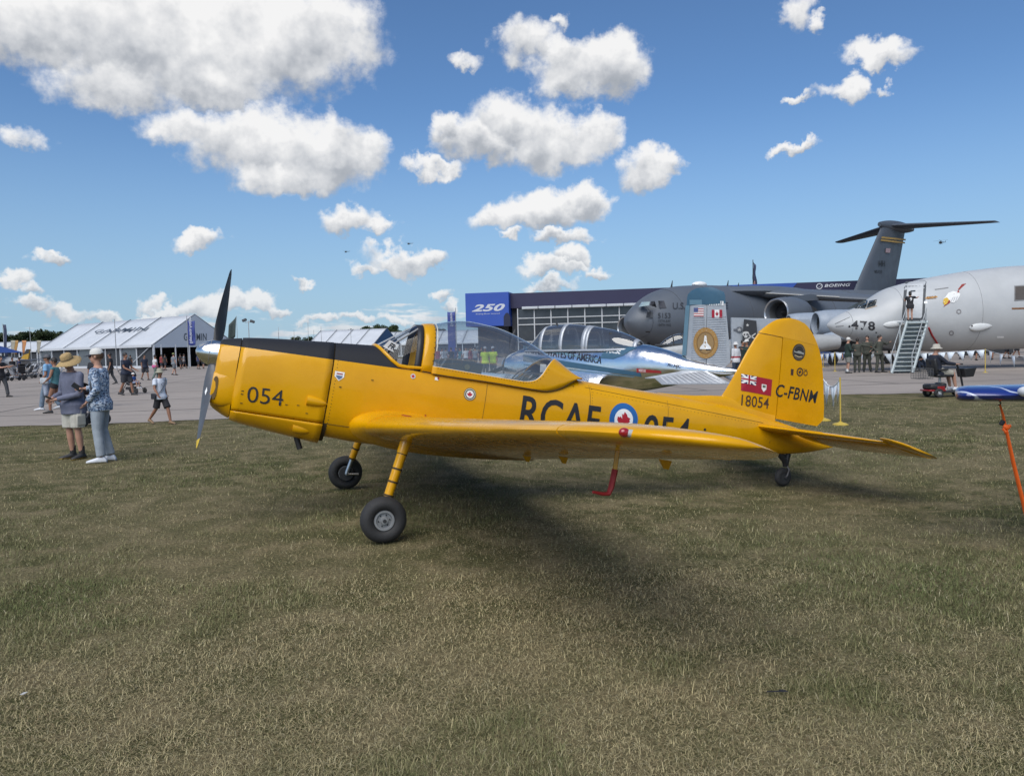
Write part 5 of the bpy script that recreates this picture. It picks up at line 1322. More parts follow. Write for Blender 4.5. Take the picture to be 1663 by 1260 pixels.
for s in (-1, 1):
    mb = MB(); mb.loft(surf((51.4, s * .3, 16.75, 6.0), (57.0, s * 10.6, 16.25, 2.3), 12, .10)); mb.build('tailplane', HG2, heavy, 50)
    mb = MB(); R = surf((18.5, s * 2.6, 6.75, 11.0), (24.2, s * 12.5, 5.55, 7.0), 14, .11, .01); R.append(surf((24.2, s * 12.5, 5.55, 7.0), (32.5, s * 25.5, 4.6, 2.8), 14, .10, .01)[1]); mb.loft(R); hw_ = mb.build('wing', HG, heavy, 60)
    mb = MB(); mb.prism([(32.5, s * 25.5, 4.6), (35.3, s * 25.5, 4.6), (36.3, s * 25.9, 7.0), (35.2, s * 25.9, 7.0)], (0, -.12, 0), (0, .12, 0)); mb.build('winglet', HG, hw_)
    for (y, x0, z) in ((7.6, 14.6, 4.45), (15.9, 17.8, 3.85)):
        mb = MB(); mb.lathe([(1.05, .55), (1.18, .12), (1.28, 0), (1.36, .10), (1.46, .6), (1.55, 1.6), (1.52, 3.0), (1.30, 4.2), (1.12, 4.6)], 40, 'X', (x0, s * y, z), False); en_ = mb.build('engine_nacelle', HG, hw_, 60)
        mb = MB(); mb.lathe([(1.19, .10), (1.285, -.01), (1.37, .12)], 40, 'X', (x0, s * y, z), False); mb.build('intake_lip', mat('lip_metal', (.50, .51, .52), .3, .8), en_)
        mb = MB(); mb.lathe([(1.19, .10), (1.08, .7), (1.05, 1.6)], 32, 'X', (x0, s * y, z), False); mb.build('intake_duct', mat('duct_grey', (.10, .105, .11), .5), en_)
        mb = MB(); mb.lathe([(1.06, 1.55), (.35, 1.5), (.1, 1.0), (.01, .9)], 32, 'X', (x0, s * y, z), False); mb.build('fan_face', mat('fan_dark', (.025, .026, .03), .5), en_)
        mb = MB(); mb.lathe([(1.1, 4.2), (.85, 5.4), (.6, 6.4)], 32, 'X', (x0, s * y, z)); mb.build('exhaust_cone', mat('exhaust_metal', (.10, .095, .09), .4, .7), en_)
        xl = 18.5 + (y - 2.6) * .576; mb = MB(); mb.hexa([(x0 + 1.2, s * y - .25, z + 1.45), (x0 + 5, s * y - .25, z + 1.2), (x0 + 5, s * y + .25, z + 1.2), (x0 + 1.2, s * y + .25, z + 1.45), (xl - 1.0, s * y - .2, 6.95 - (y - 2.6) * .115), (xl + 4, s * y - .2, 6.6 - (y - 2.6) * .115), (xl + 4, s * y + .2, 6.6 - (y - 2.6) * .115), (xl - 1.0, s * y + .2, 6.95 - (y - 2.6) * .115)]); mb.build('pylon', HG, hw_)
    mb = MB(); mb.ball((24, s * 3.1, 1.9), (6.5, 1.0, 1.25), 20, 10); mb.build('gear_sponson', HG, heavy, 60)
    for k in range(3):
        mb = MB(); mb.lathe([(.3, -.3), (.58, -.3), (.64, -.12), (.64, .12), (.58, .3), (.3, .3)], 20, 'Y', (21.5 + 2 * k, s * 3.3, .64)); mb.build('main_wheel', RUBBER, heavy)
    mb = MB(); mb.tube([(18.6, s * 2.8, 6.8), (22.6, s * 9.6, 5.98)], .13, 6, True, .5); mb.build('slat_edge', mat('slat_pale', (.45, .44, .41), .5), hw_)
mb = MB(); mb.tube([(4.8, 0, .5), (4.9, 0, 1.8)], .14, 10); mb.lathe([(.2, -.35), (.45, -.35), (.5, -.1), (.5, .1), (.45, .35), (.2, .35)], 20, 'Y', (4.8, 0, .5)); mb.build('nose_gear', RUBBER, heavy)

# ---------------------------------------------------------------- grey fighter with folded wing and black fin
fr = Frame((0, 0), (1, 0)); D_ = 47.0
def fx(px, py, Y=D_): return at(px, py, Y)
o = gnd(1130, 601); 
FGREY = mat('fighter_grey', (.30, .33, .36), .5); FGREY2 = mat('fighter_grey_light', (.36, .37, .37), .5)
fo_ = Vector((fx(1046, 575).x, D_, 0)); fighter = thing('fighter_jet', 'pale grey fighter jet with a folded wing, bubble canopy and black skull fin', 'airplane', fo_, 0)
def fl_(px, py, dy=0.0): p = at(px, py, D_ + dy); return (p.x - fo_.x, dy, p.z)
x1 = fl_(1300, 560)[0]
fb = Body([0, .3, 1.0, 2.0, 3.2, 4.5, 6.5, x1, x1 + 2.2], [1.12, 1.28, 1.50, 1.66, 1.74, 1.80, 1.95, 2.1, 2.0], [1.05, .92, .78, .72, .70, .70, .72, .85, 1.1], [.04, .18, .38, .5, .58, .8, 1.1, 1.1, .8], [2, 2, 2, 2.2, 2.3, 2.5, 2.8, 2.8, 2.4])
mb = MB(); fb.loft(mb, .0, x1 + 2.2, 40, 28); mb.build('fuselage', FGREY2, fighter, 60)
mb = MB(); fb.loft(mb, -.02, .32, 4, 20, .03); mb.build('nose_cover', mat('cover_orange', (.45, .16, .03), .7), fighter)
mb = MB(); R = []
for s in np.linspace(0, 1, 14):
    x = .95 + 2.3 * s; h = .70 * sin(pi * (s * .86 + .02)) ** .8; R.append([(x, -.34 * cos(a) * min(1, .3 + 3 * s), 1.55 + .1 * s + h * sin(a)) for a in [pi * k / 14 for k in range(15)]])
mb.loft(R, False); mb.build('canopy_glass', glass_mat('fighter_canopy', (.62, .68, .72), .25), fighter, 80)
for s in (.36, .62):
    x = .95 + 2.3 * s; h = .71 * sin(pi * (s * .86 + .02)) ** .8; mb = MB(); mb.tube([(x, -.35 * cos(a), 1.55 + .1 * s + h * sin(a)) for a in [pi * k / 12 for k in range(13)]], .035, 6); mb.build('canopy_hoop', DARK_IN, fighter)
mb = MB(); mb.box((2.0, 0, 1.75), (1.5, .4, .35)); mb.build('ejection_seat', DARK_IN, fighter, 40, .05)
mb = MB(); mb.box((1.9, 0, 1.62), (2.3, .72, .10)); mb.build('canopy_sill', mat('sill_dark', (.05, .055, .06), .6), fighter)
a, b, c, d = fl_(1178, 576), fl_(1302, 578), fl_(1302, 520), fl_(1178, 517)
mb = MB(); mb.prism([(a[0], -1.3, a[2]), (b[0], -1.3, b[2]), (c[0], -1.2, c[2]), (d[0], -1.2, d[2])], (0, -.09, 0), (0, .09, 0)); fw_ = mb.build('folded_wing', FGREY, fighter, 30)
def on_fold(x0, y0, x1_, y1, d=.1): 
    A, B = fl_(x0, y1, -1.42), fl_(x1_, y0, -1.42); return lambda u, v: (A[0] + (B[0] - A[0]) * u, -1.30 - d - .09 * 0, A[2] + (B[2] - A[2]) * v)
decal(ring_bm(0, .5, 24), on_fold(1195.5, 530.5, 1206, 540), 'national_star_disc', mat('star_dark', (.10, .11, .13), .6), fw_); decal(poly_bm([star_poly()]), on_fold(1196.5, 531.5, 1205, 539.5, .11), 'national_star', FGREY2, fw_); decal(UNIT(), on_fold(1191.5, 534, 1195.5, 537, .1), 'national_bar', mat('star_dark', (.10, .11, .13), .6), fw_)
a, b, c, d = fl_(1204, 580, -1.6), fl_(1232, 580, -1.6), fl_(1228, 521, -1.6), fl_(1208.5, 518.5, -1.6)
mb = MB(); mb.prism([(a[0], -1.6, a[2]), (b[0], -1.6, b[2]), (c[0], -1.6, c[2]), (d[0], -1.6, d[2])], (0, -.05, 0), (0, .05, 0)); bf = mb.build('black_fin', mat('fin_black', (.03, .032, .035), .5), fighter, 30)
def on_bf(x0, y0, x1_, y1, d=.06):
    A, B = fl_(x0, y1, -1.66), fl_(x1_, y0, -1.66); return lambda u, v: (A[0] + (B[0] - A[0]) * u, -1.6 - d, A[2] + (B[2] - A[2]) * v)
SKW = mat('skull_white', (.50, .50, .48), .6)
sk = decal(poly_bm([[(.2, .30), (.3, .30), (.3, .08), (.7, .08), (.7, .30), (.85, .36), (1, .62), (.85, .92), (.5, 1), (.15, .92), (0, .62)]]), on_bf(1205.5, 538, 1217, 549.5), 'skull_emblem', SKW, bf)
for u in (.3, .68): decal(ring_bm(0, .12, 10, u, .55), on_bf(1205.5, 538, 1217, 549.5, .075), 'skull_eye', mat('fin_black', (.03, .032, .035), .5), sk)
decal(poly_bm([[(0, .1), (.1, 0), (1, .9), (.9, 1)], [(0, .9), (.1, 1), (1, .1), (.9, 0)]]), on_bf(1212, 541, 1228, 552), 'crossed_bones', SKW, bf); decal(poly_bm([star_poly(5)]), on_bf(1211, 525, 1217, 531), 'fin_star', SKW, bf)
for k, X in enumerate((1.6, x1 * .6)):
    mb = MB(); mb.tube([(X, 0, .9), (X, 0, .3)], .07, 8); mb.lathe([(.1, -.1), (.26, -.1), (.3, 0), (.26, .1), (.1, .1)], 18, 'Y', (X, 0, .3)); mb.build('landing_gear', RUBBER, fighter)

# ---------------------------------------------------------------- pale grey twin-nacelle jet behind the patrol jet's nose
D_ = 50.0; fo_ = Vector((at(1340, 520, D_).x, D_, 0)); twin = thing('nacelle_jet', 'pale grey jet with two tubular engine nacelles behind the patrol jet nose', 'airplane', fo_, 0)
def tl_(px, py): p = at(px, py, D_); return p.x - fo_.x, p.z
NG = mat('nacelle_grey', (.27, .31, .36), .45)
for (pa, pb2, cy, r, dy) in ((1318, 1420, 526, .86, -.6), (1293, 1390, 527, .80, 1.4)):
    xa, z = tl_(pa, cy); xb, _ = tl_(pb2, cy)
    mb = MB(); mb.lathe([(r * .72, .35), (r * .80, 0), (r * .92, .05), (r, .6), (r * 1.02, 1.4), (r * .98, (xb - xa) * .7), (r * .8, xb - xa)], 32, 'X', (xa, dy, z), False); nc = mb.build('engine_nacelle', NG, twin, 60)
    mb = MB(); mb.lathe([(r * .80, .03), (r * .70, .7), (.02, .8)], 28, 'X', (xa, dy, z), False); mb.build('intake_duct', mat('duct_shade', (.07, .075, .08), .6), nc)
xa, z = tl_(1312, 548); xb, z2 = tl_(1440, 545)
mb = MB(); R = []
for s in np.linspace(0, 1, 12):
    r = .42 * min(1, (s * 5) ** .6 + .03); R.append([(xa + (xb - xa) * s, -1.6 + 1.3 * r * cos(q), z + (z2 - z) * s + r * .8 * sin(q)) for q in [2*pi*j/16 for j in range(16)]])
mb.loft(R); mb.build('wing_tank', NG, twin)
xa, z = tl_(1350, 556); mb = MB(); mb.box((xa + 2.6, 0, z - .12), (6.6, 2.6, 1.0)); mb.build('lower_fuselage', mat('nacelle_dark', (.05, .055, .065), .6), twin, 40, .3)
for X in (0.3, 4.0):
    mb = MB(); mb.tube([(X, -.5, 1.0), (X, -.5, .35)], .08, 8); mb.lathe([(.1, -.1), (.3, -.1), (.35, 0), (.3, .1), (.1, .1)], 18, 'Y', (X, -.5, .35)); mb.build('landing_gear', RUBBER, twin)
sticktext_m = mat('stencil_dark', (.03, .034, .042), .6)
xa, z = tl_(1352, 521); decal(text_2d('AF', .02), lambda u, v: (xa + .1 + .30 * u, -1.47, z - .35 + .2 * v), 'stencil', sticktext_m, twin)

# ---------------------------------------------------------------- blue wing tip tied down at the right
D_ = 6.0; tipP = at(1545, 640, D_); bw = thing('blue_wing', 'glossy blue airplane wing tip with white swirls, tied down by an orange strap', 'airplane wing', (tipP.x, D_, 0), 0)
def swirl():
    m = bpy.data.materials.new('blue_swirl_paint'); m.use_nodes = True; t = NT(m.node_tree); b = m.node_tree.nodes['Principled BSDF']; tc = t.n('ShaderNodeTexCoord').outputs['Object']
    s = t.n('ShaderNodeSeparateXYZ', ins={0: tc}); nz = t.noise(tc, 3.0, 3, .5)
    ph = t.math('ADD', t.math('MULTIPLY_ADD', s.outputs[0], 20.0, t.math('MULTIPLY', s.outputs[2], 42.0)), t.math('MULTIPLY', nz, 9.0))
    f = t.mapr(t.math('SINE', ph), .86, 1.0, 0, .8)
    m.node_tree.links.new(t.mix(f, (.012, .028, .17), (.55, .60, .70)), b.inputs['Base Color']); b.inputs['Roughness'].default_value = .22; b.inputs['Coat Weight'].default_value = .5
    return m
mb = MB(); R = []; z0 = tipP.z
for (x, zc, c, t) in ((0.0, 0.0, .10, .05), (.006, 0, .22, .075), (.018, 0, .40, .095), (.045, 0, .62, .112), (.10, 0, .80, .124), (.45, -.004, .9, .134), (1.2, -.01, 1.1, .145), (2.6, -.02, 1.2, .16)):
    up, lo = airfoil(14, t / c, 0); R.append([(x + (-.25 * c + a * c) * .56 + .03, -.25 * c + a * c, z0 + zc + b * c) for a, b in up + lo[::-1][1:-1]])
mb.loft(R); mb.build('wing_panel', swirl(), bw, 50)
wp = at(1661, 636, D_ - .3); mb = MB(); mb.ball((wp.x - tipP.x + .02, -.33, wp.z), (.05, .10, .042), 16, 10); mb.build('light_fairing', WHITE_P, bw)
hk = at(1627, 648, D_ - .05); hx, hz = hk.x - tipP.x, hk.z
mb = MB(); mb.tube([(hx - .012, -.02, hz + .02), (hx - .02, -.02, hz - .006), (hx - .006, -.02, hz - .018), (hx + .012, -.02, hz - .03), (hx + .006, -.02, hz - .05), (hx - .010, -.02, hz - .048)], .005, 8); hook = mb.build('strap_hook', BLACK_P, None)
ORG = mat('strap_orange', (.85, .13, .012), .6, bump=.2, bscale=200)
strap = thing('tie_down_strap', 'bright orange ratchet strap running from the blue wing to the ground', 'strap', (tipP.x, D_, 0), 0)
hook.parent = strap
s0 = Vector((hx + .004, -.02, hz - .045)); kn = at(1637, 694, D_ - .06); kn = Vector((kn.x - tipP.x, -.03, kn.z)); s1 = at(1664, 815, D_ - .12); s1 = Vector((s1.x - tipP.x, -.1, s1.z)); gend = s1 + (s1 - kn) * ((-.01 - s1.z) / (s1.z - kn.z))
mb = MB(); mb.tube([s0, s0.lerp(kn, .5) + Vector((.004, 0, 0)), kn], [.012, .017, .019], 8, True, .3); mb.build('strap_upper', ORG, strap)
mb = MB(); mb.tube([kn, kn.lerp(s1, .5) + Vector((-.004, 0, 0)), s1, gend], [.021, .026, .026, .026], 8, True, .3); mb.build('strap_lower', ORG, strap)
mb = MB(); mb.ball(kn + Vector((0, -.01, 0)), (.032, .02, .022), 10, 7, Matrix.Rotation(.5, 3, 'Y')); mb.tube([kn + Vector((-.03, -.01, -.01)), kn + Vector((-.012, -.02, -.035)), kn + Vector((-.008, -.01, -.045))], .010, 6); mb.tube([kn, kn + Vector((.035, -.01, .012))], .012, 6); mb.build('strap_knot', ORG, strap)
mb = MB(); mb.box(kn + Vector((-.028, 0, .035)), (.026, .03, .042), Matrix.Rotation(.5, 3, 'Y')); mb.build('strap_buckle', BLACK_P, strap, 40, .004)

# ---------------------------------------------------------------- small airplane with a yellow and black fin, far left
D_ = 66.0; fo_ = Vector((at(10, 590, D_).x, D_, 0)); lp = thing('light_airplane', 'small grey propeller airplane with yellow and black tail by the far tents', 'airplane', fo_, 0)
def ll(px, py): p = at(px, py, D_); return p.x - fo_.x, p.z
lb = Body([-3.5, -2.5, -1, 0, 1, 2.2], [1.5, 1.9, 2.0, 1.9, 1.7, 1.55], [1.3, .9, .7, .8, 1.0, 1.3], [.1, .5, .65, .6, .4, .1])
mb = MB(); lb.loft(mb, -3.5, 2.2, 20, 20); mb.build('fuselage', mat('light_grey_plane', (.33, .34, .36), .5), lp)
(x0, z0), (x1, z1), (x2, z2), (x3, z3) = ll(33, 586), ll(44, 567), ll(49, 567), ll(46, 587)
mb = MB(); mb.prism([(x0, 0, z0), (x1, 0, z1), (x2, 0, z2), (x3, 0, z3)], (0, -.08, 0), (0, .08, 0)); ft_ = mb.build('fin', mat('fin_yellow', (.42, .24, .02), .5), lp, 30)
mb = MB(); xm, zm_ = (x0 + x1) / 2, (z0 + z1) / 2; mb.prism([(xm, 0, zm_), (x1, 0, z1), (x2, 0, z2), (x2 - .1, 0, (z2 * 2 + z3) / 3)], (0, -.09, 0), (0, .09, 0)); mb.build('fin_black_tip', mat('fin_black', (.03, .032, .035), .5), ft_, 30)
mb = MB(); mb.box((x3 - .3, 0, 1.55), (1.2, 3.4, .08)); mb.build('tailplane', mat('light_grey_plane', (.33, .34, .36), .5), lp)
mb = MB(); mb.box((-1.0, 0, .95), (1.5, 10, .14)); mb.build('wing', mat('light_grey_plane', (.33, .34, .36), .5), lp)
for X, y in ((-2.8, 0), (-.8, 1.4), (-.8, -1.4)):
    mb = MB(); mb.tube([(X, y, .9), (X, y, .22)], .05, 8); mb.lathe([(.08, -.07), (.2, -.07), (.24, 0), (.2, .07), (.08, .07)], 16, 'Y', (X, y, .24)); mb.build('landing_gear', RUBBER, lp)

# ---------------------------------------------------------------- helicopters in the sky
HELI = mat('helicopter_dark', (.03, .032, .036), .5)
def heli(px, py, D, rz, label):
    p = at(px, py, D); h = thing('helicopter', label, 'helicopter', p, rz)
    mb = MB(); mb.ball((-.5, 0, 0), (2.0, .9, 1.0), 14, 8); cab = mb.build('cabin', HELI, h)
    mb = MB(); mb.tube([(.8, 0, .2), (6.0, 0, .55)], [.45, .14], 8); mb.build('tail_boom', HELI, h)
    mb = MB(); mb.prism([(5.6, 0, .4), (6.3, 0, 1.7), (6.7, 0, 1.7), (6.2, 0, .4)], (0, -.06, 0), (0, .06, 0)); mb.build('tail_fin', HELI, h)
    mb = MB(); mb.tube([(-.3, 0, .8), (-.3, 0, 1.6)], .14, 8); mb.build('rotor_mast', HELI, h)
    for k in range(4):
        a = pi / 2 * k + .35; mb = MB(); mb.prism([(-.3 + .2 * cos(a + 1), .2 * sin(a + 1), 1.6), (-.3 + 5.2 * cos(a + .03), 5.2 * sin(a + .03), 1.62), (-.3 + 5.2 * cos(a - .03), 5.2 * sin(a - .03), 1.62), (-.3 + .2 * cos(a - 1), .2 * sin(a - 1), 1.6)], (0, 0, -.03), (0, 0, .03)); mb.build('rotor_blade', HELI, h)
    for y in (-.9, .9):
        mb = MB(); mb.tube([(-2, y, -1.3), (1.4, y, -1.3)], .07, 6); mb.tube([(-1, y * .6, -.6), (-1, y, -1.3)], .06, 6); mb.tube([(.6, y * .6, -.6), (.6, y, -1.3)], .06, 6); mb.build('skid', HELI, h)
heli(1528, 394, 620, .5, 'small dark helicopter flying to the right of the T-tail'); heli(664, 396, 1150, .3, 'tiny dark helicopter speck beneath the clouds, right of the other speck'); heli(562, 409, 1300, .2, 'tiny dark helicopter speck beneath the clouds, left of the other speck')
# ================================================================== pavilion, tents, trees, poles
# ---------------------------------------------------------------- exhibition pavilion
P0 = Vector((at(760, 530, 124).x, 124, 0)); P1 = Vector((at(1390, 500, 112).x, 112, 0)); ux = (P1 - P0).normalized(); yb = Vector((-ux.y, ux.x, 0))
fr = Frame((P0.x, P0.y), (ux.x, ux.y))
hall = thing('exhibition_pavilion', 'long navy exhibition pavilion with gridded glass front and a blue corner box', 'building', fr.O, fr.rz)
LEN = 78.0; XB = fr.un(829, 500, 0)[0]; TOPZ = fr.un(900, 474, 0)[1]; ZF = fr.un(900, 498.5, 0)[1]
NAVY_F = mat('fascia_navy', (.018, .017, .055), .55, noise=.04, nscale=.2); BLUE_B = mat('box_blue', (.022, .070, .34), .5, noise=.04, nscale=.3); BLUE_F = mat('fascia_blue', (.020, .072, .33), .5)
mb = MB(); mb.box((LEN / 2 + XB, .6, (TOPZ + ZF) / 2), (LEN, 1.2, TOPZ - ZF)); fas = mb.build('fascia', NAVY_F, hall)
mb = MB(); mb.box((LEN / 2 + XB, 11, TOPZ / 2 - .2), (LEN, 19.5, TOPZ - .6)); mb.build('hall_block', mat('hall_dark', (.05, .055, .065), .6), hall)
zb_ = fr.un(790, 530, -1)[1]; zt_ = fr.un(790, 475.5, -1)[1]
mb = MB(); mb.box((XB / 2, 3, (zt_ + zb_) / 2), (XB, 8.6, zt_ - zb_)); bx_ = mb.build('corner_box', BLUE_B, hall, 30, .05)
mb = MB(); mb.box((XB / 2 + .3, 4, zb_ / 2), (XB - 2.0, 5, zb_)); mb.build('box_base', mat('hall_dark', (.05, .055, .065), .6), hall)
mb = MB(); x9 = fr.un(823, 500, -1.4)[0]; mb.prism([(x9 - .55, -1.36, zb_ - .1), (x9 - .55, -1.36, zb_ + 1.4), (x9 - .3, -1.36, zb_ + 1.9), (x9, -1.36, zb_ + 2.1), (x9 + .3, -1.36, zb_ + 1.9), (x9 + .55, -1.36, zb_ + 1.4), (x9 + .55, -1.36, zb_ - .1)], (0, -.05, 0), (0, .05, 0)); mb.build('arched_niche', mat('niche_dark', (.008, .012, .04), .6), bx_)
def face(x0, y0, x1, y1, Y, s0=0.0, s1=0.0):
    A, B = fr.un(x0, y1, Y), fr.un(x1, y0, Y); return lambda u, v: (A[0] + (B[0] - A[0]) * u, Y, A[1] + (B[1] - A[1]) * v)
LW = mat('letter_silver', (.52, .54, .58), .5)
decal(text_2d('250', .035, .35, 1.05), face(766, 493, 820, 506.5, -1.32), 'year_lettering', LW, bx_); decal(text_2d('Boeing Backs America', .004), face(773, 508, 812, 511.5, -1.32), 'slogan_lettering', LW, bx_)
# lighter blue length of fascia, wordmark with globe
A, B = fr.un(1150, 470, -.02), fr.un(1288, 460, -.02)
mb = MB(); mb.prism([(A[0], 0, ZF + .2), (B[0] - 1.4, 0, ZF + .2), (B[0] + .6, 0, TOPZ), (A[0] - 2, 0, TOPZ)], (0, -.06, 0), (0, -.02, 0)); mb.build('blue_fascia_panel', BLUE_F, fas, 0)
decal(text_2d('BOEING', .03, .25, 1.12), face(1339, 460, 1381, 466.5, -.08), 'wordmark', LW, fas)
decal(ring_bm(.36, .5, 24), face(1325.5, 460, 1336, 470, -.08), 'globe_emblem', LW, fas); decal(poly_bm([[(0, .05), (.3, .35), (1, 1), (.45, .42)]]), face(1324, 461, 1337, 471, -.09), 'orbit_emblem', LW, fas)
# glazed front: header, mullions, panes
GLD = mat('pavilion_glass', (.035, .040, .048), .12, spec=.7, nscale=.4, noise=.3); MUL = mat('mullion_white', (.50, .51, .52), .5)
rows = [ZF - .1] + [fr.un(900, y, 0)[1] for y in (515.5, 526)] + [.9 + 1.6, .1]
cw_ = 2.72; ncol = 14
for k in range(ncol):
    mb = MB(); mb.box((XB + 2.0 + cw_ * 2 * k * 0 + cw_ * 2 * (k // 2) + 1.3 + (k % 2) * cw_, -.25, ZF - .05), (cw_ - .1, 1.0, .42)); mb.build('canopy_header', mat('header_pale', (.46, .48, .50), .45), hall, 30, .08)
for k in range(ncol + 1):
    mb = MB(); mb.box((XB + 1.2 + cw_ * k, -.07, rows[0] / 2), (.16, .22, rows[0])); mb.build('mullion', MUL, hall)
for z in rows[1:-1]:
    mb = MB(); mb.box((XB + 1.2 + cw_ * ncol / 2, -.09, z), (cw_ * ncol, .14, .14)); mb.build('transom', MUL, hall)
for k in range(ncol):
    for z1_, z0_ in zip(rows[:-1], rows[1:]):
        mb = MB(); mb.box((XB + 1.2 + cw_ * (k + .5), .02 + .01 * ((k * 7 + int(z0_ * 3)) % 3), (z0_ + z1_) / 2), (cw_ - .14, .04, z1_ - z0_ - .1)); mb.build('pane', GLD, hall, 0)
def flag_cloth(fn, name, m, parent, nx=10, ny=6):
    mb = MB(); mb.loft([[fn(i / nx, j / ny) for j in range(ny + 1)] for i in range(nx + 1)], False)
    o = mb.build(name, m, parent, 80); o.modifiers.new('thickness', 'SOLIDIFY').thickness = .02; return o
# flagpole behind the roof with a limp flag
fp = at(1223, 470, 135); g_ = thing('roof_flagpole', 'flagpole with a limp striped flag standing behind the navy pavilion', 'flagpole', (fp.x, 135, 0))
ztop = at(1222.5, 422, 135).z; mb = MB(); mb.tube([(0, 0, 0), (0, 0, ztop)], [.14, .07], 8); mb.build('pole', mat('pole_dark', (.05, .055, .06), .5), g_)
flag_cloth(lambda u, v: (.05 + .55 * u + .12 * sin(v * 6 + u * 3), .2 * sin(u * 8 + v * 2), ztop - .3 - 3.6 * v * (1 - .15 * u) - 1.2 * u), 'flag', mat('limp_flag_blue', (.04, .05, .10), .7), g_)
flag_cloth(lambda u, v: (.10 + .50 * u, .25 * sin(u * 8 + 2), ztop - 3.6 - 1.0 * v - .8 * u), 'flag_stripes', mat('limp_flag_red', (.40, .22, .20), .7), g_)

# ---------------------------------------------------------------- white event tents
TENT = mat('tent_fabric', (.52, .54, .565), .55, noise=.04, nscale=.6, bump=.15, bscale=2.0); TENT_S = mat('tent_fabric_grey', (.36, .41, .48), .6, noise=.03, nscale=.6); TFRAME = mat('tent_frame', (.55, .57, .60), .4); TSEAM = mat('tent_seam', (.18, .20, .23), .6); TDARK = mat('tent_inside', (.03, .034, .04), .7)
def tent(name, label, O, aft, L, Wd, eave, ridge, bays, gable_m, side_panels=True, group=None):
    """O: near corner on the ground; the long side runs from it along aft, the gable away to the right"""
    d_ = Vector((aft[0], aft[1], 0)).normalized(); O = (O[0] + d_.x * L, O[1] + d_.y * L); f = Frame(O, (-d_.x, -d_.y)); t = thing(name, label, 'tent', f.O, f.rz, group)
    for k in range(bays):
        x0, x1 = L * k / bays, L * (k + 1) / bays
        for sd in (0, 1):
            y0 = -.25 if sd == 0 else Wd + .25; mb = MB(); R = []
            for u in np.linspace(0, 1, 7):
                x = x0 + .03 + (x1 - x0 - .06) * u; sag = .10 * sin(pi * u)
                R.append([(x, y0 + (Wd / 2 - y0) * v, eave - .12 + (ridge - eave + .12) * v - sag * sin(pi * v) * .8) for v in np.linspace(0, 1, 7)])
            mb.loft(R, False); o = mb.build('roof_panel', TENT, t, 70); o.modifiers.new('thickness', 'SOLIDIFY').thickness = .03
    for k in range(bays + 1):
        x = L * k / bays; mb = MB(); mb.tube([(x, -.26, eave - .10), (x, Wd / 2, ridge + .05), (x, Wd + .26, eave - .10)], .07, 6); mb.build('roof_beam', TSEAM, t)
        for y in (0, Wd): mb = MB(); mb.box((x, y, eave / 2), (.20, .20, eave)); mb.build('post', TFRAME, t)
    for y in (-.28, Wd + .28): mb = MB(); mb.box((L / 2, y, eave - .16), (L, .06, .30)); mb.build('valance', TENT, t)
    for x in (-.02, L + .02):
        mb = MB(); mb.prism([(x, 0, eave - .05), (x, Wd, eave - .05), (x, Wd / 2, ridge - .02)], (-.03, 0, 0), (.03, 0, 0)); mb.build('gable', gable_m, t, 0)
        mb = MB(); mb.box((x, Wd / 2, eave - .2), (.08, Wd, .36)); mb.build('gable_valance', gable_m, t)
    if side_panels:
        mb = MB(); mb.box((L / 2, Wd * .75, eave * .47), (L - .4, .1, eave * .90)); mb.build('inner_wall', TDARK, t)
        n = bays * 2
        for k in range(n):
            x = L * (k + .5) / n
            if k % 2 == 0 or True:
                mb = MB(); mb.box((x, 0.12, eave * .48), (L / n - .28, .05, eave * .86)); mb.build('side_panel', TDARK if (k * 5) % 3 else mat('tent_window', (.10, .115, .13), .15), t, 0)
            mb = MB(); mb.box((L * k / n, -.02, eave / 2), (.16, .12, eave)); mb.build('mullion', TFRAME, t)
        mb = MB(); mb.box((L / 2, -.5, .16), (L, .9, .32)); mb.build('floor_edge', TFRAME, t)
        for k in range(6):
            mb = MB(); mb.box((L + .02, Wd * (k + .5) / 6, eave / 2), (.12, .12, eave)); mb.build('gable_post', TFRAME, t)
        mb = MB(); mb.tube([(L * .82, -.06, .4), (L * .98, -.06, eave - .2)], .05, 6); mb.build('brace', TFRAME, t)
    return t, f
G0 = gnd(251, 600); G0 = Vector((at(251, 598, 97).x, 97, 0))
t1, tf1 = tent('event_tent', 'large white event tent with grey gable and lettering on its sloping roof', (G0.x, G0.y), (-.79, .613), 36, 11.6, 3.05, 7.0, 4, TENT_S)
# lettering: gable (faces +X reversed -> at x=0 plane) and roof
def gab(px0, py0, px1, py1):
    """pixels to the plane x = -.08 of the tent frame"""
    def one(px, py):
        d = px_ray(px, py); n = tf1.a; s = ((tf1.O - CAM).dot(n) + 36.08) / d.dot(n); P = CAM + d * s - tf1.O; return Vector((36.08, P.dot(tf1.b), P.z))
    A, B, C_ = one(px0, py1), one(px1, py1), one(px0, py0)
    return lambda u, v: A + (B - A) * u + (C_ - A) * v
LDK = mat('tent_letter', (.05, .065, .085), .6)
decal(text_2d('GARMIN', .012, 0, 1.08), gab(298.5, 541, 335.5, 553), 'gable_lettering', LDK, t1)
def roofp(px, py):
    # plane through eave line (y=-.25) and ridge
    nrm = Vector((0, -(7.0 - 2.93), 11.6 / 2 + .25)).normalized(); nw = (tf1.b * nrm.y + Vector((0, 0, 1)) * nrm.z); P0_ = tf1.O + Vector((0, 0, 3.02)) + tf1.b * (-.25)
    d = px_ray(px, py); s = (P0_ - CAM).dot(nw) / d.dot(nw); P = CAM + d * s - tf1.O; return Vector((P.dot(tf1.a), P.dot(tf1.b), P.z)) + nrm * .14
ra, rb_, rc_ = roofp(152, 542), roofp(236, 537), roofp(157, 538)
decal(text_2d('GARMIN', .012, 0, 1.08), lambda u, v: ra + (rb_ - ra) * u + (rc_ - ra) * v * 1.3, 'roof_lettering', LDK, t1)
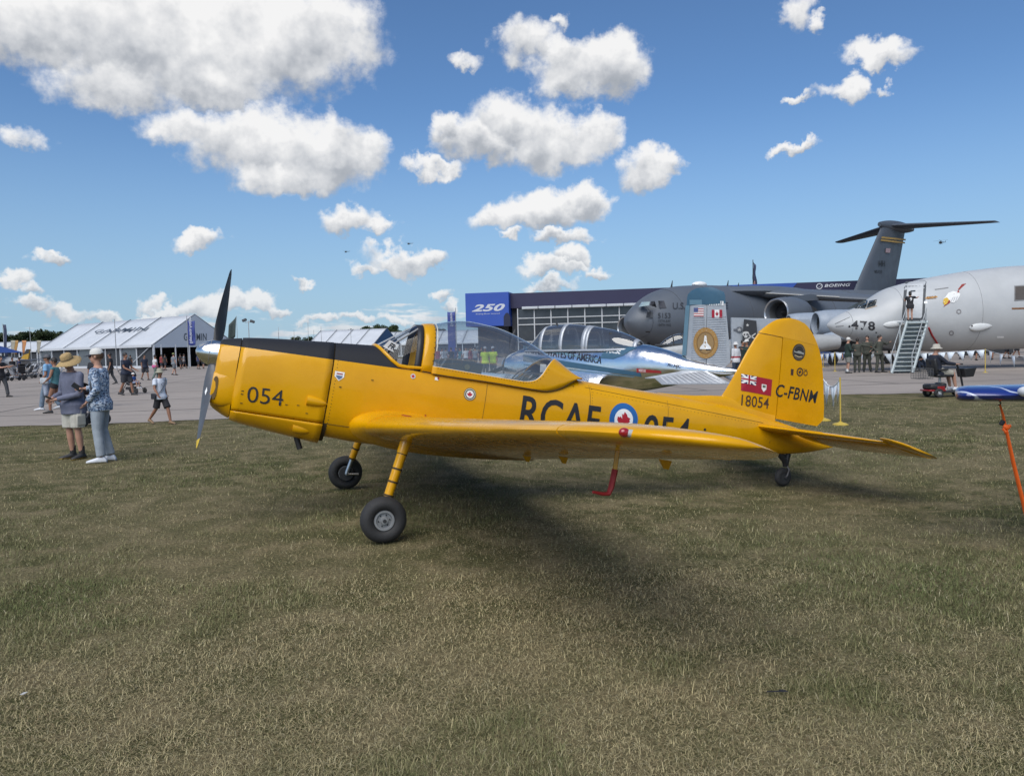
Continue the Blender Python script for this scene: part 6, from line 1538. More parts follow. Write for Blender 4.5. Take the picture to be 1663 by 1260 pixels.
R0 = Vector((at(607, 575, 150).x, 150, 0))
tent('event_tent', 'white event tent with a dark blue gable end below the wooded rise', (R0.x, R0.y), (-.90, .43), 17, 9.5, 2.8, 6.1, 4, mat('gable_blue', (.03, .085, .20), .6))
tent('event_tent', 'low white event tent seen end-on behind the yellow and black fin', (at(62, 590, 128).x, 128), (-1.0, .1), 40, 9, 3.0, 4.6, 6, TENT)
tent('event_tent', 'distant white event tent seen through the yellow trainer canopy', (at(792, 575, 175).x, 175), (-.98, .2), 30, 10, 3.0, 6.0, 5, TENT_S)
# blue pop-up canopy at the far left edge
o = thing('popup_canopy', 'blue pop-up canopy at the far left beside the small airplane', 'canopy', (at(-22, 590, 66).x, 66, 0))
mb = MB(); mb.add([(-2, -2, 2.2), (2, -2, 2.2), (2, 2, 2.2), (-2, 2, 2.2), (0, 0, 3.2)], [(0, 1, 4), (1, 2, 4), (2, 3, 4), (3, 0, 4)]); mb.build('canopy_top', mat('canopy_blue', (.02, .06, .24), .6), o, 0)
for x in (-1.9, 1.9):
    for y in (-1.9, 1.9): mb = MB(); mb.tube([(x, y, 0), (x, y, 2.2)], .03, 6); mb.build('leg', TFRAME, o)

# ---------------------------------------------------------------- trees far behind
def leaf_mat(name, c):
    m = bpy.data.materials.new(name); m.use_nodes = True; t = NT(m.node_tree); b = m.node_tree.nodes['Principled BSDF']; tc = t.n('ShaderNodeTexCoord').outputs['Object']
    m.node_tree.links.new(t.mix(t.noise(tc, .8, 3, .6), tuple(x * .65 for x in c), tuple(min(1, x * 1.4) for x in c)), b.inputs['Base Color']); b.inputs['Roughness'].default_value = .7; b.inputs['Specular IOR Level'].default_value = .2
    return m
LEAVES = [leaf_mat('foliage_deep', (.030, .045, .018)), leaf_mat('foliage_mid', (.042, .058, .022))]; BARK = mat('bark', (.06, .05, .04), .9)
def tree_meshes(seed, H, W_, lm):
    r = np.random.default_rng(seed); mb = MB(); lobes = []
    for k in range(16):
        a = r.uniform(0, 2 * pi); q = r.uniform(0, 1) ** .6; z = r.uniform(.30, .95); w = W_ * (1 - abs(z - .55) * 1.1)
        lobes.append((Vector((cos(a) * q * w * .75, sin(a) * q * w * .75, H * z)), r.uniform(.16, .30) * W_ + .4))
    V, Fc = [], []
    for c, rad in lobes:
        for _ in range(170):
            d = Vector(r.normal(size=3)); d.normalize(); p = c + Vector((d.x * rad, d.y * rad, d.z * rad * .8)) * (r.uniform(.55, 1.08))
            n = (d + Vector(r.normal(size=3)) * .7).normalized(); a = n.orthogonal().normalized(); b = n.cross(a); s = r.uniform(.16, .34); i = len(V)
            V += [p + a * s, p + b * s * .8, p - a * s, p - b * s * .8]; Fc.append((i, i + 1, i + 2, i + 3))
    mb.add(V, Fc); crown = mb.mesh('crown', lm, 0)
    mb = MB(); mb.tube([(0, 0, -.2), (.1, 0, H * .25), (.0, .1, H * .6), (0, 0, H * .85)], [.32, .24, .16, .04], 8)
    for k in range(5):
        a = k * 1.3; mb.tube([(0, 0, H * (.28 + .07 * k)), (cos(a) * W_ * .3, sin(a) * W_ * .3, H * (.42 + .07 * k)), (cos(a) * W_ * .6, sin(a) * W_ * .6, H * (.55 + .06 * k))], [.12, .08, .02], 6)
    return crown, mb.mesh('trunk', BARK, 50)
TM = [tree_meshes(s, 11, 4.6, LEAVES[s % 2]) for s in (1, 2, 3, 4)]
def plant_tree(x, y, h, var, label, group='trees behind the tents'):
    t = thing('tree', label, 'tree', (x, y, 0), var * 1.7, group)
    for me, nm in zip(TM[var % 4], ('crown', 'trunk')):
        o = bpy.data.objects.new(nm, me); col.objects.link(o); o.parent = t; k = h / 11; o.scale = (k, k, k)
LBL = 'dense dark green tree in the far row behind the white tents'
for i, (px, top, D) in enumerate(((-8, 540, 170), (8, 541, 165), (22, 543, 172), (40, 541, 168), (58, 537, 175), (72, 535, 170), (86, 537, 178), (99, 546, 182), (-24, 538, 168), (112, 552, 190))):
    p = at(px, top, D); plant_tree(p.x, D, p.z * 1.02, i, LBL)
for i, (px, top, D) in enumerate(((574, 534, 240), (584, 533, 236), (594, 531, 244), (605, 528, 238), (616, 526, 242), (628, 528, 236), (640, 529, 246), (652, 533, 240), (664, 534, 244), (704, 531, 230), (716, 535, 236), (728, 541, 240), (790, 546, 250), (800, 545, 252), (812, 547, 250), (480, 545, 300), (500, 546, 300), (345, 552, 260), (672, 540, 250), (745, 545, 255), (760, 546, 252), (775, 545, 250))):
    p = at(px, top, D); plant_tree(p.x, D, max(6, p.z), i + 1, 'dark tree on the wooded rise behind the blue-gabled tent' if i < 9 else 'distant low tree in the line beyond the airfield', 'trees on the wooded rise' if i < 9 else 'distant trees beyond the airfield')
mb = MB(); N_ = 60; prof = [(x, 300 + 6 * sin(x * .02), 2.2 + 1.2 * sin(x * .045) + .8 * sin(x * .11 + 1)) for x in np.linspace(-260, 420, N_)]
mb.add([(x, y, -.2) for x, y, z in prof] + [(x, y + 8, z) for x, y, z in prof] + [(x, y + 30, z * .9) for x, y, z in prof], [(i, i + 1, N_ + i + 1, N_ + i) for i in range(N_ - 1)] + [(N_ + i, N_ + i + 1, 2 * N_ + i + 1, 2 * N_ + i) for i in range(N_ - 1)])
struct(mb.build('far_terrain', leaf_mat('far_green', (.035, .045, .025)), None, 80))

# ---------------------------------------------------------------- poles, banners, flags
POLE = mat('pole_grey', (.32, .33, .34), .5); BANN = mat('banner_blue', (.03, .05, .22), .6)
def pole(px, ytop, ybot, D, label, name='pole', rad=.06, cat='pole'):
    b = at(px, ybot, D); t = at(px - (ybot - ytop) * .02, ytop, D); o = thing(name, label, cat, (b.x, D, 0))
    mb = MB(); mb.tube([(0, 0, 0), (0, 0, t.z)], [rad, rad * .6], 8); mb.build('mast', POLE, o); return o, t.z
def banner(o, z0, z1, w, side, m=BANN, name='banner'):
    b = flag_cloth(lambda u, v: (side * (.06 + w * u), .05 * sin(v * 9 + u * 2), z1 + (z0 - z1) * v - .08 * sin(u * 3)), name, m, o, 6, 12); return b
o, zt = pole(307, 513, 600, 88, 'tall pole with a blue vertical banner beside the lettered tent gable', 'banner_pole', .07, 'flagpole')
b = banner(o, 1.6 + 1.2, at(307, 521, 88).z, .85, 1)
decal(text_2d('Experience Aviation', .01), lambda u, v: (.20 + .45 * v, -.12, 3.0 + 3.0 * u), 'banner_lettering', LW, o)
o, zt = pole(190, 518, 600, 86, 'plain thin pole in front of the large lettered tent', rad=.06)
o, zt = pole(742, 500, 590, 92, 'tall pole with a blue banner behind the trainer canopy', 'banner_pole', .07, 'flagpole'); banner(o, at(742, 585, 92).z, at(742, 506, 92).z, .95, -1); decal(text_2d('Experience', .01), lambda u, v: (-.75 + .45 * v, -.12, 4.4 + 1.6 * u), 'banner_lettering', LW, o)
o, zt = pole(387, 513, 585, 110, 'leaning dark green flag on a thin pole behind the nose cowling', 'flag_pole', .05, 'flagpole'); flag_cloth(lambda u, v: (-.05 - 1.1 * u - .25 * v, .1 * sin(u * 5), zt - .1 - 2.9 * v + .2 * u * v - 1.2 * u), 'flag', mat('flag_dark_green', (.035, .05, .045), .7), o)
o, zt = pole(406, 521, 585, 105, 'lamp post with two floodlights beyond the nose cowling', 'lamp_post', .08, 'lamp post')
for s in (-1, 1): mb = MB(); mb.box((s * .55, 0, zt - .1 + (.2 if s < 0 else 0)), (.6, .4, .35), Matrix.Rotation(s * .4, 3, 'Y')); mb.build('floodlight', mat('pole_dark', (.05, .055, .06), .5), o, 30, .05)
mb = MB(); mb.tube([(-.5, 0, zt - .2), (.5, 0, zt - .2)], .05, 6); mb.build('crossarm', POLE, o)
for i, (px, yt, D) in enumerate(((454, 531, 140), (479, 536, 150), (502, 523, 140), (511, 536, 130), (523, 530, 130), (571, 533, 135), (453.5, 540, 160))):
    pole(px, yt, 580, D, 'thin bare mast among the distant tents beyond the cowling', 'mast', .05, 'mast')[0]['group'] = 'thin masts beyond the cowling'
o, zt = pole(9, 526, 600, 95, 'dark furled flag on a pole before the far left trees', 'flag_pole', .07, 'flagpole'); flag_cloth(lambda u, v: (.04 + .35 * u, .1 * sin(v * 7), zt - .1 - 4.2 * v), 'flag', mat('flag_navy_furled', (.02, .03, .07), .7), o)
o, zt = pole(52, 531, 600, 110, 'slender pale pole before the far left trees', 'pole', .05)
for i, (px, D, c) in enumerate(((25, 105, (.36, .20, .06)), (38, 105, (.45, .20, .08)), (62, 106, (.30, .28, .22)), (20, 104, (.30, .28, .22)))):
    o, zt = pole(px, 553, 595, D, ('orange' if i == 1 else 'ochre' if i == 0 else 'pale beige') + ' feather flag by the far left trees' + (', next to the orange one' if i == 0 else ' between the poles' if i == 2 else ' beside the furled dark flag' if i == 3 else ''), 'feather_flag', .04, 'flag')
    flag_cloth(lambda u, v: (.03 + .6 * u * (1 - v * .6), .05 * sin(v * 7), zt - 1.9 * v), 'flag', mat('feather_%d' % i, c, .7), o)
# barrel-shaped dark display seen over the canopy
# ---------------------------------------------------------------- bunting line and its posts
YELP = mat('post_yellow', (.50, .36, .06), .5); ROPE = mat('rope_white', (.62, .63, .64), .7); PENN = mat('pennant_white', (.66, .72, .78), .6)
def bunting_post(px, yb, ht, label, wid=.035, D=None):
    p = gnd(px, yb, terrain(*gnd(px, yb).xy)) if D is None else Vector((at(px, yb, D).x, D, 0)); o = thing('stanchion', label, 'stanchion', (p.x, p.y, p.z))
    mb = MB(); mb.lathe([(.15, 0), (.15, .015), (.11, .035), (.04, .055), (.02, .07)], 20); mb.build('base', YELP, o)
    mb = MB(); mb.tube([(0, 0, .05), (-.01, 0, ht)], wid * .45, 8); mb.build('tube', YELP, o); return Vector((p.x, p.y, p.z)), o
pa, _ = bunting_post(1365, 690, .95, 'yellow stanchion on the grass just behind the trainer rudder')
pb_1, _ = bunting_post(1356, 604, 1.05, 'yellow stanchion on the tarmac beside the man in white cap', .045)
pc, _ = bunting_post(1600, 606, 1.12, 'pale yellow stanchion on the tarmac beyond the scooter rider', .045)
pd, _ = bunting_post(1337, 607, .9, 'short stanchion on the tarmac near the hi-vis vest', .04, 46.0)
pe, _ = bunting_post(1337, 683, .9, 'stanchion on the grass half hidden by the trainer rudder')
def bunting(A, B, sag, n, name_lbl, w=.34, h=.46, skip=()):
    o = thing('bunting', name_lbl, 'bunting', A); B = B - A
    pts = [B * t + Vector((0, 0, -sag * 4 * t * (1 - t))) for t in np.linspace(0, 1, 25)]
    mb = MB(); mb.tube(pts, .011, 5); mb.build('rope', ROPE, o)
    r = random.Random(n)
    for k in range(n):
        if k in skip: continue
        t = (k + .5) / n; c = B * t + Vector((0, 0, -sag * 4 * t * (1 - t))); d = B.normalized(); tw_ = r.uniform(-.5, .5); sw = r.uniform(-.10, .10)
        q = [c - d * w / 2, c + d * w / 2, c + d * (sw) + Vector((0, tw_ * .25, -h))]; mid = (q[0] + q[1] + q[2]) / 3 + Vector((0, r.uniform(-.05, .05), 0))
        mb = MB(); mb.add([q[0], q[1], q[2], mid], [(0, 1, 3), (1, 2, 3), (2, 0, 3)]); p = mb.build('pennant', PENN, o, 80); p.modifiers.new('thickness', 'SOLIDIFY').thickness = .004
    return o
zv = Vector((0, 0, 1))
bunting(pb_1 + zv * 1.02, pc + zv * 1.08, .12, 17, 'white pennant bunting strung across the tarmac in front of the airstairs')
bunting(pc + zv * 1.08, Vector((at(1700, 600, 28).x, 28, .95)), .15, 5, 'white pennant bunting running on to the right from the pale stanchion', .42, .55)
bunting(pa + zv * .93, pe + zv * .88, .16, 5, 'sagging white pennants between the stanchions behind the rudder', .16, .5)
bunting(Vector((at(1290, 575, 44).x, 44, 1.0)), pb_1 + zv * 1.02, .1, 8, 'white pennant bunting left of the man in white cap', .40, .5)
# ---------------------------------------------------------------- airstairs
sfoot = Vector((at(1463, 606, 35.8).x, 35.8, 0)); stairs = thing('airstairs', 'grey metal airstairs with handrails leading up to the patrol jet door', 'airstairs', (sfoot.x, sfoot.y, 0))
STG = mat('stair_grey', (.42, .47, .47), .5, noise=.1); top = Vector((at(1489, 525, 36.9).x - sfoot.x, 1.05, 2.50)); foot = Vector((0, 0, .03)); NS = 12; hwid = .47
sx = Vector((1, -.1, 0)).normalized()
for k in range(NS):
    c = foot.lerp(top, (k + .6) / NS); mb = MB(); mb.box(c, (hwid * 2, .27, .035)); st = mb.build('step', STG, stairs)
    mb = MB(); mb.box(c + Vector((0, .13, -.09)), (hwid * 2, .02, .16)); mb.build('riser', mat('riser_grey', (.26, .29, .30), .6), stairs)
for s in (-1, 1):
    mb = MB(); off = Vector((s * (hwid + .03), 0, 0)); mb.tube([foot + off + Vector((0, -.12, 0)), top + off], .055, 8, True, 1.6); mb.build('stringer', STG, stairs)
    mb = MB(); mb.tube([foot + off + Vector((-.02, -.1, .05)), foot.lerp(top, .10) + off + Vector((-.05, .0, .62)), top + off + Vector((-.05, 0, .66)), top + off + Vector((0, .25, .0))], .018, 8); mb.build('handrail', mat('rail_grey', (.34, .36, .37), .5), stairs)
    for t in (.3, .62, .95):
        mb = MB(); c = foot.lerp(top, t) + off; mb.tube([c, c + Vector((-.04, 0, .64))], .014, 6); mb.build('baluster', mat('rail_grey', (.34, .36, .37), .5), stairs)
mb = MB(); mb.box(top + Vector((0, .42, -.02)), (1.15, .75, .06)); mb.build('landing', STG, stairs)
for s in (-1, 1):
    mb = MB(); mb.tube([top + Vector((s * .5, .7, 0)), Vector((top.x + s * .5, top.y + .7, 0.05))], .035, 8); mb.build('leg', STG, stairs)
for (px, pw, lab) in ((1425, .5, 'flattened orange rubber mat at the foot of the airstairs'),):
    p = gnd(1455, 605.5); mb = MB(); mb.lathe([(.32, 0.032), (.30, .05), (.08, .06)], 18, 'Z', (p.x, p.y, 0)); tag(mb.build('floor_disc', mat('disc_orange', (.42, .24, .10), .7)), lab, 'floor disc')
# ---------------------------------------------------------------- mobility scooter
sp_ = gnd(1515, 645); scoot = thing('mobility_scooter', 'red and black mobility scooter with front basket and rear wire carrier', 'scooter', (sp_.x, sp_.y, 0), radians(4))
SB = mat('scooter_black', (.018, .018, .02), .5); SRED = mat('scooter_red', (.25, .01, .012), .3, coat=.5); SX = 58.0
for (x, y) in ((0, -.26), (0, .26), (.86, -.24), (.86, .24)):
    mb = MB(); mb.lathe([(.07, -.045), (.11, -.05), (.128, -.03), (.13, 0), (.128, .03), (.11, .05), (.07, .045)], 22, 'Y', (x, y, .13)); w = mb.build('wheel', RUBBER, scoot)
    mb = MB(); mb.lathe([(.02, -.052), (.035, -.052), (.04, -.045), (.075, -.045), (.08, -.03), (.08, .03), (.075, .045), (.04, .045), (.035, .052), (.02, .052)], 16, 'Y', (x, y, .13)); hub = mb.build('wheel_rim', mat('rim_silver', (.52, .53, .54), .35, .4), w)
mb = MB(); mb.box((.03, 0, .30), (.46, .42, .16)); mb.box((.22, 0, .33), (.18, .36, .16)); mb.build('rear_cowl', SB, scoot, 40, .05)
mb = MB(); mb.box((.10, -.222, .27), (.22, .02, .10)); mb.build('red_panel', SRED, scoot, 40, .02); mb = MB(); mb.box((.0, 0, .20), (.5, .46, .05)); mb.build('red_skirt', SRED, scoot, 40, .02)
mb = MB(); mb.box((.52, 0, .15), (.72, .42, .05)); mb.build('footboard', SB, scoot, 40, .015)
mb = MB(); mb.box((.90, 0, .20), (.28, .36, .12)); mb.build('front_cowl', SB, scoot, 40, .04)
mb = MB(); mb.tube([(.20, 0, .3), (.20, 0, .56)], .035, 8); mb.build('seat_post', ALU, scoot)
mb = MB(); mb.box((.24, 0, .62), (.50, .46, .10)); mb.build('seat_cushion', SB, scoot, 40, .04); mb = MB(); mb.box((-.03, 0, .88), (.10, .44, .46), Matrix.Rotation(radians(-9), 3, 'Y')); mb.build('seat_back', SB, scoot, 40, .04)
for s in (-1, 1): mb = MB(); mb.tube([(-.02, s * .27, .78), (.26, s * .27, .80)], .028, 8); mb.build('armrest', SB, scoot)
mb = MB(); mb.tube([(.90, 0, .22), (.82, 0, .62), (.70, 0, .92)], .028, 8); mb.tube([(.70, -.25, .93), (.70, .25, .93)], .018, 8); mb.build('tiller', SB, scoot)
mb = MB(); mb.hexa([(.84, -.17, .55), (1.10, -.17, .57), (1.10, .17, .57), (.84, .17, .55), (.80, -.20, .80), (1.16, -.20, .82), (1.16, .20, .82), (.80, .20, .80)]); mb.build('front_basket', SB, scoot, 40, .015)
car = None
for k in range(6):
    mb = MB(); z = .55 + k * .055; mb.tube([(-.14, -.22, z), (-.52, -.22, z), (-.52, .22, z), (-.14, .22, z), (-.14, -.22, z)], .006, 5); mb.build('wire_carrier', mat('wire_grey', (.10, .10, .10), .5), scoot)
for x in np.linspace(-.52, -.14, 6): mb = MB(); mb.tube([(x, -.22, .83), (x, -.22, .54), (x, .22, .54), (x, .22, .83)], .005, 5); mb.build('wire_carrier', mat('wire_grey', (.10, .10, .10), .5), scoot)
# ---------------------------------------------------------------- strollers and carts
def stroller(px, yb, rz, label, c, D=None, k=1.0):
    p = gnd(px, yb) if D is None else Vector((at(px, yb, D).x, D, 0)); o = thing('stroller', label, 'stroller', (p.x, p.y, .03), rz); o.scale = (k, k, k)
    m = mat('stroller_' + c[0], c[1], .7); FRM = mat('stroller_frame', (.05, .05, .055), .4, .3)
    for s in (-1, 1):
        mb = MB(); mb.tube([(-.55, s * .22, 1.02), (-.35, s * .24, .72), (.10, s * .24, .42), (.42, s * .22, .12)], .016, 6); mb.tube([(-.05, s * .24, .5), (-.34, s * .25, .13)], .015, 6); mb.build('frame_side', FRM, o)
        for x in (-.34, .42): mb = MB(); mb.lathe([(.03, -.03), (.10, -.03), (.125, 0), (.10, .03), (.03, .03)], 16, 'Y', (x, s * .25, .125)); mb.build('wheel', RUBBER, o)
    mb = MB(); mb.tube([(-.55, -.22, 1.02), (-.58, 0, 1.05), (-.55, .22, 1.02)], .018, 6); mb.build('push_handle', FRM, o)
    mb = MB(); mb.hexa([(-.10, -.20, .36), (.28, -.20, .40), (.28, .20, .40), (-.10, .20, .36), (-.12, -.21, .44), (.28, -.21, .47), (.28, .21, .47), (-.12, .21, .44)]); mb.hexa([(-.14, -.2, .40), (-.04, -.2, .42), (-.04, .2, .42), (-.14, .2, .40), (-.34, -.2, .90), (-.28, -.2, .92), (-.28, .2, .92), (-.34, .2, .90)]); mb.build('seat', m, o, 40, .02)
    mb = MB(); R = []
    for a in np.linspace(.2, 1.5, 7): R.append([(-.31 + .38 * sin(a) * (.9), y, .72 + .34 * cos(a)) for y in (-.22, -.1, .1, .22)])
    mb.loft(R, False); h = mb.build('hood', m, o, 60); h.modifiers.new('thickness', 'SOLIDIFY').thickness = .015
    mb = MB(); mb.box((-.05, 0, .24), (.38, .36, .12)); mb.build('under_basket', m, o, 40, .03); return o
s1_ = stroller(216, 640, radians(-18), 'black stroller carrying a toddler, pushed by the man in navy', ('black', (.02, .02, .024)))
s2_ = stroller(140, 693, radians(80), 'black stroller with red and blue bundles behind the two standing men', ('black', (.02, .02, .024)))
s2_z = s2_.location
for (dx, dz, c, nm, lb) in ((.05, .62, (.36, .02, .03), 'red_bundle', 'red folded bundle lying on the stroller behind the men'), (.1, .50, (.02, .07, .30), 'blue_bundle', 'blue folded bundle lying on the stroller behind the men')):
    mb = MB(); mb.ball((s2_z.x + dx, s2_z.y + .05, dz), (.20, .18, .09), 12, 8); tag(mb.build(nm, mat(nm, c, .8, bump=.4, bscale=14)), lb, 'bundle')
for i, (px, yb, D, c) in enumerate(((6, 612, 58, 'grey'), (24, 612, 56, 'pale'), (36, 611, 60, 'black'), (46, 606, 62, 'grey'), (55, 604, 64, 'pale'))):
    stroller(px, yb, i * 1.1, ('parked dark grey stroller under the blue pop-up canopy edge', 'parked pale grey stroller below the small airplane wing', 'parked black stroller between two pale ones by the small airplane', 'parked dark grey stroller under the yellow and black fin', 'parked pale grey stroller beside the metal benches')[i], (c + '_far', {'grey': (.07, .075, .08), 'pale': (.30, .31, .33), 'black': (.02, .02, .024)}[c]), D, 1.15)['group'] = 'strollers parked by the far airplane'
# folding chairs, cases under the patrol jet
for i, (px, yb, D, w, h, c, lb) in enumerate(((1505, 606, 40, .5, .7, (.03, .05, .09), 'dark blue equipment case beside the foot of the airstairs'), (1575, 590, 60, 1.6, 1.1, (.02, .022, .026), 'black equipment crate far under the patrol jet belly'), (1620, 588, 66, 2.4, .9, (.025, .027, .03), 'long black generator cart far under the patrol jet belly'), (1350, 592, 62, 2.2, 1.3, (.03, .06, .16), 'blue equipment cart beyond the patrol jet nose'), (1375, 590, 66, 1.6, 1.5, (.04, .045, .055), 'dark tool cabinet beyond the patrol jet nose'))):
    p = Vector((at(px, yb, D).x, D, 0)); o = thing('equipment_case', lb, 'case', (p.x, p.y, .03)); cm = mat('case_%d' % i, c, .6)
    mb = MB(); mb.box((0, 0, h * .45 + .1), (w, .6, h * .8)); mb.build('case_body', cm, o, 40, .04); mb = MB(); mb.box((0, 0, h * .9 + .1), (w * 1.02, .62, h * .16)); mb.build('case_lid', cm, o, 40, .03)
    mb = MB(); mb.tube([(-w * .2, -.33, h * .7), (-w * .2, -.37, h * .72), (w * .2, -.37, h * .72), (w * .2, -.33, h * .7)], .02, 6); mb.build('handle', ALU, o)
    for s in (-1, 1): mb = MB(); mb.lathe([(.02, -.03), (.08, -.03), (.08, .03), (.02, .03)], 12, 'Y', (s * w * .4, -.25, .08)); mb.build('castor', RUBBER, o)
# picnic benches in front of the big tent (dark low shapes)
for i, px in enumerate((58, 66)):
    p = Vector((at(px, 598, 74).x, 74, 0)); o = thing('bleacher_bench', 'pale metal bleacher bench in front of the large lettered tent', 'bench', p, radians(8), 'metal benches by the large tent')
    for k in range(3): mb = MB(); mb.box((0, k * .6, .45 + k * .4), (4.2, .3, .05)); mb.build('seat_plank', ALU, o)
    for x in (-1.8, 0, 1.8): mb = MB(); mb.tube([(x, -.2, .03), (x, 1.3, 1.25)], .04, 6); mb.tube([(x, 1.3, 1.25), (x, 1.4, .03)], .04, 6); mb.build('frame', ALU, o)
# ================================================================== people
def cloth(name, c, pattern=None, rough=.85):
    if name in MATS: return MATS[name]
    m = mat(name, c, rough, noise=.14, nscale=7, bump=.55, bscale=9)
    if pattern == 'camo':
        t = NT(m.node_tree); b = m.node_tree.nodes['Principled BSDF']; tc = t.n('ShaderNodeTexCoord').outputs['Object']
        a = t.noise(t.vmath('MULTIPLY', tc, (1.0, 1.0, 1.6)), 17, 3, .6); d = t.noise(t.vmath('MULTIPLY', tc, (1.2, 1.2, 1.4)), 28, 2, .5)
        cc = t.mix(t.mapr(a, .47, .50), (.50, .56, .64), (.20, .28, .40)); cc = t.mix(t.mapr(d, .54, .57), cc, (.045, .065, .12)); m.node_tree.links.new(cc, b.inputs['Base Color'])
    if pattern == 'stripe':
        t = NT(m.node_tree); b = m.node_tree.nodes['Principled BSDF']; tc = t.n('ShaderNodeTexCoord').outputs['Object']; s = t.n('ShaderNodeSeparateXYZ', ins={0: tc})
        f = t.math('MULTIPLY', t.math('GREATER_THAN', s.outputs[2], 1.02), t.math('LESS_THAN', s.outputs[2], 1.10)); m.node_tree.links.new(t.mix(f, c, (.35, .04, .05)), b.inputs['Base Color'])
    return m
SKIN = mat('skin_light', (.42, .235, .165), .55, noise=.05, nscale=14, spec=.35); SKIN_T = mat('skin_tanned', (.27, .135, .085), .55, noise=.05, nscale=14, spec=.35); SKIN_D = mat('skin_brown', (.16, .085, .055), .55, noise=.05, nscale=14, spec=.35)
HAIR_D = mat('hair_dark', (.022, .017, .014), .6, bump=.5, bscale=90); HAIR_G = mat('hair_grey', (.42, .40, .38), .7, bump=.5, bscale=90)
def remeshed(mb, name, m, parent, voxel, smooth=3):
    me = mb.mesh('tmp', None, 0); ob = bpy.data.objects.new('tmp', me); col.objects.link(ob)
    r = ob.modifiers.new('r', 'REMESH'); r.mode = 'VOXEL'; r.voxel_size = voxel; r.use_smooth_shade = True
    if smooth: s = ob.modifiers.new('s', 'SMOOTH'); s.factor = .5; s.iterations = smooth
    dg = bpy.context.evaluated_depsgraph_get(); dg.update()
    out = bpy.data.meshes.new_from_object(ob.evaluated_get(dg)); out.name = name
    bpy.data.objects.remove(ob); bpy.data.meshes.remove(me)
    out.materials.clear(); out.materials.append(m); out.polygons.foreach_set('use_smooth', [True] * len(out.polygons))
    o = bpy.data.objects.new(name, out); col.objects.link(o); o.parent = parent; return o
BASE = dict(pel=(0, 0, .94), chest=(0, 0, 1.28), neck=(0, 0, 1.47), head=(0, -.02, 1.625))
for s_, sg in (('L', 1), ('R', -1)):
    BASE.update({'sh' + s_: (.180 * sg, 0, 1.405), 'el' + s_: (.225 * sg, .03, 1.13), 'wr' + s_: (.235 * sg, -.05, .89), 'hip' + s_: (.092 * sg, 0, .92), 'kn' + s_: (.10 * sg, -.02, .50), 'an' + s_: (.10 * sg, .03, .085), 'toe' + s_: (.12 * sg, -.17, .03)})
TORSO = [(.84, .150, .112), (.92, .165, .120), (1.02, .150, .110), (1.12, .148, .108), (1.22, .160, .115), (1.32, .172, .115), (1.39, .165, .100), (1.44, .115, .082), (1.475, .062, .062)]
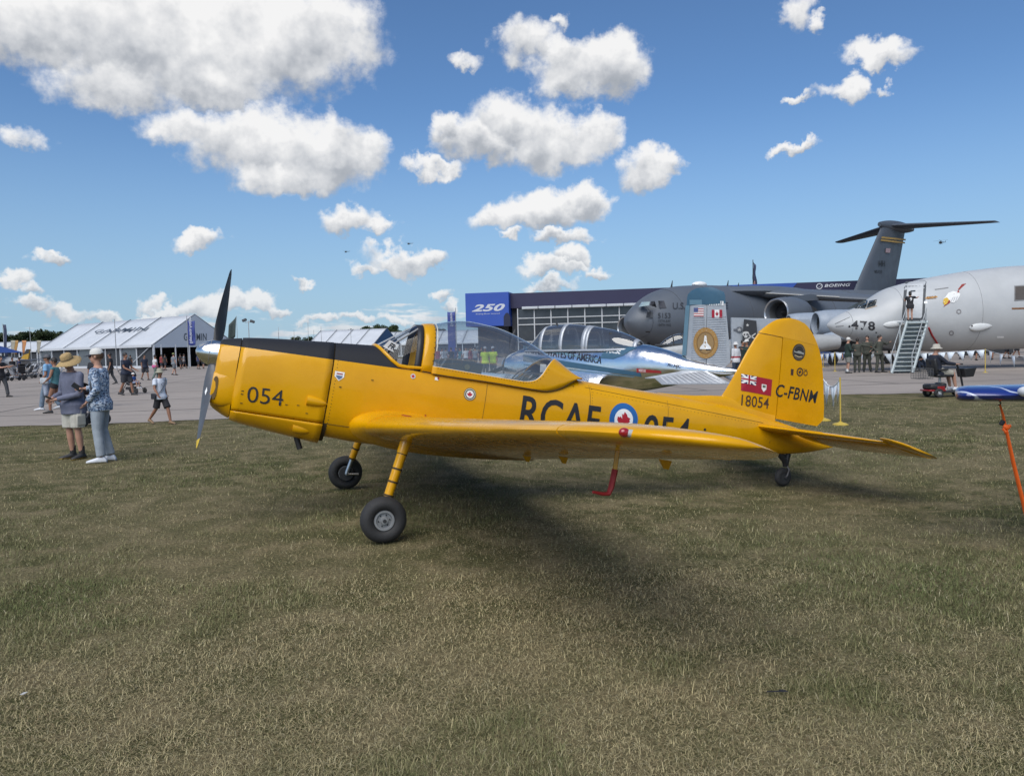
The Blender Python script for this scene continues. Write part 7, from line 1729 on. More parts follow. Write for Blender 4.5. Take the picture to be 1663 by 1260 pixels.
def person(label, pos, height, rz, top, bottom, skin=SKIN, pose=None, hat=None, hair=HAIR_D, shoes=None, girth=1.0, near=False, head_rot=(0, 0), group=None, lean=0.0, extras=None, voxel=None, socks=None, hair_long=False):
    J = {k: Vector(v) for k, v in BASE.items()}
    if pose:
        for k, v in pose.items(): J[k] = Vector(v)
    P = thing('person', label, 'person', pos, rz, group); k_ = height / 1.75; P.scale = (k_, k_, k_)
    vx = voxel or (.0105 if near else .022)
    pel, ch, nk = J['pel'], J['chest'], J['neck']
    def axis_at(z):
        if z <= ch.z: t = (z - pel.z) / max(.01, ch.z - pel.z); return pel.lerp(ch, t)
        return ch.lerp(nk, (z - ch.z) / max(.01, nk.z - ch.z))
    zoff = pel.z - .94; kz = (nk.z - pel.z) / (1.47 - .94)
    def torso(mb, grow, z0=.84, z1=1.48, flare=0.0):
        R = []
        zs = [z0] + [z for z, _, _ in TORSO if z0 < z < z1] + ([z1] if z1 > 1.476 or True else [])
        for z in sorted(set(zs)):
            w = float(np.interp(z, [t[0] for t in TORSO], [t[1] for t in TORSO])) * girth + grow; d = float(np.interp(z, [t[0] for t in TORSO], [t[2] for t in TORSO])) * girth + grow
            if z < .95: w += flare; d += flare
            c = axis_at(pel.z + (z - .94) * kz); R.append([c + Vector((w * cos(a), d * sin(a), 0)) for a in [2 * pi * q / 20 for q in range(20)]])
        mb.loft(R)
    sk = MB(); torso(sk, 0)
    hr = Matrix.Rotation(head_rot[0], 3, 'Z') @ Matrix.Rotation(head_rot[1], 3, 'X'); hd = J['head']
    H = lambda v: hd + hr @ Vector(v)
    sk.tube([nk + Vector((0, 0, -.05)), nk.lerp(hd, .45), hd], [.058, .052, .05], 10)
    sk.ball(H((0, .012, .03)), (.074, .092, .098), 16, 12, hr); sk.ball(H((0, -.025, -.035)), (.056, .066, .072), 14, 10, hr); sk.tube([H((0, -.080, .03)), H((0, -.108, -.012)), H((0, -.085, -.025))], [.010, .016, .012], 6)
    for s in (-1, 1): sk.ball(H((s * .075, .015, .0)), (.012, .022, .032), 8, 6, hr)
    for s_, sg in (('L', 1), ('R', -1)):
        sh, el_, wr, hp, kn, an, toe = (J[n + s_] for n in ('sh', 'el', 'wr', 'hip', 'kn', 'an', 'toe'))
        sk.tube([sh + Vector((-sg * .05, 0, .0)), sh, sh.lerp(el_, .5), el_], [.05, .052, .046, .038], 10); sk.tube([el_, el_.lerp(wr, .35), wr], [.038, .040, .028], 10); sk.ball(el_, .038, 8, 6); sk.ball(sh, .054, 10, 8)
        d = (wr - el_).normalized(); side = d.cross(Vector((0, 1, 0.01))).normalized(); nrm = d.cross(side)
        palm = wr + d * .055; sk.tube([wr, palm, palm + d * .02], [.027, .036, .032], 8, True, .6)
        if near:
            for q, L in zip((-.027, -.009, .009, .027), (.062, .074, .070, .055)):
                b0 = palm + d * .02 + side * q; sk.tube([b0, b0 + d * L * .5 + nrm * .006, b0 + d * L + nrm * .028], [.0095, .009, .0075], 6)
            sk.tube([wr + d * .03 + side * .028 * sg, palm + side * .055 * sg + nrm * .012, palm + d * .04 + side * .058 * sg + nrm * .024], [.012, .011, .008], 6)
        else: sk.tube([palm, palm + d * .05 + nrm * .01, palm + d * .085 + nrm * .03], [.034, .03, .016], 8, True, .5)
        sk.tube([hp + Vector((0, 0, .03)), hp.lerp(kn, .45), kn], [.088 * girth, .076 * girth, .054], 12); sk.tube([kn, kn.lerp(an, .32), an], [.052, .056, .036], 12); sk.ball(kn, .054, 10, 8)
        sk.tube([an, an.lerp(toe, .12) + Vector((0, 0, -.02))], [.034, .024], 8)
    remeshed(sk, 'body', skin, P, vx)
    # eyes
    if near:
        for s in (-1, 1): mb = MB(); mb.ball(H((s * .030, -.083, .022)), (.012, .006, .007), 8, 6, hr); mb.build('eye', mat('eye_dark', (.03, .025, .02), .3), P)
    # top
    if top:
        tm, sleeve, hem = top; mb = MB(); torso(mb, .020, max(.70, hem), 1.455, .034 if hem < .86 else 0)
        for s_, sg in (('L', 1), ('R', -1)):
            sh, el_, wr = J['sh' + s_], J['el' + s_], J['wr' + s_]; mb.ball(sh, .064, 12, 8)
            if sleeve == 'long': mb.tube([sh + Vector((-sg * .04, 0, 0)), sh, sh.lerp(el_, .5), el_, el_.lerp(wr, .5), el_.lerp(wr, .93)], [.066, .068, .062, .058, .052, .043], 12); mb.ball(el_, .058, 10, 8)
            elif sleeve == 'short': mb.tube([sh + Vector((-sg * .04, 0, 0)), sh, sh.lerp(el_, .62)], [.066, .068, .070], 12)
        if sleeve == 'none': mb2 = mb
        remeshed(mb, 'shirt', tm, P, vx, 4)
    # bottom
    if bottom:
        bmt, kind = bottom; mb = MB(); torso(mb, .010, .80, 1.03)
        for s_ in 'LR':
            hp, kn, an = J['hip' + s_], J['kn' + s_], J['an' + s_]
            if kind == 'pants': mb.tube([hp + Vector((0, 0, .02)), hp.lerp(kn, .5), kn, kn.lerp(an, .5), kn.lerp(an, .96)], [.108 * girth, .094 * girth, .074, .070, .068], 14); mb.ball(kn, .074, 10, 8)
            elif kind == 'shorts': mb.tube([hp + Vector((0, 0, .02)), hp.lerp(kn, .5), hp.lerp(kn, .93)], [.112 * girth, .110 * girth, .106], 14)
            elif kind == 'brief': mb.tube([hp + Vector((0, 0, .02)), hp.lerp(kn, .30)], [.112 * girth, .104 * girth], 14)
        remeshed(mb, 'trousers' if kind == 'pants' else 'shorts', bmt, P, vx, 4)
    for s_, sg in (('L', 1), ('R', -1)):
        an, toe = J['an' + s_], J['toe' + s_]; d = (toe - an); d.z = 0; d = d.normalized() if d.length > .01 else Vector((0, -1, 0)); hl = an - d * .045; zf = min(an.z - .085, toe.z - .03)
        w = Vector((-d.y, d.x, 0)); R = []
        for u, hw, ht in ((-.03, .028, .05), (.0, .036, .095), (.06, .040, .105), (.12, .044, .075), (.19, .046, .055), (.235, .036, .042), (.262, .014, .03)):
            c = hl + d * u; zz0 = zf + (toe.z - .03 - zf) * max(0, min(1, u / .26)) ; base = an.z - .085 + (toe.z - .03 - (an.z - .085)) * max(0, min(1, (u - .04) / .2))
            R.append([Vector((c.x, c.y, base + .004 + ht * .5)) + w * hw * cos(a) + Vector((0, 0, ht * .5 * (1 if sin(a) >= 0 else -1) * abs(sin(a)) ** .6)) for a in [2 * pi * q / 14 for q in range(14)]])
        mb = MB(); mb.loft(R); so = mb.build('shoe', (shoes or (mat('shoe_dark', (.03, .03, .032), .6), None))[0], P, 60)
        if shoes and shoes[1]:
            mb = MB(); mb.loft([[Vector((p.x, p.y, min(p.z, min(q.z for q in r) + .022))) + Vector((0, 0, -.002)) for p in r] for r in R]); mb.v = [tuple(Vector(p)) for p in mb.v]; mb.build('sole', shoes[1], so, 40)
        if socks: mb = MB(); mb.tube([an + Vector((0, 0, .13)), an + Vector((0, 0, .04)), an], [.046, .046, .05], 10); mb.build('sock', socks, P)
    # hair and hat
    if hair is not None:
        mb = MB(); R = []
        for i in range(9):
            th = pi / 2 - (pi * .70) * i / 8; ring = []
            for q in range(18):
                a = 2 * pi * q / 18; front = max(0, -sin(a)); t2 = max(th, 1.0 * front - .62) if not hair_long else max(th, .8 * front - .8)
                ring.append(H((.083 * cos(t2) * cos(a), .012 + .100 * cos(t2) * sin(a), .034 + .106 * sin(t2) - (.0 if not hair_long or th > 0 else .10 * (1 - front))))) 
            R.append(ring)
        mb.loft(R, True, True, True); mb.build('hair', hair, P, 80)
    if hat:
        kind, hm, bm_ = hat; c0 = H((0, .01, .055))
        U3 = hr @ Vector((0, 0, 1))
        def hring(r, z, oval=1.15, droop=None):
            out = []
            for q in range(28):
                a = 2 * pi * q / 28; zz_ = z - (droop(a) if droop else 0); out.append(c0 + hr @ Vector((r * cos(a), r * oval * sin(a), zz_)))
            return out
        if kind == 'straw':
            mb = MB(); mb.loft([hring(.005, .105), hring(.055, .103), hring(.078, .085), hring(.086, .04), hring(.092, 0), hring(.12, -.012, 1.1), hring(.155, -.026, 1.07, lambda a: .012 * cos(2 * a)), hring(.195, -.052, 1.05, lambda a: .022 * cos(2 * a)), hring(.196, -.058, 1.05, lambda a: .022 * cos(2 * a)), hring(.15, -.034, 1.07), hring(.09, -.012)], True, True, False)
            ho = mb.build('straw_hat', hm, P, 70); mb = MB(); mb.loft([hring(.0895, .028), hring(.0925, .002)], True, False, False); mb.build('hat_band', bm_ or hm, ho, 70)
        elif kind == 'bucket':
            mb = MB(); mb.loft([hring(.005, .085), hring(.06, .082), hring(.082, .06), hring(.090, .0), hring(.12, -.025, 1.1), hring(.15, -.045, 1.08), hring(.15, -.05, 1.08), hring(.09, -.01)], True, True, False); mb.build('brimmed_hat', hm, P, 70)
        elif kind == 'cap':
            mb = MB(); mb.loft([hring(.005, .085), hring(.045, .078), hring(.072, .055), hring(.084, .02), hring(.086, -.012)], True, True, True); ho = mb.build('cap', hm, P, 70)
            mb = MB(); R = []
            for q in range(9):
                a = -pi / 2 + (q - 4) / 4 * 1.05; R.append([c0 + hr @ Vector((.084 * cos(a), .097 * sin(a), -.006)), c0 + hr @ Vector((.082 * cos(a) * 1.0, (.097 * sin(a) - .105 * cos((q - 4) / 4 * 1.35)), -.030))])
            mb.loft(R, False); br = mb.build('cap_brim', bm_ or hm, ho, 70); br.modifiers.new('thickness', 'SOLIDIFY').thickness = .006
    if extras: extras(P, J, H, hr)
    return P
# colours
SHOE_W = (mat('shoe_white', (.62, .64, .68), .6), mat('sole_white', (.66, .66, .64), .6)); SHOE_B = (mat('shoe_dark', (.03, .03, .032), .6), mat('sole_dark', (.02, .02, .02), .7)); SHOE_Y = (mat('shoe_dark', (.03, .03, .032), .6), mat('sole_mustard', (.36, .24, .05), .6)); SANDAL = (mat('sandal_tan', (.22, .14, .08), .7), None)
STRAW_M = mat('straw_weave', (.42, .29, .13), .8, bump=.8, bscale=120, noise=.15, nscale=50); STRAW_B = mat('straw_band', (.20, .15, .08), .8)
def gp(px, py): p = gnd(px, py); z = terrain(p.x, p.y); return (p.x, p.y, z if p.y < edge_y(p.x) else .03)
def dp(px, D): p = at(px, 590, D); return (p.x, D, .03)

def phone(P, J, H, hr):
    w = (J['wrR'] + J['wrL']) / 2 + Vector((0, -.09, .03)); mb = MB(); mb.box(w, (.075, .14, .01), Matrix.Rotation(-.5, 3, 'X')); tag_phone = mb.build('phone', mat('phone_black', (.015, .015, .018), .2), None, 40, .004)
    tag_phone.parent = None; bpy.context.view_layer.update(); tag_phone.matrix_world = P.matrix_world.copy(); tag(tag_phone, 'black phone in the hands of the man in the straw hat', 'phone')
def pocket(P, J, H, hr):
    phone(P, J, H, hr)
    kn = J['hipL'].lerp(J['knL'], .62); mb = MB(); mb.box(kn + Vector((.105, -.02, 0)), (.03, .16, .17)); mb.build('cargo_pocket', cloth('shorts_beige', (.50, .48, .42)), P, 40, .012)
person('man in wide straw hat and grey long-sleeved top looking down at his phone', gp(124, 745), 1.74, radians(-22), (cloth('shirt_slate', (.135, .145, .205)), 'long', .76), (cloth('shorts_beige', (.50, .48, .42)), 'shorts'), SKIN,
       dict(wrR=(-.14, -.27, 1.03), elR=(-.27, .0, 1.10), wrL=(-.03, -.29, 1.02), elL=(.245, -.08, 1.09), head=(0, -.055, 1.615), toeR=(-.20, -.15, .03), anR=(-.11, .03, .085)), ('straw', STRAW_M, STRAW_B), HAIR_G, SHOE_Y, 1.08, True, (.1, .45), extras=pocket, socks=mat('sock_black', (.02, .02, .02), .9))
def shades(P, J, H, hr):
    mb = MB()
    for s in (-1, 1): mb.ball(H((s * .034, -.088, .025)), (.030, .012, .021), 10, 8, hr)
    mb.tube([H((-.075, .01, .03)), H((-.06, -.075, .03)), H((0, -.095, .03)), H((.06, -.075, .03)), H((.075, .01, .03))], .005, 6); mb.build('sunglasses', mat('lens_violet', (.03, .02, .07), .12), P)
    w = J['wrR']; d = (J['wrR'] - J['elR']).normalized(); mb = MB(); mb.box(w + d * .10 + Vector((0, -.01, .03)), (.012, .08, .15), Matrix.Rotation(.9, 3, 'X')); o = mb.build('phone', mat('phone_black', (.015, .015, .018), .2), None, 40, .004)
    bpy.context.view_layer.update(); o.matrix_world = P.matrix_world.copy(); tag(o, 'dark phone held out by the man in the camouflage jacket', 'phone')
    mb = MB(); mb.box(J['chest'].lerp(J['pel'], .5) + Vector((.185, -.05, .05)), (.012, .02, .26)); mb.build('pocket_zip', mat('zip_dark', (.04, .045, .06), .6), P)
person('man in white cap, violet sunglasses and blue camouflage jacket standing beside the straw hat', gp(167.5, 750), 1.82, radians(-82), (cloth('jacket_camo', (.5, .5, .5), 'camo'), 'long', .80), (cloth('pants_pale', (.30, .34, .38)), 'pants'), SKIN,
       dict(elL=(.235, .05, 1.13), wrL=(.215, -.10, .95), elR=(-.235, -.04, 1.14), wrR=(-.16, -.27, 1.14), anL=(.11, .02, .085), anR=(-.10, .08, .085), toeR=(-.12, -.12, .03)), ('cap', mat('cap_white', (.62, .61, .57), .8), mat('cap_brim_dark', (.05, .055, .07), .8)), mat('hair_brown', (.10, .055, .03), .7), SHOE_W, 1.02, True, (-.05, .05), extras=shades)
def satchel(P, J, H, hr):
    mb = MB(); mb.tube([J['shL'] + Vector((-.04, -.09, .06)), Vector((.06, -.15, 1.25)), Vector((-.12, -.13, 1.02)), Vector((-.20, -.04, .93))], .016, 6, True, .4); mb.build('bag_strap', mat('bag_black', (.02, .022, .03), .7), P); mb = MB(); mb.box((-.235, .02, .90), (.06, .20, .18)); mb.build('side_bag', mat('bag_black', (.02, .022, .03), .7), P, 40, .02)
    fnn = lambda u, v: (-.07 + .14 * u, -.142 - .0, 1.22 + .09 * v); decal(ring_bm(.36, .5, 20), fnn, 'shirt_print', mat('print_grey', (.22, .24, .30), .8), P)
person('child in floppy hat, white T-shirt and black shorts striding across the verge', gp(263, 689), 1.36, radians(62), (cloth('tshirt_white', (.62, .66, .74)), 'short', .84), (cloth('shorts_black', (.02, .02, .024)), 'shorts'), SKIN_T,
       dict(pel=(0, 0, .90), hipL=(.08, 0, .88), hipR=(-.08, 0, .88), knL=(.09, -.20, .50), anL=(.09, -.30, .10), toeL=(.10, -.49, .035), knR=(-.09, .12, .50), anR=(-.10, .44, .17), toeR=(-.11, .30, .045), elR=(-.25, -.06, 1.14), wrR=(-.24, -.20, .95), elL=(.26, .14, 1.15), wrL=(.28, .10, .93), head=(0, -.02, 1.63)), ('bucket', mat('hat_sage', (.30, .29, .22), .85), None), HAIR_D, SANDAL, .92, True, (-.35, .0), extras=satchel)
# couple crossing the tarmac
def towel(P, J, H, hr):
    mb = MB(); mb.loft([[Vector((.20 + .05 * sin(q * 1.3), -.10 + q * .05, 1.0 - z)) + Vector((.03 * cos(q * 2 + z * 5), 0, 0)) for q in range(4)] for z in np.linspace(0, .55, 6)], False); t = mb.build('towel', cloth('towel_grey', (.33, .37, .45)), P, 80); t.modifiers.new('thickness', 'SOLIDIFY').thickness = .03
    mb = MB(); mb.box((.27, -.02, .93), (.10, .24, .20)); mb.build('shoulder_bag', cloth('bag_pale', (.42, .45, .47)), P, 40, .04)
WK = dict(knL=(.09, -.16, .50), anL=(.09, -.16, .09), toeL=(.10, -.34, .03), knR=(-.09, -.02, .50), anR=(-.10, .28, .20), toeR=(-.11, .16, .06))
WK2 = dict(knL=(.09, -.16, .50), anL=(.09, -.22, .085), toeL=(.10, -.40, .03), knR=(-.09, .06, .50), anR=(-.10, .24, .13), toeR=(-.11, .10, .035))
person('woman in teal tank top and black shorts walking with the man in light blue', gp(93, 672), 1.66, radians(-78), (cloth('tank_teal', (.06, .17, .19)), 'none', .88), (cloth('shorts_black', (.02, .02, .024)), 'brief'), SKIN_T, dict(WK, elL=(.26, -.06, 1.14), wrL=(.20, -.20, 1.02)), None, HAIR_D, SHOE_B, 1.04, False, (0, 0), voxel=.015)
person('man in black and white cap and light blue shirt carrying a grey towel', gp(82, 667), 1.76, radians(-80), (cloth('shirt_sky', (.20, .38, .58)), 'short', .84), (cloth('shorts_steel', (.14, .19, .25)), 'pants'), SKIN_T, dict(WK2, elL=(.25, .02, 1.12), wrL=(.24, -.10, .96)), ('cap', mat('cap_black_white', (.10, .10, .11), .8), mat('cap_black', (.02, .02, .022), .8)), HAIR_D, SHOE_W, 1.05, False, extras=towel, voxel=.015)
person('man in black T-shirt and charcoal trousers reaching forward, beside the strollers', gp(3, 646), 1.80, radians(82), (cloth('tshirt_black', (.018, .018, .022)), 'short', .84), (cloth('pants_charcoal', (.06, .062, .066)), 'pants'), SKIN, dict(WK2, elL=(.22, -.22, 1.24), wrL=(.12, -.44, 1.30), elR=(-.22, -.22, 1.24), wrR=(-.12, -.46, 1.28)), None, HAIR_D, SHOE_B, 1.0, False, voxel=.0175)
person('man in navy shirt pushing the black stroller with a toddler', gp(206, 643), 1.80, radians(80), (cloth('tshirt_navy', (.018, .024, .045)), 'short', .84), (cloth('shorts_dark', (.035, .037, .045)), 'shorts'), SKIN_T, dict(WK2, elL=(.24, -.12, 1.14), wrL=(.2, -.36, 1.02), elR=(-.24, -.12, 1.14), wrR=(-.2, -.36, 1.02)), None, HAIR_D, SHOE_B, 1.1, False, voxel=.0175)
sp2 = s1_.location
SIT = dict(pel=(0, 0, .42), chest=(0, .03, .74), neck=(0, .02, .93), head=(0, 0, 1.08), shL=(.17, .03, .87), shR=(-.17, .03, .87), elL=(.22, -.05, .64), elR=(-.22, -.05, .64), wrL=(.16, -.26, .58), wrR=(-.16, -.26, .58), hipL=(.09, 0, .42), hipR=(-.09, 0, .42), knL=(.12, -.40, .44), knR=(-.12, -.40, .44), anL=(.12, -.46, .085), anR=(-.12, -.46, .085), toeL=(.13, -.64, .03), toeR=(-.13, -.64, .03))
def seat_pose(**kw): d = dict(SIT); d.update(kw); return d
person('toddler in blue shirt and white sun hat sitting in the black stroller', (sp2.x + .06, sp2.y - .02, .26), 1.0, radians(72), (cloth('toddler_blue', (.02, .07, .24)), 'short', .84), (cloth('toddler_shorts', (.20, .24, .34)), 'shorts'), SKIN, seat_pose(), ('bucket', mat('hat_white', (.55, .54, .52), .85), None), HAIR_D, SHOE_W, 1.05, False, voxel=.02)
person('man in dark shirt and shorts walking near the tent, right of the stroller', gp(236, 618), 1.72, radians(60), (cloth('tshirt_navy', (.018, .024, .045)), 'short', .82), (cloth('shorts_dark', (.035, .037, .045)), 'shorts'), SKIN_T, WK2, None, HAIR_D, SHOE_B, 1.1)
person('woman in white top with a pink jacket tied at her waist', gp(253, 618), 1.68, radians(140), (cloth('top_white', (.58, .58, .58)), 'short', .95), (cloth('pants_sage', (.12, .16, .14)), 'pants'), SKIN_T, WK2, None, HAIR_D, SHOE_B, 1.1, extras=lambda P, J, H, hr: (lambda mb: (mb.lathe([(.185, .86), (.205, .93), (.20, 1.03), (.165, 1.06)], 20, 'Z', (0, 0, 0), False), mb.build('tied_jacket', cloth('jacket_pink', (.50, .10, .24)), P, 70)))(MB()))
person('man in grey shirt and green cap walking towards the lettered gable', gp(283, 610), 1.80, radians(150), (cloth('shirt_grey', (.16, .18, .20)), 'short', .84), (cloth('shorts_grey', (.13, .14, .15)), 'shorts'), SKIN, WK2, ('cap', mat('cap_lime', (.25, .28, .10), .8), None), HAIR_D, SHOE_B, 1.1)
person('man in black shirt standing behind the two men by the strollers', gp(158, 662), 1.78, radians(170), (cloth('tshirt_black', (.018, .018, .022)), 'short', .84), (cloth('shorts_dark', (.035, .037, .045)), 'shorts'), SKIN_T, None, None, HAIR_D, SHOE_W, 1.05)
person('dark-haired man in black walking behind the white cap', gp(181, 625), 1.86, radians(-70), (cloth('tshirt_black', (.018, .018, .022)), 'short', .84), (cloth('pants_charcoal', (.06, .062, .066)), 'pants'), SKIN_T, WK2, None, HAIR_D, SHOE_B, 1.0)
TOPS = [('visitor_red', (.22, .04, .04)), ('visitor_white', (.50, .50, .50)), ('visitor_navy', (.03, .04, .09)), ('visitor_teal', (.05, .14, .16)), ('visitor_black', (.02, .02, .022)), ('visitor_grey', (.20, .21, .22)), ('visitor_lime', (.35, .42, .06)), ('visitor_pink', (.42, .18, .22))]
CN = ['dark red', 'white', 'navy', 'teal', 'black', 'grey', 'lime', 'pink']
def visitor(px, D, ti, rz, where, h=1.74, skin=SKIN_T, kind='shorts', group=None, hat=None):
    nm, c = TOPS[ti]; return person('person in %s top %s' % (CN[ti], where), dp(px, D), h, rz, (cloth(nm, c), 'short', .84), (cloth('shorts_dark', (.035, .037, .045)), kind), skin, WK2, hat, HAIR_D, SHOE_B, 1.05, group=group, voxel=.025)
for (px, D, ti, rz, wh) in ((262, 80, 0, 2.5, 'walking towards the lettered tent entrance'), (268, 82, 4, 2.9, 'at the corner of the lettered tent'), (293, 86, 4, 3.0, 'beside the blue banner pole'), (299, 90, 5, 2.0, 'left of the blue banner pole'), (322, 84, 2, 2.7, 'under the lettered gable, right of the banner'), (330, 86, 4, 3.3, 'under the lettered gable, behind the spinner tip'), (345, 88, 5, 3.0, 'at the far end of the lettered gable'), (115, 72, 4, 2.8, 'by the metal benches'), (212, 84, 4, 3.0, 'standing along the lettered tent side'), (20, 60, 4, 1.2, 'leaning over the parked strollers'), (31, 63, 2, 2.2, 'behind the parked strollers')):
    visitor(px, D, ti, rz, wh)
# crowd beyond, seen through the trainer canopy
def vest(c=(.42, .55, .03)): return cloth('hi_vis_vest', c)
for (px, D, wh, rz) in ((788, 40, 'left', .3), (801, 40.6, 'right', -.4)):
    person('person in hi-vis lime vest beyond the canopy, %s' % ('nearer the blue banner' if wh == 'left' else 'nearer the silver airplane'), dp(px, D), 1.72, rz, (vest(), 'short', .82), (cloth('pants_charcoal', (.06, .062, .066)), 'pants'), SKIN_T, seat_pose() if False else None, ('cap', mat('cap_grey', (.35, .36, .37), .8), None), HAIR_D, SHOE_B, 1.15)
for i, (px, D, ti) in enumerate(((712, 60, 0), (718, 58, 1), (724, 63, 5), (733, 55, 4), (748, 58, 3), (757, 61, 1), (764, 56, 0), (772, 60, 5), (706, 66, 7), (741, 70, 2), (782, 64, 4))):
    visitor(px, D, ti, i * 1.3, ('in the crowd nearest the yellow arch', 'in the crowd seen through the canopy, left of the banner', 'in the crowd behind the instrument box', 'in the crowd just left of the blue banner pole', 'in the crowd just right of the blue banner pole', 'in the crowd between the banner and the hi-vis pair', 'in the crowd close to the hi-vis pair', 'in the crowd at the left elbow of the hi-vis pair', 'farther back behind the yellow arch', 'far behind the blue banner pole', 'far behind the hi-vis pair')[i])
# group by the airstairs
OLIVE = cloth('flight_suit_olive', (.055, .058, .045)); GREENJ = cloth('jacket_forest', (.018, .035, .028)); 
person('older man in white cap, forest green jacket and grey shorts facing the aircrew', gp(1377, 607), 1.76, radians(75), (GREENJ, 'long', .78), (cloth('shorts_grey2', (.20, .20, .18)), 'shorts'), SKIN, dict(elR=(-.24, -.08, 1.15), wrR=(-.12, -.26, 1.12)), ('cap', mat('cap_white2', (.60, .58, .54), .8), None), HAIR_G, SHOE_B, 1.12, False, (0, .15), socks=mat('sock_white', (.60, .60, .58), .9), voxel=.0175)
person('aircrew man in olive flight suit with his back turned, arm stretched out', gp(1392, 606), 1.72, radians(160), (OLIVE, 'long', .84), (OLIVE, 'pants'), SKIN_T, dict(elL=(-.0, 0, 0) if False else (.25, -.10, 1.2), wrL=(.20, -.30, 1.25), elR=(-.40, -.05, 1.36), wrR=(-.62, -.08, 1.30)), None, HAIR_D, SHOE_B, 1.0, voxel=.0175)
person('aircrew man in olive flight suit facing out between his two colleagues', gp(1408, 605), 1.83, radians(-25), (OLIVE, 'long', .84), (OLIVE, 'pants'), SKIN, dict(elL=(.27, -.02, 1.14), wrL=(.16, -.2, 1.02), anL=(.16, .03, .085), toeL=(.2, -.16, .03), anR=(-.14, .03, .085)), None, HAIR_D, SHOE_B, 1.0, False, (-.3, 0), voxel=.0175)
person('aircrew man in olive flight suit leaning one arm on the airstairs rail', gp(1428, 606), 1.85, radians(20), (OLIVE, 'long', .84), (OLIVE, 'pants'), SKIN, dict(pel=(-.05, 0, .93), elL=(.43, .02, 1.32), wrL=(.66, .05, 1.40), elR=(-.30, .06, 1.16), wrR=(-.20, -.06, .98), anL=(.24, .03, .085), toeL=(.30, -.14, .03), anR=(-.16, .02, .085), knL=(.16, -.02, .5), knR=(-.13, -.02, .5)), None, HAIR_D, SHOE_B, 1.0, False, (.6, .0), voxel=.0175)
stp = stairs.location
def jersey(P, J, H, hr): decal(text_2d('9', .03), lambda u, v: (.06 - .12 * u, .152, 1.18 + .19 * v), 'jersey_number', WHITE_P, P)
person('woman in black jersey numbered 9 standing at the top of the airstairs', (at(1479, 525, 36.9).x, stp.y + 1.05 + .12, 2.52), 1.46, radians(170), (cloth('jersey_black', (.018, .018, .022)), 'short', .74), (cloth('shorts_black', (.02, .02, .024)), 'brief'), SKIN, dict(elR=(-.40, -.14, 1.36), wrR=(-.55, -.32, 1.42), elL=(.24, -.15, 1.2), wrL=(.2, -.3, 1.3)), None, HAIR_D, SHOE_B, 1.05, False, extras=jersey, hair_long=True, voxel=.0175)
person('crouching person in dark clothes with a white bottle beside the airstairs', dp(1493, 37.6), 1.72, radians(-60), (cloth('tshirt_black', (.018, .018, .022)), 'short', .84), (cloth('jeans_dark', (.03, .045, .075)), 'pants'), SKIN_T, seat_pose(pel=(0, 0, .30), chest=(0, -.12, .60), neck=(0, -.20, .76), head=(0, -.27, .90), shL=(.17, -.16, .72), shR=(-.17, -.16, .72), hipL=(.1, 0, .3), hipR=(-.1, 0, .3), knL=(.16, -.36, .50), knR=(-.16, -.36, .50), anL=(.14, -.20, .085), anR=(-.14, -.20, .085), toeL=(.15, -.40, .03), toeR=(-.15, -.40, .03)), None, HAIR_D, SHOE_B)
bt = dp(1482, 36.4); mb = MB(); mb.lathe([(.05, 0), (.055, .02), (.055, .2), (.02, .26), (.02, .30)], 14, 'Z', bt); tag(mb.build('water_bottle', WHITE_P), 'white bottle standing beside the crouching person', 'bottle')
# scooter rider
sl = scoot.location
RD = seat_pose(pel=(0, 0, .70), chest=(0, .06, 1.00), neck=(0, .05, 1.20), head=(0, .0, 1.35), shL=(.18, .05, 1.13), shR=(-.18, .05, 1.13), elL=(.24, -.16, .95), elR=(-.24, -.16, .95), wrL=(.20, -.42, .92), wrR=(-.20, -.42, .92), hipL=(.09, 0, .70), hipR=(-.09, 0, .70), knL=(.12, -.40, .66), knR=(-.12, -.40, .66), anL=(.12, -.48, .27), anR=(-.12, -.48, .27), toeL=(.13, -.66, .215), toeR=(-.13, -.66, .215))
person('rider in navy jacket, pale sun hat and sunglasses sitting on the mobility scooter', (sl.x + .10, sl.y, 0.0), 1.78, radians(94), (cloth('jacket_ink', (.014, .018, .032)), 'long', .84), (cloth('shorts_khaki', (.33, .31, .26)), 'shorts'), SKIN, RD, ('bucket', mat('hat_stone', (.42, .39, .33), .85), None), HAIR_G, SHOE_W, 1.12, False, extras=lambda P, J, H, hr: (lambda mb: (mb.ball(H((-.034, -.088, .025)), (.030, .012, .020), 8, 6, hr), mb.ball(H((.034, -.088, .025)), (.030, .012, .020), 8, 6, hr), mb.tube([H((-.07, 0, .03)), H((0, -.095, .03)), H((.07, 0, .03))], .006, 6), mb.build('sunglasses', mat('lens_black', (.015, .015, .018), .15), P)))(MB()), voxel=.015)
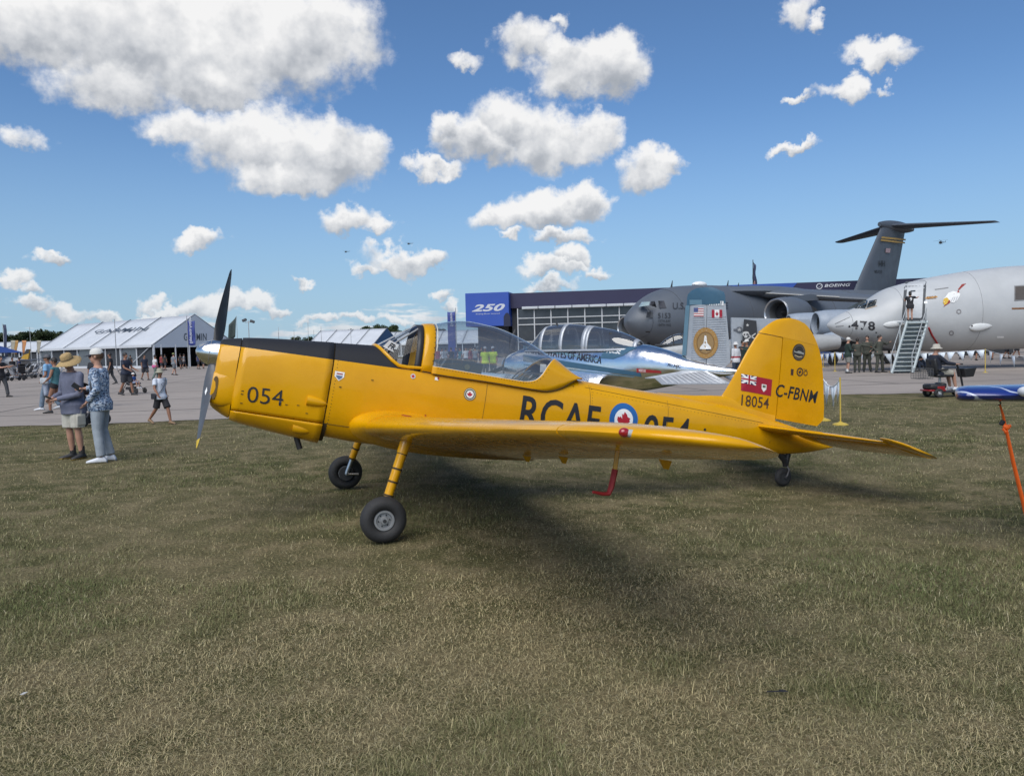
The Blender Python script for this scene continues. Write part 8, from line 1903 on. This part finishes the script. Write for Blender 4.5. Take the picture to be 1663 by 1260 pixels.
# between the fins and far right
person('person in white hat and white jersey with a red stripe beyond the yellow fin', dp(1195, 33), 1.66, radians(-150), (cloth('jersey_white', (.55, .55, .56), 'stripe'), 'long', .80), (cloth('jeans_dark', (.03, .045, .075)), 'pants'), SKIN_T, None, ('bucket', mat('hat_white', (.55, .54, .52), .85), None), HAIR_D, SHOE_B)
person('person in dark green hoodie and white cap partly hidden by the yellow fin', dp(1213, 31), 1.76, radians(-60), (GREENJ, 'long', .80), (cloth('pants_charcoal', (.06, .062, .066)), 'pants'), SKIN_T, dict(elL=(.26, -.2, 1.26), wrL=(.14, -.4, 1.36)), ('cap', mat('cap_white2', (.60, .58, .54), .8), None), HAIR_D, SHOE_B, 1.15)
visitor(1206, 36, 4, .5, 'between the white jersey and the dark green hoodie')
person('person in white cap and pale shirt beyond the silver airplane spine', dp(1037, 34), 1.72, radians(30), (cloth('visitor_white', (.50, .50, .50)), 'short', .84), (cloth('shorts_dark', (.035, .037, .045)), 'shorts'), SKIN_T, None, ('cap', mat('cap_white2', (.60, .58, .54), .8), None), HAIR_D, SHOE_B, 1.1)
person('person in hi-vis lime vest far beyond the patrol jet nose', dp(1354, 58), 1.78, radians(-40), (vest(), 'short', .82), (cloth('jeans_dark', (.03, .045, .075)), 'pants'), SKIN_T, None, ('cap', mat('cap_grey', (.35, .36, .37), .8), None), HAIR_D, SHOE_B, 1.1)
for (px, D, ti, wh) in ((1366, 60, 4, 'beyond the patrol jet nose, right of the hi-vis vest'), (1341, 64, 4, 'beyond the patrol jet nose, left of the hi-vis vest'), (1585, 52, 0, 'far under the patrol jet belly, left of the pale stanchion'), (1611, 53, 7, 'far under the patrol jet belly, right of the pale stanchion'), (1560, 56, 4, 'far under the patrol jet belly beside the black crate'), (1634, 55, 5, 'far under the patrol jet belly near the generator cart'), (1650, 57, 4, 'far under the patrol jet belly at the generator cart end')):
    visitor(px, D, ti, px * .37, wh)
# ================================================================== grass blades and litter
def build_grass():
    rg = np.random.default_rng(11); N = 720000
    # more blades close by, thinning out with distance
    u = rg.random(N); y0, y1 = 2.2, 20.5
    d = y0 * (y1 / y0) ** (u ** 1.02); x = (rg.random(N) - .5) * 2 * (.80 * d + .5); y = d
    cl = rg.normal(0, .03, (N, 2)); x = x + cl[:, 0]; y = y + cl[:, 1]
    ed = np.array([edge_y(float(a)) for a in np.linspace(-20, 20, 401)]); ey = np.interp(x, np.linspace(-20, 20, 401), ed)
    keep = y < ey - .03; x, y, d = x[keep], y[keep], d[keep]; N = len(x)
    def vn(sc, seed):                                   # smooth value noise
        r = np.random.default_rng(seed); g = r.random((64, 64)); X = (x * sc + 31) % 63; Y = (y * sc + 7) % 63; i = X.astype(int); j = Y.astype(int); f = X - i; h = Y - j; f = f*f*(3-2*f); h = h*h*(3-2*h)
        return (g[i, j]*(1-f) + g[(i+1) % 64, j]*f)*(1-h) + (g[i, (j+1) % 64]*(1-f) + g[(i+1) % 64, (j+1) % 64]*f)*h
    lush = .45 * vn(.8, 1) + .35 * vn(2.6, 2) + .20 * vn(7.0, 5); tall = .5 * vn(1.6, 3) + .5 * vn(6.0, 6)
    for (px, py, r, k) in ((1600, 890, 1.4, .40), (110, 965, .9, .25), (830, 1195, .4, .14), (720, 840, 1.0, .2), (1300, 1110, .6, .12), (420, 985, .8, .15), (850, 1040, 1.0, -.30), (480, 1060, .8, -.22), (1380, 810, 1.6, -.3), (230, 1180, .6, -.2), (1180, 1190, .6, -.2), (620, 1130, .5, -.2)):
        c = gnd(px, py); lush = lush + k * np.exp(-((x - c.x) ** 2 + ((y - c.y) * .8) ** 2) / (2 * (r * .55) ** 2))      # worn and watered patches
    dd = np.sqrt((x - TAIL_DIP[0])**2 + (y - TAIL_DIP[1])**2) / 5.0; z = np.where(dd < 1, -.185 * (.5 + .5 * np.cos(np.pi * np.minimum(dd, 1))), 0)
    green = lush > .56
    L = (.016 + .024 * rg.random(N) + .022 * tall * rg.random(N)) * np.where(green, 1.3, 1.0); L *= np.where(rg.random(N) < .035, 1.9, 1.0)
    wd = (.0008 + .0008 * rg.random(N)) * np.clip(d / 4.0, .9, 3.6)
    az_ = rg.random(N) * 2 * np.pi + 1.2 * vn(1.1, 9)
    leanf = np.where(rg.random(N) < np.where(green, .55, .86), 1.22 + .45 * rg.random(N), .40 + .7 * rg.random(N))      # dry blades lie almost flat
    dx, dy = np.cos(az_), np.sin(az_); qx, qy = -dy, dx
    # each blade has its own straw, olive or green tint
    r1 = rg.random(N); g = np.clip((lush - .37) * 2.3 + rg.normal(0, .24, N), 0, 1)[:, None]
    dry = np.array([.40, .338, .185]) * (.38 + 1.05 * rg.random(N))[:, None]; brown = np.array([.22, .168, .09]) * (.55 + .7 * rg.random(N))[:, None]; grn = np.array([.125, .142, .055]) * (.5 + .9 * rg.random(N))[:, None]
    c = np.where((r1 < .26)[:, None], brown, dry) * (1 - g) + grn * g
    pale = rg.random(N) < .045; c[pale] = np.array([.45, .40, .25])
    near = d < 5.6
    def part(mask, prof):
        n = int(mask.sum()); k_ = len(prof); V = np.zeros((n, k_, 3), np.float32)
        for k, (t, s) in enumerate(prof):
            Lm, le = L[mask], leanf[mask]; lx = Lm * np.sin(le * (.45 + .55 * t)) * t; lz = Lm * np.cos(np.minimum(1.5, le * (.35 + .65 * t))) * t
            V[:, k, 0] = x[mask] + dx[mask] * lx + qx[mask] * wd[mask] * s; V[:, k, 1] = y[mask] + dy[mask] * lx + qy[mask] * wd[mask] * s; V[:, k, 2] = z[mask] + lz - .003
        return V.reshape(-1, 3), np.repeat(c[mask], k_, 0), n
    V1, C1, n1 = part(near, ((0, 1), (0, -1), (.55, .8), (.55, -.8), (1, 0))); V2, C2, n2 = part(~near, ((0, 1), (0, -1), (1, 0)))
    b1 = (np.arange(n1) * 5)[:, None]; b2 = (5 * n1 + np.arange(n2) * 3)[:, None]
    loops = np.concatenate([(b1 + np.array([0, 1, 3, 2])).ravel(), (b1 + np.array([2, 3, 4])).ravel(), (b2 + np.array([0, 1, 2])).ravel()]).astype(np.int32)
    starts = np.concatenate([np.arange(n1) * 4, 4 * n1 + np.arange(n1 + n2) * 3]).astype(np.int32)
    me = bpy.data.meshes.new('grass'); V = np.concatenate([V1, V2]).astype(np.float32); me.vertices.add(len(V)); me.vertices.foreach_set('co', V.ravel())
    me.loops.add(len(loops)); me.loops.foreach_set('vertex_index', loops); me.polygons.add(2 * n1 + n2); me.polygons.foreach_set('loop_start', starts); me.update(calc_edges=True)
    ca = me.color_attributes.new('tint', 'FLOAT_COLOR', 'POINT'); cc = np.ones((len(V), 4), np.float32); cc[:, :3] = np.concatenate([C1, C2]); ca.data.foreach_set('color', cc.ravel())
    m = bpy.data.materials.new('grass_blades'); m.use_nodes = True; t = NT(m.node_tree); bs = m.node_tree.nodes['Principled BSDF']; at_ = t.n('ShaderNodeVertexColor'); at_.layer_name = 'tint'
    m.node_tree.links.new(at_.outputs[0], bs.inputs['Base Color']); bs.inputs['Roughness'].default_value = .8; bs.inputs['Specular IOR Level'].default_value = .15
    me.materials.append(m); o = bpy.data.objects.new('grass', me); col.objects.link(o); tag(o, 'short dry mown grass, straw-coloured with green tufts', 'grass', None, 'stuff')
build_grass()
p = gnd(38, 1133); mb = MB(); mb.add([(p.x - .018, p.y, .018), (p.x + .006, p.y - .008, .022), (p.x + .018, p.y + .010, .028), (p.x - .006, p.y + .013, .024)], [(0, 1, 2, 3)]); o = mb.build('paper_scrap', mat('paper_grey', (.42, .42, .40), .7), None, 0); tag(o, 'tiny white paper scrap lying in the grass', 'litter'); o.modifiers.new('thickness', 'SOLIDIFY').thickness = .002
p = gnd(1263, 1132); mb = MB(); mb.tube([(p.x - .045, p.y + .02, .02), (p.x - .02, p.y, .03), (p.x + .01, p.y + .01, .025), (p.x + .045, p.y - .004, .03), (p.x + .04, p.y + .02, .026), (p.x + .012, p.y + .01, .03)], .006, 6, True, .4); tag(mb.build('cable_tie_scrap', BLACK_P), 'small curled black strap scrap lying in the grass', 'litter')
